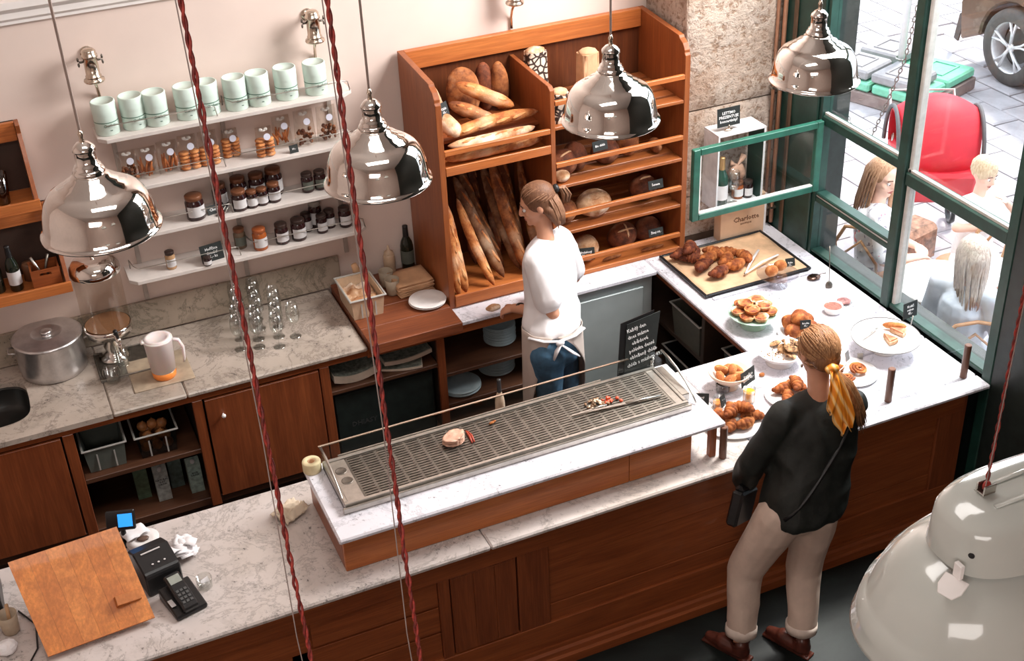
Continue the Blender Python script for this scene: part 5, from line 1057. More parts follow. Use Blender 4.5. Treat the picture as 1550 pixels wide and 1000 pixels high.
# ------------------------------------------------------------ goods on the return counter
def croissant(lab, loc, s, rz, mat=None, group=None, tilt=0, name='croissant', roll=0):
    n = 42; path = []; R = []
    for i in range(n + 1):
        q = 2 * i / n - 1; a = q * 1.15; path.append((math.sin(a) * s * .60, -math.cos(a) * s * .42 + s * .3, 0))
        sym = abs(q); st = (abs(q) * 3.3 + .5) % 1.0
        R.append(max(.002, s * .31 * (1 - sym ** 1.7 * .74) * (.78 + .26 * math.sin(PI * st) ** .6)))
    m = MB().tube(path, R, 14, .85); m.jitter(s * .012, 3 / s); z0 = min(p[2] for p in m.v); m.v = [(p[0], p[1], p[2] - z0) for p in m.v]
    o = ob(name, m, mat or B_crois, None, loc, rz, smooth=True); o.rotation_euler = (tilt, roll, rz); return tag(o, lab, 'croissant', group)
tray = thing('baking_tray', 'black baking tray lined with brown parchment', 'tray', (3.93, 1.705, 0.9005), 0.0); tray.scale = (1, .93, 1)
ob('tray', MB().box((-.355, -.285, 0), (.355, .285, .008)).box((-.37, -.30, .008), (-.352, .30, .026)).box((.352, -.30, .008), (.37, .30, .026)).box((-.352, -.30, .008), (.352, -.282, .026)).box((-.352, .282, .008), (.352, .30, .026)), M_black, tray, bevel=.004)
ob('parchment', MB().grid(20, 18, lambda u, v: ((u - .5) * .70, (v - .5) * .57, .0115 + .008 * noise.noise(Vector((u * 3, v * 3, 2))) + .02 * max(0, abs(2 * u - 1) - .85) + .006)), M_parch, tray, smooth=True, solid=.001)
bd = thing('marble_board', 'white marble board lying under the near edge of the baking tray', 'board', (3.96, 1.405, 0.9005)); 
ob('slab', MB().box((-.36, -.012, 0), (.33, .012, .012)), M_marbleW, bd, bevel=.002)
rr = random.Random(21)
cz = .9005 + .026
CR = [(3.66, 1.90, 0.3, 'darkest croissant pile corner at the far left of the tray', B_croisd, 0), (3.73, 1.88, 1.2, 'dark croissant at the left back of the tray', B_croisd, 0), (3.69, 1.80, 2.5, 'dark glazed croissant at the left side of the tray', B_croisd, 0), (3.69, 1.86, .9, 'dark croissant on top of the left pile', B_croisd, .05),
      (3.78, 1.78, .2, 'golden croissant in the middle of the left pile', B_crois, 0), (3.71, 1.69, 3.6, 'glossy ridged croissant at the near left of the tray', B_croisd, 0), (3.75, 1.60, .3, 'ridged croissant nearest the tray corner', B_croisd, 0), (3.86, 1.71, .7, 'curved croissant in the tray middle', B_crois, 0), (3.91, 1.76, 2.7, 'pale flaky croissant at the middle back', B_crois, 0),
      (3.88, 1.63, .1, 'plump croissant at the near edge of the tray middle', B_crois, 0), (3.97, 1.68, 1.7, 'rightmost croissant beside the empty parchment', B_crois, 0), (3.84, 1.80, 2.0, 'croissant at the back of the middle row', B_crois, 0)]
for x, y, rz, lab, mt, dz in CR: croissant(lab, (x, y, cz + dz), .130, rz, mt, 'croissants on the baking tray')
tg = thing('serving_tongs', 'silver and white serving tongs lying open on the tray', 'tongs', (4.0, 1.66, cz))
p0, p1, p2 = Vector((3.893, 1.524, 0.940)), Vector((4.124, 1.739, 0.940)), Vector((4.197, 1.633, 0.940))
for q in (p1, p2): ob('arm', MB().tube([p0, p0.lerp(q, .5) + Vector((0, 0, .015)), q], [.004, .009, .008], 8, .4), M_china, tg, smooth=True, world=True)
ob('joint', MB().ball(tuple(p0), .010, 8, 6), M_steel, tg, smooth=True, world=True)
def stand(name, lab, loc, r, h, mat, foot=.5, bowl=0.0, group=None):
    t = thing(name, lab, 'cake stand', loc, group=group)
    ob('foot', MB().lathe([(0, 0), (r * foot, 0), (r * foot, .004), (r * foot * .45, h * .3), (r * foot * .32, h * .6), (r * foot * .5, h - .006), (0, h - .006)], 28), mat, t, smooth=True)
    ob('plate', MB().lathe([(0, h - .005), (r * .8, h - .002), (r * .98, h + .006 + bowl), (r, h + .010 + bowl), (r * .97, h + .010 + bowl), (r * .78, h + .004), (0, h + .002)], 40), mat, t, smooth=True)
    return t
t = stand('cake_stand', 'clear glass cake stand holding two round buns', (4.020, 1.375, 0.900), .125, .075, glass('pressed glass', (0.92, 0.92, 0.94), 0.3, 0.1))
sx, sy, sz = t.location
for dx, dy, lab in ((-.045, .0, 'golden round bun, left one on the glass cake stand'), (.035, .03, 'golden round bun, right one on the glass cake stand')):
    blob('bun', lab, 'bun', (sx + dx, sy + dy, sz + .078), (.040, .036, .034), B_gold, .08, group='buns on the glass stand')
t = stand('cake_stand', 'pale green ceramic cake stand piled with tartlets', (3.654, 1.061, 0.900), .145, .075, M_mintg, .5)
sx, sy, sz = t.location; k = 0
M_fill = bread('baked filling', (0.60, 0.20, 0.06), (0.16, 0.035, 0.02), 0.5, scale=50)
for (dx, dy, dz) in ((-.075, -.045, 0), (-.01, -.085, 0), (.07, -.05, 0), (-.085, .03, 0), (.0, .0, 0), (.085, .025, 0), (-.03, .085, 0), (.05, .08, 0), (-.035, -.03, .026), (.045, -.02, .026), (-.03, .045, .026), (.05, .05, .026)):
    r = .043; m = MB(); prof = [(0, 0), (r * .8, 0), (r, .018), (r * 1.03, .024), (r * .9, .024), (r * .84, .016), (0, .016)]
    tt = thing('tartlet', ('golden crimped tartlet, %s of the green stand' % ('front left of the lower ring', 'front of the lower ring', 'front right of the lower ring', 'left side of the lower ring', 'middle of the lower layer', 'right side of the lower ring', 'back left of the lower ring', 'back right of the lower ring', 'front left on the top layer', 'front right on the top layer', 'back left on the top layer', 'back right on the top layer')[k]), 'tart', (sx + dx, sy + dy, sz + .0855 + dz), k, 'tartlets on the green stand')
    ob('crust', m.lathe(prof, 18).jitter(.0035, 60), B_flour if k % 2 else B_gold, tt, smooth=True); ob('filling', MB().ball((0, 0, .015), (r * .8, r * .8, .008), 12, 6).jitter(.004, 60), M_fill, tt, smooth=True); k += 1
# round plaited loaf with chalk card
LX, LY = 3.813, 0.851
bs = thing('bread_plate', 'dark wicker plate under the plaited buns', 'plate', (LX, LY, .9005)); ob('plate', MB().lathe([(0, 0), (.08, 0), (.115, .02), (.118, .026), (.108, .024), (.078, .008), (0, .008)], 30), M_china, bs, smooth=True)
for i, (dx, dy, dz, rx, lab) in enumerate(((-.055, -.03, 0, .055, 'glazed bun at the left of the pile behind the customer\'s head'), (.04, -.045, 0, .055, 'glazed bun at the near right of the pile behind the head'), (-.02, .05, 0, .055, 'glazed bun at the back of the pile'), (.065, .035, 0, .05, 'glazed bun at the right back of the pile'), (.0, .0, .055, .060, 'glazed bun crowning the pile'))):
    o = blob('glazed_bun', lab, 'bun', (LX + dx, LY + dy, .912 + dz + .012), (rx, rx * .85, .042), B_crois, .12, 18, 12, rz=i, group='glazed buns piled on a plate')
card('chalk_sign', 'small chalk card stuck into the pile of glazed buns', (LX - .01, LY - .075, .99), .06, .05, -.3, 'Brioška\n35,-', .013, .3, leg=False)
t = stand('cake_stand', 'white footed bowl of chocolate chip cookies', (3.573, 0.674, 0.900), .135, .055, M_china, .55, .022)
sx, sy, sz = t.location; rr = random.Random(2)
M_cook = bread('chip cookie', (0.50, 0.27, 0.12), (0.05, 0.018, 0.012), 0.3, scale=110)
k = 0
for (dx, dy, dz) in ((.02, -.06, 0), (.075, -.03, 0), (.03, .015, 0), (.085, .03, 0), (.02, .075, 0), (.05, -.03, .02), (.06, .03, .02), (.09, .0, .022), (.055, .0, .04), (.03, -.035, .035)):
    o = ob('cookie', MB().lathe([(0, 0), (.026, 0), (.033, .004), (.033, .009), (.026, .014), (0, .016)], 14).jitter(.003, 60), M_cook, None, (sx + dx, sy + dy, sz + .067 + dz), k, smooth=True); o.rotation_euler = (.35 * math.sin(k * 2), .35 * math.cos(k), k)
    tag(o, 'chocolate chip cookie, %s in the white footed bowl' % ('nearest the front rim', 'at the near right', 'in the middle', 'at the right', 'nearest the back rim', 'on the second layer in front', 'on the second layer behind', 'on the second layer at right', 'on the very top', 'leaning on the top front')[k], 'cookie', 'cookies in the white bowl'); k += 1
m = MB()
for i in range(46): a, q = rr.uniform(0, 6.28), rr.uniform(0, .085); m.ball((-.03 + q * math.cos(a), q * math.sin(a), 0.002 + rr.uniform(0, .003)), (rr.uniform(.003, .007), .004, .003), 6, 4)
tag(ob('cookie_crumbs', m, M_cook, None, (sx, sy, sz + .063), smooth=True, kind='stuff'), 'scattered golden cookie crumbs in the white footed bowl', 'crumbs', kind='stuff')
card('price_tag', 'little white price ticket clipped among the cookies', (sx + .03, sy - .02, sz + .12), .035, .045, .3, None, leg=False).children[0].data.materials[0] = M_china
# bowl of bread rolls
BX, BY = 3.207, 0.599
t = thing('footed_bowl', 'cream footed bowl filled with small bread rolls', 'bowl', (BX, BY, .9005))
ob('bowl', MB().lathe([(0, 0), (.05, 0), (.052, .006), (.034, .02), (.04, .035), (.075, .05), (.108, .085), (.114, .10), (.112, .104), (.104, .10), (.07, .06), (0, .052)], 36), plain('cream glaze', (0.78, 0.62, 0.50), 0.25, var=.05), t, smooth=True)
for i, (dx, dy, dz, rz) in enumerate(((-.055, .0, .06, 1.2), (-.02, -.045, .06, .3), (.03, -.04, .062, 2.8), (.055, .01, .062, 1.7), (.01, .045, .06, .2), (-.03, .03, .078, 2.2), (.015, -.005, .085, .9))):
    baguette('bread_roll', ('oblong golden roll at the left of the cream bowl', 'oblong golden roll at the near side of the cream bowl', 'golden roll at the near right of the cream bowl', 'golden roll at the right of the cream bowl', 'golden roll at the far side of the cream bowl', 'golden roll on top at the left of the cream bowl', 'golden roll on top in the middle of the cream bowl')[i], (BX + dx - .042 * math.cos(rz), BY + dy - .042 * math.sin(rz), .9005 + dz + .02), (BX + dx + .042 * math.cos(rz), BY + dy + .042 * math.sin(rz), .9005 + dz + .025), .022, B_gold, 'rolls in the cream bowl', scores=2, cat='bread roll')
c_ = card('chalk_sign', 'black chalk card standing before the bowl of rolls', (3.269, 0.498, .9005), .115, .085, .38, 'Domů na\nzpátek 45,-', .020, .15, leg=False, base=.055)
ob('prop', MB().cyl((0, -.002, 0), (0, -.008, .06), .003).lathe([(0, 0), (.02, 0), (.02, .004), (0, .004)], 14), M_steel, c_)
blob('bread_crumb', 'small piece of bread roll fallen right of the black card', 'bread', (3.415, 0.604, 0.900), (.016, .013, .010), B_gold)
# jars of jam and juice
t = tumbler('jam_glass', 'glass jar of dark jam with spoon beside the bowl of rolls', (3.157, 0.576, 0.900), .038, .06, M_glass, None, (M_jam, .7), rt=.042)
ob('lid', MB().lathe([(0, 0), (.03, 0), (.034, .008), (.02, .016), (0, .018)], 24, Matrix.Translation((.004, .02, .075))), M_glass, t, smooth=True)
tumbler('marmalade_glass', 'small glass of orange marmalade behind the croissant plate', (3.054, 0.454, 0.900), .030, .07, M_glass, None, (plain('orange marmalade', (0.80, 0.26, 0.04), 0.2), .6))
tumbler('marmalade_glass', 'bright glass of orange marmalade right of the black card', (3.224, 0.433, 0.900), .033, .085, M_glass, None, (plain('bright marmalade', (0.95, 0.36, 0.04), 0.2, emit=0), .8))
t = thing('glass_dish', 'low clear glass dish behind the bright marmalade', 'dish', (3.310, 0.525, 0.900)); ob('dish', MB().lathe([(0, 0), (.04, 0), (.055, .02), (.052, .02), (.038, .004), (0, .004)], 28), M_glass, t, smooth=True)
card('chalk_sign', 'grey slate tag leaning among the croissants', (3.075, 0.417, .9005), .045, .06, .5, None, leg=True, tilt=.3, base=.03)
card('chalk_sign', 'small black card leaning behind the corner of the marble plinth', (2.985, 0.529, .9005), .10, .06, -.55, 'Máslový\n38,-', .016, .35)
tag(ob('walnut', MB().ball((0, 0, .014), (.02, .015, .014), 10, 7).jitter(.004, 60), M_ham, None, (2.994, 0.687, 0.900), smooth=True), 'pinkish paper twist behind the corner of the display case', 'scrap')
def oval_plate(lab, loc, r, mat=M_china):
    t = thing('serving_plate', lab, 'plate', loc); ob('plate', MB().lathe([(0, 0), (r * .7, 0), (r, .012), (r, .016), (r * .70, .006), (0, .005)], 40), mat, t, smooth=True); return t
oval_plate('round white plate of croissants right of the marble plinth', (3.050, 0.313, .9005), .155)
px_, py_ = 3.050, 0.313
for i, (dx, dy, dz, rz, lab) in enumerate(((-.07, .06, 0, .6, 'croissant at the far left of the round plate by the plinth'), (.0, .045, 0, .2, 'large croissant at the back of the round plate'), (.075, .03, 0, 2.0, 'croissant at the right back of the round plate'), (-.05, -.04, 0, 1.0, 'croissant behind the wooden post on the round plate'), (.03, -.06, 0, .1, 'croissant at the near edge of the round plate'), (.10, -.035, 0, 2.6, 'small croissant at the right edge of the round plate'), (-.02, .01, .05, .9, 'croissant on top at the left of the round plate'), (.05, -.01, .05, 2.4, 'croissant on top at the right of the round plate'))):
    croissant(lab, (px_ + dx, py_ + dy, .907 + dz), .105, rz, B_crois, 'croissants on the round plate')
oval_plate('white plate of croissants left of the customer\'s neck', (3.441, 0.376, .9005), .135)
px_, py_ = 3.441, 0.376
for i, (dx, dy, dz, rz, lab) in enumerate(((-.05, -.03, 0, .9, 'big ridged croissant at the left of the plate beside the neck'), (-.02, .055, 0, .2, 'croissant at the back of the plate beside the neck'), (.05, .03, 0, 2.2, 'croissant nearest the neck, back row'), (.03, -.055, 0, .1, 'croissant at the front of the plate beside the neck'), (.02, .0, .045, 1.2, 'croissant on top of the plate beside the neck'))):
    croissant(lab, (px_ + dx, py_ + dy, .907 + dz), .105, rz, B_crois, 'croissants on the plate beside the neck')
oval_plate('shallow white plate of rolled pastries right of the ponytail', (3.843, 0.405, .9005), .14)
px_, py_ = 3.843, 0.405
def snail(lab, loc, s, tilt=(0, 0, 0)):
    path = []; n = 60
    for i in range(n + 1): a = i / n * 2 * PI * 2.6; r = s * (.12 + .88 * i / n); path.append((r * math.cos(a), r * math.sin(a), .012 + .006 * (1 - i / n)))
    o = ob('pastry_snail', MB().tube(path, [s * .17] * n + [s * .05], 8, .9).jitter(.0015, 60), B_crois, None, loc, smooth=True); o.rotation_euler = tilt; return tag(o, lab, 'pastry', 'rolled pastries on a plate')
snail('spiral pastry at the right of the plate, showing its whole coil', (px_ + .035, py_ - .01, .920), .047, (.2, .1, 0)); snail('spiral pastry at the back left of the plate', (px_ - .05, py_ + .05, .912), .042, (-.1, .1, 1)); snail('spiral pastry partly hidden by the customer\'s hair', (px_ - .06, py_ - .045, .912), .040, (.0, .1, 2))
card('price_tag', 'small folded steel ticket standing by the spiral pastry', (px_ + .01, py_ + .05, .955), .04, .05, .5, None, leg=False).children[0].data.materials[0] = M_steel
knife('plate_fork', 'thin steel fork lying across the rolled pastries', (px_ - .09, py_ - .005, .945), (px_ + .01, py_ + .035, .955), 'fork', w=.004)
t = stand('cake_stand', 'large white rimmed cake stand with tart slices', (4.139, 0.514, 0.900), .185, .085, M_china, .36)
sx, sy, sz = t.location
ob('rim', MB().lathe([(.186, .091), (.188, .095), (.186, .099)], 48), plain('grey rim', (0.35, 0.34, 0.33), 0.3), t, smooth=True)
def slice_(lab, x, y, rz):
    t = thing('tart_slice', lab, 'cake', (x, y, sz + .0905), rz, 'tart slices on the white stand')
    ob('crust', MB().prism([(0, 0), (.085, -.032), (.09, 0), (.085, .032)], 2, 0, .022), B_flour, t, bevel=.002); ob('topping', MB().prism([(.002, 0), (.080, -.028), (.082, 0), (.080, .028)], 2, .0225, .030).jitter(.002, 70), bread('rhubarb topping', (0.68, 0.30, 0.17), (0.50, 0.12, 0.06), .5), t)
slice_('triangular tart slice lying left on the white cake stand', sx - .02, sy + .0, -PI / 2 + .1); slice_('triangular tart slice lying in the middle of the white cake stand', sx + .045, sy + .03, -PI / 2 + .65)
baguette('eclair', 'long golden eclair at the right of the white cake stand', (sx + .03, sy + .075, sz + .115), (sx + .135, sy + .0, sz + .115), .019, B_gold, scores=0, cat='pastry')
c_ = card('chalk_sign', 'black chalk card standing behind the white cake stand', (sx + .205, sy + .05, .9005), .10, .095, .1, 'Koláč\nreben\n45,-', .020, .1, leg=False, base=.12)
ob('prop', MB().cyl((0, .005, 0), (0, -.01, .14), .003).lathe([(0, 0), (.02, 0), (.02, .004), (0, .004)], 14), M_steel, c_)
knife('cake_server', 'thin silver cake server lying on the white stand', (sx - .14, sy + .02, sz + .097), (sx + .0, sy + .075, sz + .102), 'cake server', w=.006, mat=M_steel)
card('price_tag', 'tiny folded grey ticket before the big cake stand', (3.966, 0.493, .9005), .03, .04, -.4, None).children[0].data.materials[0] = M_steel
t = tumbler('jam_bowl', 'white ceramic bowl of brown jam', (4.130, 0.975, .9005), .045, .045, M_china, None, (plain('brown jam', (0.30, 0.10, 0.07), 0.3, var=.5, scale=60), .85), rt=.058)
t = thing('glass_saucer', 'glass dish with pink jam spoonful behind the white bowl', 'dish', (4.248, 1.030, .9005)); ob('dish', MB().lathe([(0, 0), (.045, 0), (.07, .012), (.068, .013), (.044, .003), (0, .003)], 28), M_glass, t, smooth=True); ob('jam', MB().ball((0, 0, .012), (.042, .036, .012), 12, 7).jitter(.006, 50), plain('pink jam', (0.50, 0.22, 0.20), 0.3, var=.5, scale=60), t, smooth=True)
def spoon(name, lab, p, q, r=.02, mat=M_steel, cat='spoon'):
    p = Vector(p); q = Vector(q); M = frame(q - p); L = (q - p).length; t = thing(name, lab, cat, tuple(p)); t.rotation_euler = M.to_euler()
    ob('bowl', MB().ball((0, 0, 0), (r * 1.3, r, r * .35), 14, 8), mat, t, smooth=True); ob('handle', MB().tube([(r * 1.1, 0, .0), (L * .6, 0, .006), (L, 0, .0)], [.003, .0025, .004], 8), mat, t, smooth=True); return t
spoon('pastry_scoop', 'dark metal scoop lying on the bright counter', (4.258, 1.342, 0.912), (4.345, 1.344, 0.915), .034, plain('dark bronze', (0.14, 0.08, 0.06), 0.15, 0.9), 'scoop')
spoon('serving_spoon', 'long steel spoon standing up out of the bright counter goods', (4.274, 1.212, 0.915), ((4.300, 1.275, 1.144)), .022, M_steeld)
card('chalk_sign', 'small printed black and white card behind the glass stand', (4.20, 1.50, .9005), .06, .07, -.2, 'Bulka\n25,-', .014, .3)
card('chalk_sign', 'second small black card lying just right of the printed one', (4.25, 1.44, .9005), .07, .035, -.3, None, leg=False, tilt=1.1)
# wooden box, white vitrine, bottle and glasses in the window corner
cbx = thing('gift_box', 'cream cardboard box printed Charlotte in the window corner', 'box', (4.17, 2.032, .9005), 0.0)
ob('box', MB().box((-.165, -.04, 0), (.165, .04, .275)), plain('cream cardboard', (0.72, 0.48, 0.32), 0.7, var=.04), cbx, bevel=.003)
ob('edge_strip', MB().box((.152, -.0415, 0), (.1665, -.0395, .275)), M_paper, cbx)
M_print2 = plain('brown print', (0.20, 0.09, 0.05), 0.7)
text('Charlotte', .048, M_print2, cbx, (.02, -.0415, .130), (PI / 2, 0, 0)); text('BOUTIQUE', .016, M_print2, cbx, (.02, -.0415, .095), (PI / 2, 0, 0))
vt = thing('vitrine_box', 'white-edged open display box standing on the cream cardboard box', 'display box', (4.07, 1.995, 1.178))
M_vit = plain('white vitrine', (0.78, 0.77, 0.78), 0.4); w_, h_ = .165, .50
ob('frame', MB().box((-w_, -.09, 0), (w_, .075, .014)).box((-w_, -.09, h_ - .014), (w_, .075, h_)).box((-w_, -.09, .014), (-w_ + .012, .075, h_ - .014)), M_vit, vt, bevel=.001)
ob('dark_side', MB().box((w_ - .012, -.089, .014), (w_, .075, h_ - .014)), M_frame, vt); ob('white_edge', MB().box((w_ - .012, -.093, .0), (w_ + .001, -.09, h_)), M_vit, vt)
vb = (4.07, 1.985, 1.178 + .0145)
bottle('wine_bottle', 'green sparkling wine bottle with gold foil in the white display box', (vb[0] - .105, vb[1] - .04, vb[2]), .040, .32, plain('green bottle', (0.02, 0.06, 0.04), 0.08), M_paper, plain('gold foil', (0.65, 0.38, 0.16), 0.3, 0.8))
o = copy_tree(wg, (vb[0] - .02, vb[1] - .045, vb[2]), 0, 'empty stemmed glass beside the sparkling wine bottle', group='glass in the display box'); 
jar('amber preserve jar with white label in the white display box', vb[0] + .045, vb[1] + .01, vb[2], .034, .10, M_amber, M_capb, 'jars in the display box', M_paper)
jar('dark jam jar with white label in the white display box', vb[0] + .105, vb[1] - .01, vb[2], .030, .10, M_jam, M_capd, 'jars in the display box', M_paper)
tag(ob('ribbon_bag', MB().ball((0, 0, .06), (.06, .03, .06), 12, 9).tube([(-.05, 0, .13), (0, -.01, .11), (.05, 0, .16)], [.02, .006, .022], 8).jitter(.014, 22), plain('peach ribbon', (0.55, 0.32, 0.22), 0.5, var=.4, scale=20), None, (vb[0] + .05, vb[1] + .035, vb[2] + .10), smooth=True), 'peach gift ribbon bundle behind the jars in the display box', 'ribbon')
vsign = card('chalk_sign', 'black chalk sign standing on top of the white display box', (4.00, 1.95, 1.6785), .155, .115, .0, 'LETTMO\nPREZENTUJE\nkoncertinky!', .024, .08, leg=False, base=.03)
ob('clip', MB().tube([(0, 0, 0), (0, -.004, .04)], .006, 8).ball((0, 0, .008), (.03, .012, .008), 10, 6), M_brass, vsign, (0, 0, 0), smooth=True)
# sneeze guard: brown posts and glass
M_post = wood('brown dowel', (0.20, 0.085, 0.045), (0.12, 0.045, 0.025), 2)
gd = thing('glass_guard', 'glass guard on round brown posts along the counter front', 'glass guard', (3.6, .12, .9005))
for x, y, h in ((2.858, .092, .185), (3.862, .118, .20), (4.345, .118, .20)):
    ob('post', MB().lathe([(0, 0), (.019, 0), (.019, h - .003), (.016, h), (0, h)], 18), M_post, gd, (x - 3.6, y - .12, 0), smooth=False)
ob('glass_pane', MB().box((.285, -.003, .0), (.722, .003, .185)), M_pane, gd); ob('glass_pane', MB().box((-.715, -.003, .0), (.240, .003, .185)), M_pane, gd)
# things on the dark shelves of the return counter
crate('storage_bin', 'grey plastic bin on the dark shelf under the return counter', 3.70, 1.66, .4505, .26, .34, .22, plain('dim bin grey', (0.10, 0.095, 0.075), .5))
crate('storage_bin', 'dark bin standing deeper under the return counter', 3.72, 1.10, .4505, .26, .30, .20, plain('dim bin dark', (0.03, 0.04, 0.035), .5))
crate('bottle_crate', 'dark red plastic crate on the floor shelf of the return counter', 3.72, 1.15, .0805, .28, .36, .22, plain('dark red crate', (0.12, 0.015, 0.012), .5))
crate('bottle_crate', 'black plastic crate on the floor shelf near the back wall', 3.72, 1.75, .0805, .28, .36, .22, M_black)
nk = bottle('oil_bottle', 'small cream and black bottle behind the display glass', (1.985, .80, .9005), .025, .30, plain('cream bottle', (0.55, 0.40, 0.28), .3), None, M_black)
# ------------------------------------------------------------ people
def fuse(name, mb, mat, parent, vox=.010, smooth=6, fold=0.0, fsc=9.0, stretch=(1, 1, .35), kind=None):
    o = ob('tmp', mb, mat, None)
    m = o.modifiers.new('r', 'REMESH'); m.mode = 'VOXEL'; m.voxel_size = vox
    m = o.modifiers.new('s', 'SMOOTH'); m.factor = .6; m.iterations = smooth
    bpy.context.view_layer.update()
    me = bpy.data.meshes.new_from_object(o.evaluated_get(bpy.context.evaluated_depsgraph_get()))
    bpy.data.objects.remove(o); me.name = name
    if fold:
        ns = [v.normal.copy() for v in me.vertices]; S = Vector(stretch)
        for v, n in zip(me.vertices, ns):
            p = v.co * fsc; p = Vector((p.x * S.x, p.y * S.y, p.z * S.z)); q = noise.noise(p); q2 = noise.noise(p * 2.3 + Vector((5, 1, 2)))
            v.co += n * fold * ((1 - abs(q) * 3.0) * .8 + q2 * .6)
    off = parent.matrix_basis.translation
    me.transform(Matrix.Translation(-off)); me.shade_smooth(); me.materials.clear(); me.materials.append(mat)
    n = bpy.data.objects.new(name, me); COL.objects.link(n); n.parent = parent
    if kind: n['kind'] = kind
    return n
def headframe(c, fwd, up=(0, 0, 1)):
    f = Vector(fwd).normalized(); u = Vector(up); u = (u - f * u.dot(f)).normalized(); r = f.cross(u)
    return Matrix((r, f, u)).transposed().to_4x4(), Vector(c)
def add_head(m, c, fwd, s=1.0, up=(0, 0, 1)):
    F, c = headframe(c, fwd, up); T = Matrix.Translation(c) @ F
    def B(p, r): m.ball((0, 0, 0), tuple(x * s for x in r), 18, 12, T @ Matrix.Translation(Vector(p) * s))
    def Cp(a, b, r0, r1): m.caps(T @ (Vector(a) * s), T @ (Vector(b) * s), r0 * s, r1 * s, 10)
    B((0, -.012, .030), (.076, .096, .090)); B((0, .018, -.020), (.064, .074, .080)); B((0, .040, -.072), (.040, .044, .040))
    Cp((0, .088, .020), (0, .104, -.022), .010, .015); Cp((-.018, .078, .030), (-.045, .066, .030), .012, .010); Cp((.018, .078, .030), (.045, .066, .030), .012, .010)
    Cp((-.018, .082, -.052), (.018, .082, -.052), .009, .009); Cp((-.016, .080, -.064), (.016, .080, -.064), .009, .009); B((0, .076, -.090), (.020, .016, .016))
    for sx in (-1, 1):
        B((sx * .042, .060, -.020), (.022, .022, .024)); B((sx * .078, -.008, -.004), (.010, .018, .030))
    return T
def face_bits(parent, T, s=1.0, brow=(0.10, 0.05, 0.03), lip=(0.45, 0.12, 0.10)):
    off = parent.matrix_basis.translation
    Tl = Matrix.Translation(-off) @ T
    for sx in (-1, 1):
        m = MB(); m2 = MB(); m3 = MB()
        m.ball((0, 0, 0), .0125 * s, 10, 8, Tl @ Matrix.Translation(Vector((sx * .030, .0745, .005)) * s)); m2.ball((0, 0, 0), .0062 * s, 8, 6, Tl @ Matrix.Translation(Vector((sx * .030, .0835, .004)) * s))
        a = [Tl @ (Vector((sx * (.014 + .012 * i), .090 - .004 * i, .030 + (.003 if i < 3 else 0))) * s) for i in range(4)]; m3.tube(a, .003 * s, 6)
        ob('eye', m, M_china, parent, smooth=True); ob('iris', m2, plain('iris', (0.06, 0.04, 0.03), 0.2), parent, smooth=True); ob('eyebrow', m3, plain('brow %.2f' % brow[0], brow, 0.8), parent, smooth=True)
    l = MB(); l.tube([Tl @ (Vector((x, .0925 - abs(x) * .35, z)) * s) for x, z in ((-.024, -.057), (-.012, -.054), (0, -.056), (.012, -.054), (.024, -.057))], [.002 * s, .005 * s, .0055 * s, .005 * s, .002 * s], 8, .6)
    l.tube([Tl @ (Vector((x, .091 - abs(x) * .35, z)) * s) for x, z in ((-.020, -.060), (0, -.066), (.020, -.060))], [.002 * s, .0055 * s, .002 * s], 8, .7)
    ob('lips', l, plain('lips %.2f' % lip[0], lip, 0.4), parent, smooth=True)
def hairmat(name, a, b):
    if name in MATS: return MATS[name]
    t = NT(name); t.set(0.55, 0, 0.35); v = t.coord((90, 90, 12)); f = t.noise(v, 1.5, 3, .6); t.color(t.ramp(f, [(0.3, a), (0.7, b)])); t.bump(f, .4, .004); MATS[name] = t.m; return t.m
def strands(name, parent, mat, T, s, starts, tie, rad=(.083, .104, .100), n=9, r=.0035, cen=(0, -.014, .028)):
    m = MB(); off = parent.matrix_basis.translation; Tl = Matrix.Translation(-off) @ T
    tie = Vector(tie).normalized()
    for st in starts:
        d0 = Vector(st).normalized(); path = []
        for i in range(n):
            t = i / (n - 1); d = d0.slerp(tie, t) if d0.angle(tie) < 3.1 else d0
            q = 1.0 + .02 * math.sin(hash(tuple(round(x, 3) for x in st)) % 7 + i * 2.0)
            path.append(Tl @ ((Vector(cen) + Vector((d.x * rad[0], d.y * rad[1], d.z * rad[2])) * q) * s))
        m.tube(path, [r * .6] + [r] * (n - 2) + [r * .7], 5)
    return ob(name, m, mat, parent, smooth=True)
def hand(m, w, d, palm, s=1.0, curl=.5, thumb=1):
    """palm from wrist w along d, palm normal `palm`; five separate bent fingers"""
    w = Vector(w); d = Vector(d).normalized(); n = Vector(palm); n = (n - d * n.dot(d)).normalized(); r = d.cross(n)
    m.caps(w, w + d * .05 * s, .024 * s, .026 * s, 10)
    for k, (o_, L) in enumerate(((-.030, .068), (-.011, .078), (.009, .074), (.028, .060))):
        b = w + d * .062 * s + r * o_ * s; m.caps(w + d * .015 * s + r * o_ * .6 * s, b, .013 * s, .0105 * s, 8); p = b; a = curl * .5
        for ph in (.44, .32, .24):
            q = p + (d * math.cos(a) + n * math.sin(a)) * L * ph * s; m.caps(p, q, .0095 * s, .0082 * s, 8); p = q; a += curl * .9
    b = w + d * .018 * s - r * thumb * .022 * s; p = b
    for L, a in ((.034, .9), (.028, .5), (.022, .2)):
        q = p + (d * math.cos(a) - r * thumb * math.sin(a) + n * .25).normalized() * L * s; m.caps(p, q, .0115 * s, .0095 * s, 8); p = q
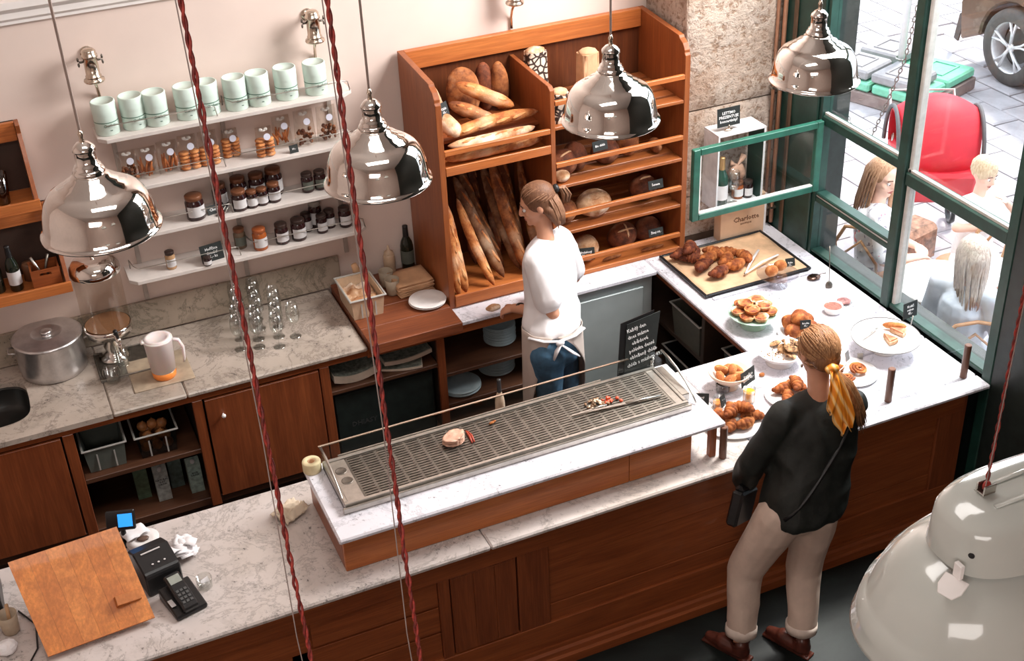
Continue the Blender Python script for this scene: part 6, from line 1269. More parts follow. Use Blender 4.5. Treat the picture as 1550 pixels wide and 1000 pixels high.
def rings(m, rs, seg=28):            # elliptical loft: (centre, rx, ry, turn)
    vs = []; fs = []
    for c, rx, ry, a in rs:
        for k in range(seg):
            t = 2 * PI * k / seg; x, y = sq(rx, ry, t, 2.5); vs.append((c[0] + x * math.cos(a) - y * math.sin(a), c[1] + x * math.sin(a) + y * math.cos(a), c[2] + (c[3] * x if len(c) > 3 else 0)))
    for i in range(len(rs) - 1):
        for k in range(seg): q = (k + 1) % seg; fs.append((i * seg + k, i * seg + q, (i + 1) * seg + q, (i + 1) * seg + k))
    fs += [tuple(range(seg - 1, -1, -1)), tuple(range((len(rs) - 1) * seg, len(rs) * seg))]
    return m.add(vs, fs)
def limb(m, pts, rs):
    for i in range(len(pts) - 1): m.caps(pts[i], pts[i + 1], rs[i], rs[i + 1], 14)
def foot(m, heel, toe, s=1.0, z=0.0):
    h = Vector(heel); t = Vector(toe); d = (t - h).normalized()
    m.caps(h + d * .03 + Vector((0, 0, .038)), h + d * .14 + Vector((0, 0, .036)), .034 * s, .036 * s, 12); m.caps(h + d * .12 + Vector((0, 0, .030)), t - d * .03 + Vector((0, 0, .024)), .036 * s, .022 * s, 12)
# ---- customer, seen from behind
P0 = (2.95, -0.36, 0)
cu = thing('person', 'customer seen from behind in black jacket and beige trousers, orange scarf tied in the hair', 'person', P0)
V = Vector
hL, tL = V((2.752, -.37, 0)), V((2.655, -.165, 0)); hR, tR = V((3.034, -.478, 0)), V((2.945, -.27, 0))
ankL, ankR = V((2.738, -.335, .085)), V((3.025, -.44, .085))
kneeL, kneeR = V((2.800, -.245, .475)), V((3.070, -.345, .46))
hipL, hipR = V((2.905, -.345, .845)), V((3.070, -.385, .845))
shL, shR = V((2.945, -.25, 1.335)), V((3.292, -.29, 1.325)); neck = V((3.120, -.255, 1.40)); hd = V((3.135, -.205, 1.60))
elL, wrL = V((2.845, -.17, 1.075)), V((2.865, -.085, .88)); elR, wrR = V((3.325, -.16, 1.06)), V((3.18, -.05, 1.02))
CF_ = V((.02, .93, -.28))
m = MB(); T = add_head(m, hd, CF_, 1.0, (0.08, .1, 1)); limb(m, [neck - V((0, .02, .06)), neck + V((0, 0, .04)), hd + V((0, -.01, -.05))], [.058, .050, .052])
limb(m, [neck - V((0, 0, .10)), V((3.07, -.285, 1.15)), V((2.99, -.35, .90))], [.075, .085, .095])
limb(m, [shL, elL, wrL], [.045, .038, .026]); limb(m, [shR, elR, wrR], [.045, .038, .026])
hand(m, wrL, V((.05, .06, -.06)), V((1, 0, .2)), .92, .9, 1); hand(m, wrR, V((-.08, .05, -.02)), V((0, .3, -1)), .92, .9, -1)
limb(m, [hipL, kneeL, ankL], [.085, .055, .034]); limb(m, [hipR, kneeR, ankR], [.085, .055, .034]); foot(m, hL + V((0, 0, .012)), tL + V((0, 0, .012)), .9); foot(m, hR + V((0, 0, .012)), tR + V((0, 0, .012)), .9)
fuse('body', m, M_skin, cu, .0075, 3)
M_jacket = plain('black felt jacket', (0.011, 0.013, 0.011), 0.6, var=.35, scale=30, bump=.15)
JR = [((3.03, -.345, .835), .205, .150, .05), ((3.035, -.34, .87), .212, .155, .05), ((3.055, -.325, .98), .200, .145, .05), ((3.095, -.300, 1.10), .202, .135, -.02), ((3.112, -.28, 1.22), .202, .125, -.08), ((3.118, -.268, 1.31), .188, .105, -.10), ((3.118, -.262, 1.37), .125, .080, -.10), ((3.118, -.258, 1.40), .070, .062, -.10)]
m = rings(MB(), JR)
limb(m, [neck - V((0, 0, .035)), shL + V((.04, 0, -.01))], [.075, .07]); limb(m, [neck - V((0, 0, .035)), shR + V((-.04, 0, -.01))], [.075, .07])
limb(m, [shL, elL + V((-.01, -.02, 0)), wrL + V((0, -.01, .01))], [.068, .066, .056]); limb(m, [shR, elR, wrR + V((.03, 0, .02))], [.066, .058, .045])
fuse('jacket', m, M_jacket, cu, .009, 5, .011, 6.5, (1, 1, .8))
M_trou = plain('beige trousers', (0.60, 0.46, 0.38), 0.8, var=.08, scale=12, bump=.1)
m = MB(); m.ball((2.995, -.36, .86), (.165, .125, .115), 20, 14)
limb(m, [hipL + V((.0, 0, -.01)), kneeL, V((2.755, -.318, .165))], [.113, .086, .072]); limb(m, [hipR + V((-.0, 0, -.01)), kneeR, V((3.032, -.425, .165))], [.113, .084, .072])
fuse('trousers', m, M_trou, cu, .009, 4, .0055, 7, (1, 1, .6))
for p, q in ((V((2.749, -.322, .130)), V((2.757, -.310, .175))), (V((3.028, -.428, .130)), V((3.033, -.42, .175)))):
    ob('cuff', MB().tube([p, p.lerp(q, .5), q], [.077, .079, .078], 24).tube([p + V((0, 0, .001)), q], [.070, .070], 24), plain('trouser cuff', (0.66, 0.55, 0.48), 0.8), cu, smooth=True, world=True)
def jsurf(x, z):
    for (a, b) in zip(JR, JR[1:]):
        if a[0][2] <= z <= b[0][2]:
            t = (z - a[0][2]) / (b[0][2] - a[0][2]); cx = a[0][0] + (b[0][0] - a[0][0]) * t; cy = a[0][1] + (b[0][1] - a[0][1]) * t; rx = a[1] + (b[1] - a[1]) * t; ry = a[2] + (b[2] - a[2]) * t
            q = min(1, abs(x - cx) / rx); return (x, cy - ry * (1 - q ** 2.5) ** .4 - .004, z)
m = MB(); m.tube([jsurf(3.235 - .375 * i / 12, 1.30 - .40 * i / 12) for i in range(13)], .012, 8, .5)
ob('bag_strap', m, plain('black leather', (0.008, 0.008, 0.009), 0.35), cu, smooth=True, world=True)
m = MB(); R = Matrix.Translation((2.815, -.16, .80)) @ Matrix.Rotation(.5, 4, 'Z') @ Matrix.Rotation(.35, 4, 'Y'); m.box((-.085, -.03, -.09), (.085, .03, .09), R); m.prism([(-.03, .09), (.03, .09), (.0, .13)], 0, -.085, .085, R)
ob('shoulder_bag', m, plain('black leather', (0.008, 0.008, 0.009), 0.35), cu, world=True, bevel=.012)
M_shoe = plain('dark brown leather', (0.085, 0.022, 0.014), 0.28, var=.3)
for h, t, a in ((hL, tL, ankL), (hR, tR, ankR)):
    d = (t - h).normalized(); m = MB(); foot(m, h - d * .008 + V((0, 0, .008)), t + d * .012 + V((0, 0, .008)), 1.22); m.caps(h + d * .03 + V((0, 0, .05)), h + d * .03 + V((0, 0, .08)), .046, .042, 14)
    m.box((-.032, -.03, 0), (.032, .24, .014), Matrix.Translation(h) @ Matrix.Rotation(math.atan2(-d.x, d.y), 4, 'Z'))
    fuse('shoe', m, M_shoe, cu, .006, 3)
    ob('ankle_strap', MB().lathe([(.040, 0), (.044, .006), (.040, .014)], 20, Matrix.Translation(a + V((-.004, .0, .0)))).ball(tuple(a + V((.036, -.015, .008))), .011, 8, 6), M_shoe, cu, smooth=True, world=True)
H1 = hairmat('light brown hair', (0.22, 0.095, 0.040), (0.50, 0.26, 0.12)); H1d = hairmat('brown hair', (0.17, 0.072, 0.032), (0.28, 0.125, 0.055))
m = MB(); Tm = T
m.ball((0, 0, 0), (.084, .104, .100), 20, 14, Tm @ Matrix.Translation((0, -.018, .032))); m.ball((0, 0, 0), (.070, .050, .060), 16, 10, Tm @ Matrix.Translation((0, -.070, -.015)))
fuse('hair', m, H1d, cu, .007, 2)
rr = random.Random(5); st = []
for i in range(170):
    a = rr.uniform(-PI, PI); e = rr.uniform(-.15, 1.2)
    x, y, z = math.sin(a) * math.cos(e), math.cos(a) * math.cos(e), math.sin(e)
    if y > .55 and z < .35: continue
    st.append((x, y, z))
strands('hair_strands', cu, H1, T, 1.0, st, (0.05, -.86, -.52), (.086, .106, .1025), 9, .0040)
tie = T @ V((.0, -.105, -.045))
m = MB()
for i in range(46):
    a = rr.uniform(0, 6.28); q = rr.uniform(0, 1) ** .5 * .028; o1 = V((math.cos(a) * q, math.sin(a) * q * .7, 0)); L = rr.uniform(.85, 1.05)
    p1 = tie + o1 * .5; p2 = tie + V((.065, -.040, -.09)) + o1 * 1.3; p3 = tie + V((.125, -.045, -.20)) + o1 * 1.3; p4 = tie + V((.185, -.035, -.37 * L)) + o1 * 1.0
    m.tube([p1, p1.lerp(p2, .5) + V((0, -.006, 0)), p2, p2.lerp(p3, .5), p3, p3.lerp(p4, .5), p4], [.004, .005, .0055, .0055, .005, .004, .0015], 5)
ob('ponytail', m, H1, cu, smooth=True, world=True)
t = NT('orange striped scarf'); t.set(.55, 0, .4); v = t.coord(rot=(.3, .4, .5)); w = t.n('ShaderNodeTexWave'); w.inputs['Scale'].default_value = 9; w.inputs['Distortion'].default_value = 1.5; t.l(v, w.inputs['Vector'])
t.color(t.ramp(w.outputs['Fac'], [(0.2, (0.70, 0.21, 0.012)), (0.62, (0.86, 0.33, 0.02)), (0.9, (0.92, 0.55, 0.22))])); M_scarf = t.m
m = MB(); m.ball(tuple(tie + V((-.01, -.018, .006))), (.034, .026, .024), 14, 10).jitter(.006, 40)
ob('scarf_knot', m, M_scarf, cu, smooth=True, world=True)
for (e, w0, w1, ph_) in ((V((-.050, -.075, -.17)), .018, .034, 0.0), (V((.000, -.105, -.275)), .024, .042, 1.5), (V((.050, -.10, -.265)), .020, .030, 3.0)):
    def S(u, v_):
        p = tie + V((-.01, -.03, 0)) + V((e.x * v_, e.y * v_ ** .7, e.z * v_)); ww = w0 + (w1 - w0) * math.sin(v_ * 2.4); 
        if v_ > .82: ww *= (1 - (v_ - .82) / .2)
        return p + V(((u - .5) * 2 * ww, -.010 * math.sin(u * 9 + ph_ + v_ * 3), .012 * math.sin(u * 5 + ph_)))
    ob('scarf_tail', MB().grid(12, 14, S), M_scarf, cu, smooth=True, world=True, solid=.0015)
ob('earring', MB().ball(tuple(T @ V((-.090, -.01, -.045))), (.006, .006, .010), 8, 6), M_brass, cu, smooth=True, world=True)
face_bits(cu, T)
# ---- barista at the bread cabinet
ba = thing('person', 'person in white t-shirt, tied apron and blue jeans standing before the bread cabinet', 'person', (2.62, 1.44, 0))
hips = V((2.585, 1.45, .90)); hipL, hipR = V((2.515, 1.385, .86)), V((2.655, 1.49, .86))
shL, shR = V((2.530, 1.530, 1.365)), V((2.785, 1.73, 1.355)); neck = V((2.645, 1.655, 1.44)); hd = V((2.625, 1.70, 1.625))
elL, wrL = V((2.575, 1.425, 1.085)), V((2.458, 1.70, 1.005)); elR, wrR = V((2.86, 1.74, 1.085)), V((2.69, 1.87, 1.03))
m = MB(); BF = V((-.90, .30, -.30)); T = add_head(m, hd, BF, 1.0, (0, .05, 1)); limb(m, [neck - V((0, .02, .05)), neck + V((0, 0, .03)), hd + V((.02, -.01, -.05))], [.056, .046, .048])
limb(m, [neck - V((0, 0, .10)), V((2.640, 1.59, 1.15)), V((2.585, 1.47, .90))], [.075, .085, .10]); limb(m, [shL, elL, wrL], [.048, .040, .028]); limb(m, [shR, elR, wrR], [.048, .040, .028])
hand(m, wrL, V((-.06, .05, -.028)), V((0.1, .2, -1)), .92, .75, 1); hand(m, wrR, V((-.08, .04, -.045)), V((0, .2, -1)), .92, .6, -1)
limb(m, [hipL, V((2.540, 1.42, .48)), V((2.540, 1.36, .09))], [.085, .055, .036]); limb(m, [hipR, V((2.690, 1.50, .48)), V((2.700, 1.44, .09))], [.085, .055, .036])
foot(m, V((2.550, 1.32, .012)), V((2.490, 1.53, .012)), .9); foot(m, V((2.710, 1.40, .012)), V((2.660, 1.61, .012)), .9)
fuse('body', m, M_skin, ba, .0075, 3)
M_tee = plain('white cotton', (0.80, 0.77, 0.78), 0.85, var=.03, scale=8, bump=.05)
m = rings(MB(), [((2.592, 1.470, .975), .158, .146, .5), ((2.596, 1.482, 1.01), .162, .150, .5), ((2.632, 1.565, 1.09), .158, .130, .6), ((2.650, 1.605, 1.20), .168, .130, .65), ((2.652, 1.632, 1.31), .168, .122, .65), ((2.645, 1.640, 1.385), .120, .090, .5), ((2.645, 1.650, 1.43), .068, .062, .5)])
limb(m, [neck - V((0, 0, .045)), shL], [.060, .070]); limb(m, [neck - V((0, 0, .045)), shR], [.060, .070])
limb(m, [shL, shL.lerp(elL, .70)], [.070, .078]); limb(m, [shR, elR + V((0, 0, .05))], [.070, .068])
fuse('t_shirt', m, M_tee, ba, .009, 4, .010, 8, (1, 1, .4))
M_jeans = plain('blue denim', (0.060, 0.145, 0.24), 0.8, var=.35, scale=14, bump=.2)
m = MB(); m.ball((2.585, 1.45, .86), (.150, .130, .15), 20, 14); m.ball((2.535, 1.36, .845), (.075, .07, .085), 14, 10); m.ball((2.640, 1.39, .845), (.075, .07, .085), 14, 10)
limb(m, [hipL, V((2.540, 1.42, .48)), V((2.540, 1.36, .12))], [.100, .068, .050]); limb(m, [hipR, V((2.690, 1.50, .48)), V((2.700, 1.44, .12))], [.100, .068, .050])
fuse('jeans', m, M_jeans, ba, .009, 4, .003, 10, (1, 1, .7))
def apron(u, v_):                  # open at the back: tied at the waist, hem spreading apart
    c0 = math.radians(-108); a0_ = c0 + .06 + 1.95 * v_ ** .62; a1_ = c0 + 2 * PI - .06 - .92 * v_ ** .7; a = a0_ + (a1_ - a0_) * u
    R_ = 1 + .10 * v_ + .018 * math.sin(a * 9 + v_ * 2); z = 1.0 - v_ * .54
    return (2.585 + .01 * v_ + math.cos(a) * .170 * R_, 1.462 + math.sin(a) * .158 * R_, z - .03 * math.sin(u * PI) * v_)
M_apron = plain('cream linen', (0.62, 0.52, 0.46), 0.9, var=.06, scale=10, bump=.1)
ob('apron', MB().grid(60, 18, apron), M_apron, ba, smooth=True, world=True, solid=.004)
ob('apron_tie', MB().tube([(2.412, 1.40, .985), (2.472, 1.325, .985), (2.552, 1.295, .98), (2.652, 1.305, .985), (2.732, 1.355, .985)], [.012] * 5, 8, .5).ball((2.552, 1.285, .975), (.026, .016, .018), 12, 8).tube([(2.552, 1.28, .97), (2.612, 1.275, .91), (2.672, 1.30, .85)], [.012, .026, .014], 8, .3).tube([(2.552, 1.28, .97), (2.522, 1.275, .93), (2.507, 1.28, .88)], [.012, .018, .010], 8, .3), M_tee, ba, smooth=True, world=True)
ob('wristband', MB().tube([wrL + V((.030, -.045, .017)), wrL + V((.018, -.027, .010))], .031, 16), M_black, ba, smooth=True, world=True)
for p in ((V((2.550, 1.32, 0)), V((2.490, 1.53, 0))), (V((2.710, 1.40, 0)), V((2.660, 1.61, 0)))):
    m = MB(); foot(m, p[0], p[1], 1.1); fuse('shoe', m, M_china, ba, .008, 3)
HB = hairmat('barista hair', (0.17, 0.075, 0.04), (0.36, 0.19, 0.11)); HBd = hairmat('barista hair under', (0.12, 0.05, 0.026), (0.22, 0.10, 0.05))
m = MB(); m.ball((0, 0, 0), (.086, .100, .098), 20, 14, T @ Matrix.Translation((0, -.022, .036))); m.ball((0, 0, 0), (.074, .050, .09), 16, 10, T @ Matrix.Translation((0, -.075, -.035))); m.caps(T @ V((-.06, -.05, -.03)), T @ V((-.05, -.07, -.125)), .032, .020); m.caps(T @ V((.06, -.05, -.03)), T @ V((.05, -.07, -.125)), .032, .020); m.caps(T @ V((0, -.08, -.03)), T @ V((0, -.085, -.13)), .050, .034)
fuse('hair', m, HBd, ba, .007, 2)
rr = random.Random(9); st = []
for i in range(110):
    a = rr.uniform(-PI, PI); e = rr.uniform(.05, 1.2); x, y, z = math.sin(a) * math.cos(e), math.cos(a) * math.cos(e), math.sin(e)
    if y > .6 and z < .45: continue
    st.append((x, y, z))
strands('hair_strands', ba, HB, T, 1.0, st, (0, -.97, .25), (.088, .102, .100), 9, .0042)
m = MB()
for i in range(60):
    x = rr.uniform(-.075, .075); y = -.04 - .075 * math.sqrt(max(0, 1 - (x / .08) ** 2)); l_ = rr.uniform(.9, 1.05)
    m.tube([T @ V((x, y - .004, .03)), T @ V((x * 1.02, y - .012, -.03)), T @ V((x * .95, y - .012, -.09 * l_)), T @ V((x * .8, y + .004, -.150 * l_))], [.003, .005, .005, .0015], 5)
ob('loose_hair', m, HB, ba, smooth=True, world=True)
tie = T @ V((0, -.125, .05)); ob('scrunchie', MB().ball(tuple(tie), (.022, .024, .026), 12, 8).jitter(.004, 60), M_black, ba, smooth=True, world=True)
m = MB()
for i in range(26):
    o1 = V((rr.uniform(-.018, .018), rr.uniform(-.014, .014), 0)); m.tube([tie, tie + V((.035, -.01, .006)) + o1, tie + V((.055, -.015, -.035)) + o1 * 1.3, tie + V((.05, -.012, -.09)) + o1], [.004, .005, .005, .0015], 5)
ob('ponytail', m, HB, ba, smooth=True, world=True)
face_bits(ba, T)
tag(ob('held_dough', MB().ball((0, 0, 0), (.045, .03, .018), 12, 8).jitter(.008, 30), B_flour, None, (2.385, 1.835, .960), smooth=True), 'torn piece of bread held in the barista\'s hand over the ledge', 'bread')
# ------------------------------------------------------------ people and things outside the window
def chair_out(lab, loc, rz, mat, group=None):
    t = thing('bistro_chair', lab, 'chair', loc, rz, group)
    ob('seat', MB().lathe([(0, .43), (.20, .43), (.205, .44), (.20, .455), (0, .455)], 28), mat, t, smooth=True)
    for sx, sy in ((-1, -1), (1, -1), (-1, 1), (1, 1)): ob('leg', MB().cyl((sx * .15, sy * .15, .43), (sx * .19, sy * .19, 0), .013, .011, 8), mat, t, smooth=True)
    ob('backrest', MB().tube([(-.18, -.15, .44), (-.20, -.20, .75), (-.12, -.225, .90), (0, -.23, .93), (.12, -.225, .90), (.20, -.20, .75), (.18, -.15, .44)], .013, 8).tube([(-.12, -.17, .45), (-.12, -.215, .70), (0, -.225, .83), (.12, -.215, .70), (.12, -.17, .45)], .010, 8), mat, t, smooth=True)
    return t
def table_out(lab, loc, r, mat, h=.72):
    t = thing('cafe_table', lab, 'table', loc)
    ob('tabletop', MB().lathe([(0, h - .03), (r - .01, h - .03), (r, h - .02), (r, h - .005), (r - .006, h), (0, h)], 40), mat, t, smooth=True)
    ob('pedestal', MB().lathe([(0, 0), (.13, 0), (.13, .012), (.04, .04), (.025, .08), (.025, h - .03), (0, h - .03)], 24), M_dark, t, smooth=True); return t
M_wick = wood('pale outdoor wood', (0.62, 0.34, 0.17), (0.46, 0.22, 0.10), 0)
table_out('small round pale wooden stool table outside the lower right pane', (4.86, .33, 0), .17, M_wick, .50)
table_out('white round cafe table between the two seated people outside', (5.12, 1.20, 0), .29, M_china, .72)
chair_out('pale bentwood chair under the woman in the flowered blouse', (5.08, 1.78, 0), -1.2, M_wick, 'cafe chairs'); c2_ = chair_out('pale bentwood chair under the woman seen from behind', (5.00, .84, 0), -.45, M_wick, 'cafe chairs'); c2_.scale = (1, 1, .86)
def seated(lab, head, seat, fwd, torso_mat, hair_fn, face=None, skin=M_skinl, s=1.0, arms=None, legs=True, body_fwd=None, vox=.010):
    head = V(head); seat = V(seat); f = V(body_fwd or fwd); f.z = 0; f.normalize(); r = f.cross(V((0, 0, 1)))
    t = thing('person', lab, 'person', (seat.x, seat.y, 0))
    m = MB(); T = add_head(m, head, fwd, s); neck = head + V((0, 0, -.16 * s)) - f * .02; limb(m, [neck - V((0, 0, .05)), head - V((0, 0, .05))], [.05 * s, .046 * s])
    sh = neck - V((0, 0, .06 * s)); sL, sR = sh - r * .16 * s, sh + r * .16 * s; hip = seat + V((0, 0, .08))
    limb(m, [sh - V((0, 0, .06)), hip], [.09 * s, .10 * s])
    arms = arms or [(sh - r * .22 * s + f * .05 - V((0, 0, .26 * s)), sh - r * .08 * s + f * .28 - V((0, 0, .30 * s))), (sh + r * .22 * s + f * .05 - V((0, 0, .26 * s)), sh + r * .08 * s + f * .28 - V((0, 0, .30 * s)))]
    for a, sd, sg in ((arms[0], sL, 1), (arms[1], sR, -1)):
        limb(m, [sd, V(a[0]), V(a[1])], [.045 * s, .038 * s, .026 * s]); hand(m, a[1], (V(a[1]) - V(a[0])), V((0, 0, -1)) if abs((V(a[1]) - V(a[0])).normalized().z) < .8 else r, s * .9, .6, sg)
    for sg in (-1, 1):
        h_ = hip + r * .09 * s * sg; k = h_ + f * .40 * s; k.z = seat.z + .03; an = k + f * .03; an.z = .08; limb(m, [h_, k, an], [.08 * s, .055 * s, .036 * s]); foot(m, (an.x - f.x * .03, an.y - f.y * .03, 0.0), (an.x + f.x * .19, an.y + f.y * .19, 0.0), .95)
    fuse('body', m, skin, t, vox, 2)
    m = MB(); mid = sh.lerp(hip, .5); 
    m.caps(sh - V((0, 0, .10 * s)), hip + V((0, 0, .02)), .135 * s, .150 * s, 16); limb(m, [neck - V((0, 0, .06 * s)), sL], [.06 * s, .062 * s]); limb(m, [neck - V((0, 0, .06 * s)), sR], [.06 * s, .062 * s])
    for a, sd in ((arms[0], sL), (arms[1], sR)): limb(m, [sd, V(a[0]).lerp(sd, .15)], [.064 * s, .060 * s])
    fuse('blouse', m, torso_mat, t, vox, 4, .005, 8)
    m = MB()
    for sg in (-1, 1):
        h_ = hip + r * .09 * s * sg; k = h_ + f * .40 * s; k.z = seat.z + .03; m.caps(h_, h_.lerp(k, .85), .098 * s, .078 * s, 14)
    fuse('skirt', m, face or torso_mat, t, vox, 4, .004, 9)
    hair_fn(t, T, s); face_bits(t, T, s); return t
t = NT('white flowered blouse'); t.set(.8); v = t.coord(); a = t.noise(v, 22, 3, .6, .4); c = t.mix(t.ramp(a, [(0.60, 0.0), (0.64, 1.0)]), (0.86, 0.84, 0.86), (0.30, 0.28, 0.34)); b = t.noise(v, 12, 2); t.color(t.mix(t.ramp(b, [(0.66, 0.0), (0.69, 1.0)]), c, (0.75, 0.12, 0.16))); M_flow = t.m
Ha = hairmat('chestnut hair', (0.30, 0.15, 0.08), (0.55, 0.33, 0.20)); Hb = hairmat('ash blonde hair', (0.34, 0.26, 0.22), (0.66, 0.56, 0.48)); Hc = hairmat('child blond hair', (0.52, 0.36, 0.22), (0.80, 0.64, 0.44))
def hair_long(mat, L=.26, front=True, seed=1):
    def fn(t, T, s):
        m = MB(); m.ball((0, 0, 0), (.086 * s, .100 * s, .098 * s), 18, 12, T @ Matrix.Translation(V((0, -.024, .034)) * s)); m.caps(T @ (V((0, -.075, 0)) * s), T @ (V((0, -.09, -.12)) * s), .07 * s, .045 * s)
        fuse('hair', m, mat, t, .010, 2)
        rr = random.Random(seed); m = MB()
        for i in range(70):
            a = rr.uniform(-2.0, 2.0) + PI; x = math.sin(a) * .085; y = math.cos(a) * .10 - .02; l_ = rr.uniform(.8, 1.05) * L
            if y > .02: continue
            m.tube([T @ (V((x * .25, y * .25, .128)) * s), T @ (V((x * .8, y * .85, .085)) * s), T @ (V((x * 1.05, y * 1.08, .02)) * s), T @ (V((x * 1.05, y * 1.1, -.07)) * s), T @ (V((x * .95, y * 1.15, -.10 - l_ * .5)) * s), T @ (V((x * .8, y * 1.05, -.10 - l_)) * s)], [.003, .006, .007, .007, .006, .002], 5)
        ob('hair_strands', m, mat, t, smooth=True, world=True)
        if front: ob('front_lock', MB().tube([T @ (V((-.078, .0, .05)) * s), T @ (V((-.088, .02, -.06)) * s), T @ (V((-.075, .06, -.18)) * s), T @ (V((-.06, .09, -.30)) * s)], [.012, .018, .016, .004], 8), mat, t, smooth=True, world=True)
    return fn
h1 = V((5.020, 1.736, 1.231))
w1 = seated('person with long chestnut hair and white flowered blouse sitting outside the left panes', h1, (5.08, h1.y + .03, .46), (.15, -.93, -.22), M_flow, hair_long(Ha, .26, True, 3), plain('tan skirt', (0.62, 0.36, 0.22), .8, var=.4, scale=18), M_skinl, 1.0, None, True, (.85, -.50, 0))
h2 = V((4.950, 0.811, 1.144))
w2 = seated('person with long ash-blonde hair and pale blue top sitting outside, back turned', h2, (4.98, h2.y + .02, .46), (.45, .85, -.10), plain('white blue top', (0.70, 0.76, 0.86), .8, var=.15, scale=6), hair_long(Hb, .20, False, 5), None, M_skinl, 1.0, None, True, (.90, .40, 0))
def hair_short(t, T, s):
    m = MB(); m.ball((0, 0, 0), (.088 * s, .104 * s, .100 * s), 18, 12, T @ Matrix.Translation(V((0, -.018, .036)) * s)); fuse('hair', m, Hc, t, .010, 2, .004, 30, (1, 1, 1))
h3 = V((5.750, 1.639, 1.133))
ch = seated('short-haired blond person in white outside beside the red pram, hand at the mouth', h3, (h3.x + .02, h3.y + .02, .42), (.1, -.95, -.30), plain('white child shirt', (0.88, 0.86, 0.86), .8), hair_short, None, M_skinl, .88,
            [(h3 + V((-.18, -.02, -.34)), h3 + V((-.06, -.18, -.30))), (h3 + V((.12, -.30, -.26)), h3 + V((.0, -.24, -.11)))])
chair_out('pale bentwood chair under the blond child', (h3.x + .02, h3.y + .06, -.04), 0, M_wick, 'cafe chairs')
# pram with red hood
M_red = plain('red hood fabric', (0.62, 0.015, 0.03), 0.6, var=.12, scale=5)
pc = V((6.28, 2.72, 0)); pm = thing('pram', 'pram with big red hood and black rim standing outside', 'pram', pc, -.5 + PI)
m = MB(); n = 18
m.grid(16, 12, lambda u, v_: ((u - .5) * .62 * (1 - .12 * abs(2 * v_ - 1)), -.05 + .36 * math.cos(PI * v_) * (1 - .25 * (2 * u - 1) ** 2), .70 + .46 * math.sin(PI * v_ ) * (1 - .25 * (2 * u - 1) ** 2)))
ob('hood', m, M_red, pm, smooth=True, solid=.006)
m = MB(); m.tube([(.30 - .0, -.05 + .30 * math.cos(PI * i / 16), .70 + .37 * math.sin(PI * i / 16)) for i in range(17)], .016, 8); m.tube([(-.30, -.05 + .30 * math.cos(PI * i / 16), .70 + .37 * math.sin(PI * i / 16)) for i in range(17)], .016, 8)
ob('hood_rim', m, plain('dark grey webbing', (0.10, 0.09, 0.09), .6), pm, smooth=True)
ob('carrycot', MB().prism([(-.42, .72), (.36, .72), (.30, .46), (-.34, .46)], 0, -.26, .26), M_red, pm, bevel=.03)
for sx in (-1, 1):
    for y in (-.32, .28): ob('wheel', MB().lathe([(.10, -.018), (.125, -.018), (.13, 0), (.125, .018), (.10, .018), (.10, -.018)], 28, Matrix.Translation((sx * .27, y, .13)) @ Matrix.Rotation(PI / 2, 4, 'Y')), M_black, pm, smooth=True)
ob('chassis', MB().tube([(-.27, -.32, .13), (-.24, 0, .44), (-.27, .28, .13)], .012, 8).tube([(.27, -.32, .13), (.24, 0, .44), (.27, .28, .13)], .012, 8).tube([(-.24, 0, .44), (-.24, -.62, .98), (.24, -.62, .98), (.24, 0, .44)], .012, 8), M_steel, pm, smooth=True)
# parasol pole on stacked base slabs
bx_, by_ = 8.02, 5.25; pb = thing('parasol_base', 'white parasol pole on stacked grey and mint green weight slabs in the street', 'parasol base', (bx_, by_, 0), .35)
ob('pole', MB().cyl((0, 0, .05), (0, 0, 3.2), .035, None, 16), M_china, pb, smooth=True)
ob('lower_frame', MB().box((-.52, -.52, 0), (.52, .52, .12)), plain('brown grey plinth', (0.24, 0.17, 0.15), .8), pb, bevel=.01)
M_slab = plain('grey weight slab', (0.33, 0.31, 0.31), .8); M_slabg = plain('mint green plastic slab', (0.18, 0.52, 0.34), .5)
def wslab(cx, cy, z, mat, w=.46, nm='weight_slab'):
    m = MB().box((cx - w / 2, cy - w / 2, z), (cx + w / 2, cy + w / 2, z + .09)); o = ob(nm, m, mat, pb, bevel=.018)
    ob('recess_rim', MB().box((cx - w * .32, cy - w * .26, z + .091), (cx + w * .32, cy - w * .22, z + .10)).box((cx - w * .32, cy + w * .22, z + .091), (cx + w * .32, cy + w * .26, z + .10)).box((cx - w * .32, cy - w * .22, z + .091), (cx - w * .28, cy + w * .22, z + .10)).box((cx + w * .28, cy - w * .22, z + .091), (cx + w * .32, cy + w * .22, z + .10)), mat, o)
for cx, cy in ((-.26, -.26), (.26, -.26), (-.26, .26), (.26, .26)): wslab(cx, cy, .125, M_slabg, .49)
for cx, cy in ((-.26, -.20), (-.26, .28), (.27, .27)): wslab(cx, cy, .225, M_slab, .44)
ob('chain_ring', MB().lathe([(.05, .32), (.06, .33), (.05, .34)], 16), M_steel, pb, smooth=True)
# chains
def chain(lab, pts, group='chains outside the window', lk=.028):
    P_ = [V(p) for p in pts]; t = thing('chain', lab, 'chain', tuple(P_[0]), group=group); m = MB(); i = 0
    for a, b in zip(P_, P_[1:]):
        L = (b - a).length; n = max(1, int(L / (lk * 1.35)))
        for k in range(n):
            c = a.lerp(b, (k + .5) / n); d = (b - a).normalized(); u = d.orthogonal().normalized(); w = d.cross(u)
            if i % 2: u, w = w, u
            m.tube([c + d * lk * .9 * math.cos(q) + u * lk * .38 * math.sin(q) for q in [j * PI / 4 for j in range(9)]], lk * .13, 5, caps=False); i += 1
    ob('chain_links', m, M_steeld, t, smooth=True, world=True, kind='stuff'); return t
chain('rusty chain hanging from above down to the ground in front of the slabs', [(6.200, 2.988, 1.820), (6.200, 3.056, 1.359), (6.200, 3.185, 1.006), (6.200, 3.326, 0.657)], lk=.030)
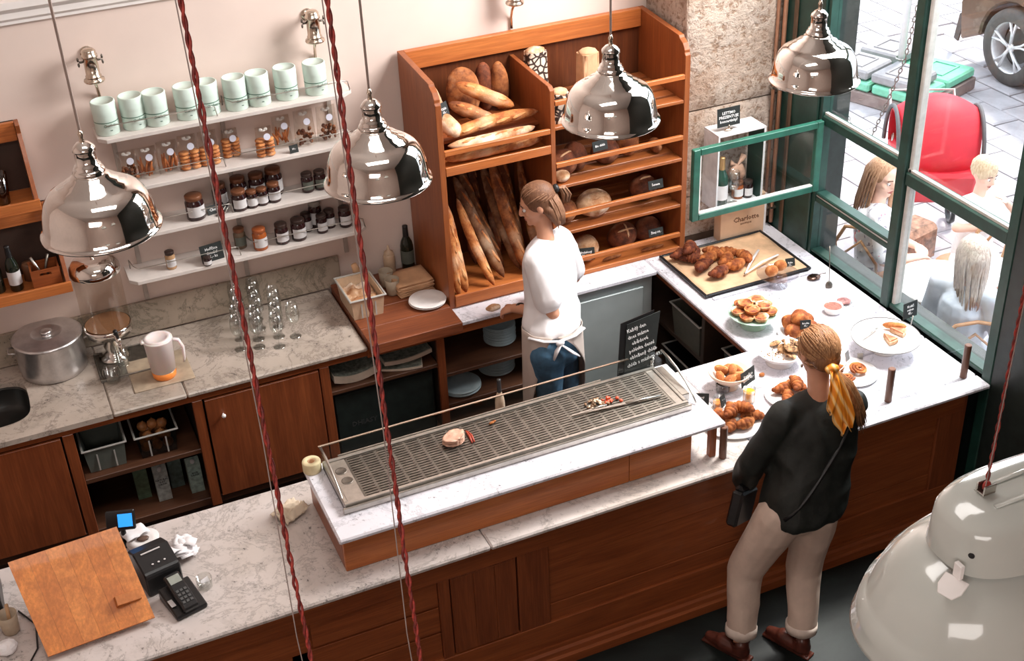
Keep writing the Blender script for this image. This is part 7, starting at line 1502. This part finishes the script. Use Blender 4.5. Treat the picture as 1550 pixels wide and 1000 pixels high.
chain('thin chain hanging close behind the left window pane', [(4.750, 2.031, 2.326), (4.750, 1.990, 2.095), (4.750, 1.871, 1.757), (4.750, 1.750, 1.621), (4.750, 1.649, 1.599)], lk=.016)
# bags
bg_ = thing('shoulder_bag', 'grey fabric bag with white strap lying on the paving left of the post', 'bag', (6.62, 3.55, 0), .4)
ob('bag', MB().prism([(-.20, 0), (.20, 0), (.15, .30), (.04, .40), (-.12, .32)], 1, -.10, .10).jitter(.02, 6), plain('grey canvas', (0.16, 0.17, 0.17), .8), bg_, bevel=.03); ob('strap', MB().tube([(-.12, 0, .30), (-.05, 0, .50), (.06, 0, .52), (.14, 0, .30)], .014, 8), M_china, bg_, smooth=True)
c2 = thing('leather_bag', 'brown tooled bag on a low stool beyond the white cafe table', 'bag', (5.62, 2.12, .0), .2); ob('bag', MB().box((-.20, -.12, .28), (.20, .12, .58)).jitter(.02, 8), plain('brown tooled leather', (0.28, 0.14, 0.09), .6, var=.6, scale=22), c2, bevel=.04)
ob('stool', MB().lathe([(0, .24), (.2, .24), (.2, .275), (0, .275)], 24).cyl((0, 0, 0), (0, 0, .24), .1), M_wick, c2)
tag(ob('blue_cloth', MB().grid(12, 10, lambda u, v_: ((u - .5) * .5, (v_ - .5) * .42, .03 + .08 * abs(noise.noise(V((u * 3, v_ * 3, 1)))))), plain('pale blue cloth', (0.46, 0.52, 0.60), .85), None, (5.35, 2.30, .0), smooth=True, solid=.006), 'pale blue folded cloth lying on the ground beside the brown bag', 'cloth')
# plant
M_leaf = plain('grey green leaf', (0.22, 0.27, 0.15), .6, var=.4, scale=12)
pl = thing('potted_shrub', 'slender leafy shrub in a pot outside at the right window edge', 'plant', (6.25, 1.30, 0))
ob('pot', MB().lathe([(0, 0), (.14, 0), (.18, .28), (.165, .28), (.15, .24), (0, .24)], 24), plain('terracotta', (0.40, 0.20, 0.12), .8), pl, smooth=True)
m = MB(); st_ = MB(); rr = random.Random(6)
for i in range(16):
    a = rr.uniform(0, 6.28); tip = V((math.cos(a) * rr.uniform(.05, .30), math.sin(a) * rr.uniform(.05, .30), rr.uniform(.8, 1.25))); b = V((0, 0, .24)); st_.tube([b, b.lerp(tip, .5) + V((0, 0, .05)), tip], [.006, .004, .002], 5)
    for k in range(12):
        p = b.lerp(tip, .25 + .75 * k / 12); q = a + k * 2.4; d = V((math.cos(q), math.sin(q), .5)).normalized() * rr.uniform(.07, .12); w = d.cross(V((0, 0, 1))).normalized() * .012
        m.add([p, p + d * .5 + w, p + d, p + d * .5 - w], [(0, 1, 2, 3)])
ob('stems', st_, plain('woody stem', (0.2, 0.15, 0.08), .8), pl, smooth=True); ob('leaves', m, M_leaf, pl, kind='stuff')
# car
M_car = plain('brown metallic paint', (0.20, 0.125, 0.085), .3, .5, var=.05, coat=.6); M_tyre = plain('tyre rubber', (0.10, 0.085, 0.075), .8); M_rim = plain('alloy rim', (0.85, 0.82, 0.82), .35, .3)
ca = thing('car', 'brown car parked in the street, its alloy wheel in the top right corner', 'car', (8.98, 3.5, 0))
def arc(cy, cz, r, a0, a1, n=10): return [(cy + r * math.cos(a0 + (a1 - a0) * i / n), cz + r * math.sin(a0 + (a1 - a0) * i / n)) for i in range(n + 1)]
prof = [(-3.05, .25), (-3.1, .62), (-2.95, .86), (-2.0, .95), (-1.2, 1.42), (.5, 1.46), (1.3, 1.0), (2.0, .90), (2.12, .62), (2.06, .25)] + arc(1.38, .37, .42, 0, PI, 10) + [(.9, .22), (-1.0, .22)] + arc(-1.9, .37, .42, 0, PI, 10)
ob('body', MB().prism(prof, 0, 0, 1.75), M_car, ca, bevel=.02)
ob('side_window', MB().prism([(-1.75, 1.0), (-1.15, 1.34), (.42, 1.37), (1.05, 1.0)], 0, -.004, -.001), plain('dark car glass', (0.02, 0.025, 0.03), .05), ca)
ob('sill', MB().prism([(-1.4, .20), (.9, .20), (.9, .28), (-1.4, .28)], 0, -.02, .0), M_tyre, ca)
for cy in (1.38, -1.9):
    for sx in (0, 1):
        X_ = -.01 if sx == 0 else 1.56
        W_ = ob('wheel', MB().lathe([(.245, 0), (.30, -.01), (.36, .01), (.37, .05), (.37, .16), (.36, .20), (.24, .20), (.24, .02)], 40, Matrix.Translation((X_, cy, .37)) @ Matrix.Rotation(PI / 2, 4, 'Y')), M_tyre, ca, smooth=True)
        m = MB(); m.lathe([(.235, .16), (.235, .02), (.25, .005), (.262, .012), (.255, .02)], 40, Matrix.Translation((X_, cy, .37)) @ Matrix.Rotation(PI / 2, 4, 'Y')); m.lathe([(0, .03), (.04, .03), (.045, .05), (0, .05)], 18, Matrix.Translation((X_ - .02, cy, .37)) @ Matrix.Rotation(PI / 2, 4, 'Y'))
        for k in range(5):
            for dlt in (-.16, .16):
                a = k * 2 * PI / 5 + dlt + .3; b = k * 2 * PI / 5 + .3
                m.tube([(X_ + .015, cy + .03 * math.cos(b), .37 + .03 * math.sin(b)), (X_ + .022, cy + .14 * math.cos(a * .5 + b * .5), .37 + .14 * math.sin(a * .5 + b * .5)), (X_ + .018, cy + .245 * math.cos(a), .37 + .245 * math.sin(a))], [.02, .014, .020], 6, .7)
        ob('rim', m, M_rim, W_, smooth=True); ob('brake_disc', MB().lathe([(0, .10), (.17, .10), (.17, .11), (0, .11)], 24, Matrix.Translation((X_, cy, .37)) @ Matrix.Rotation(PI / 2, 4, 'Y')), M_tyre, W_)
ob('mud_flap', MB().prism([(0, 0), (.06, .02), (.02, .28), (-.08, .36)], 0, -.01, .01), M_tyre, ca, (.25, 2.35, .1))
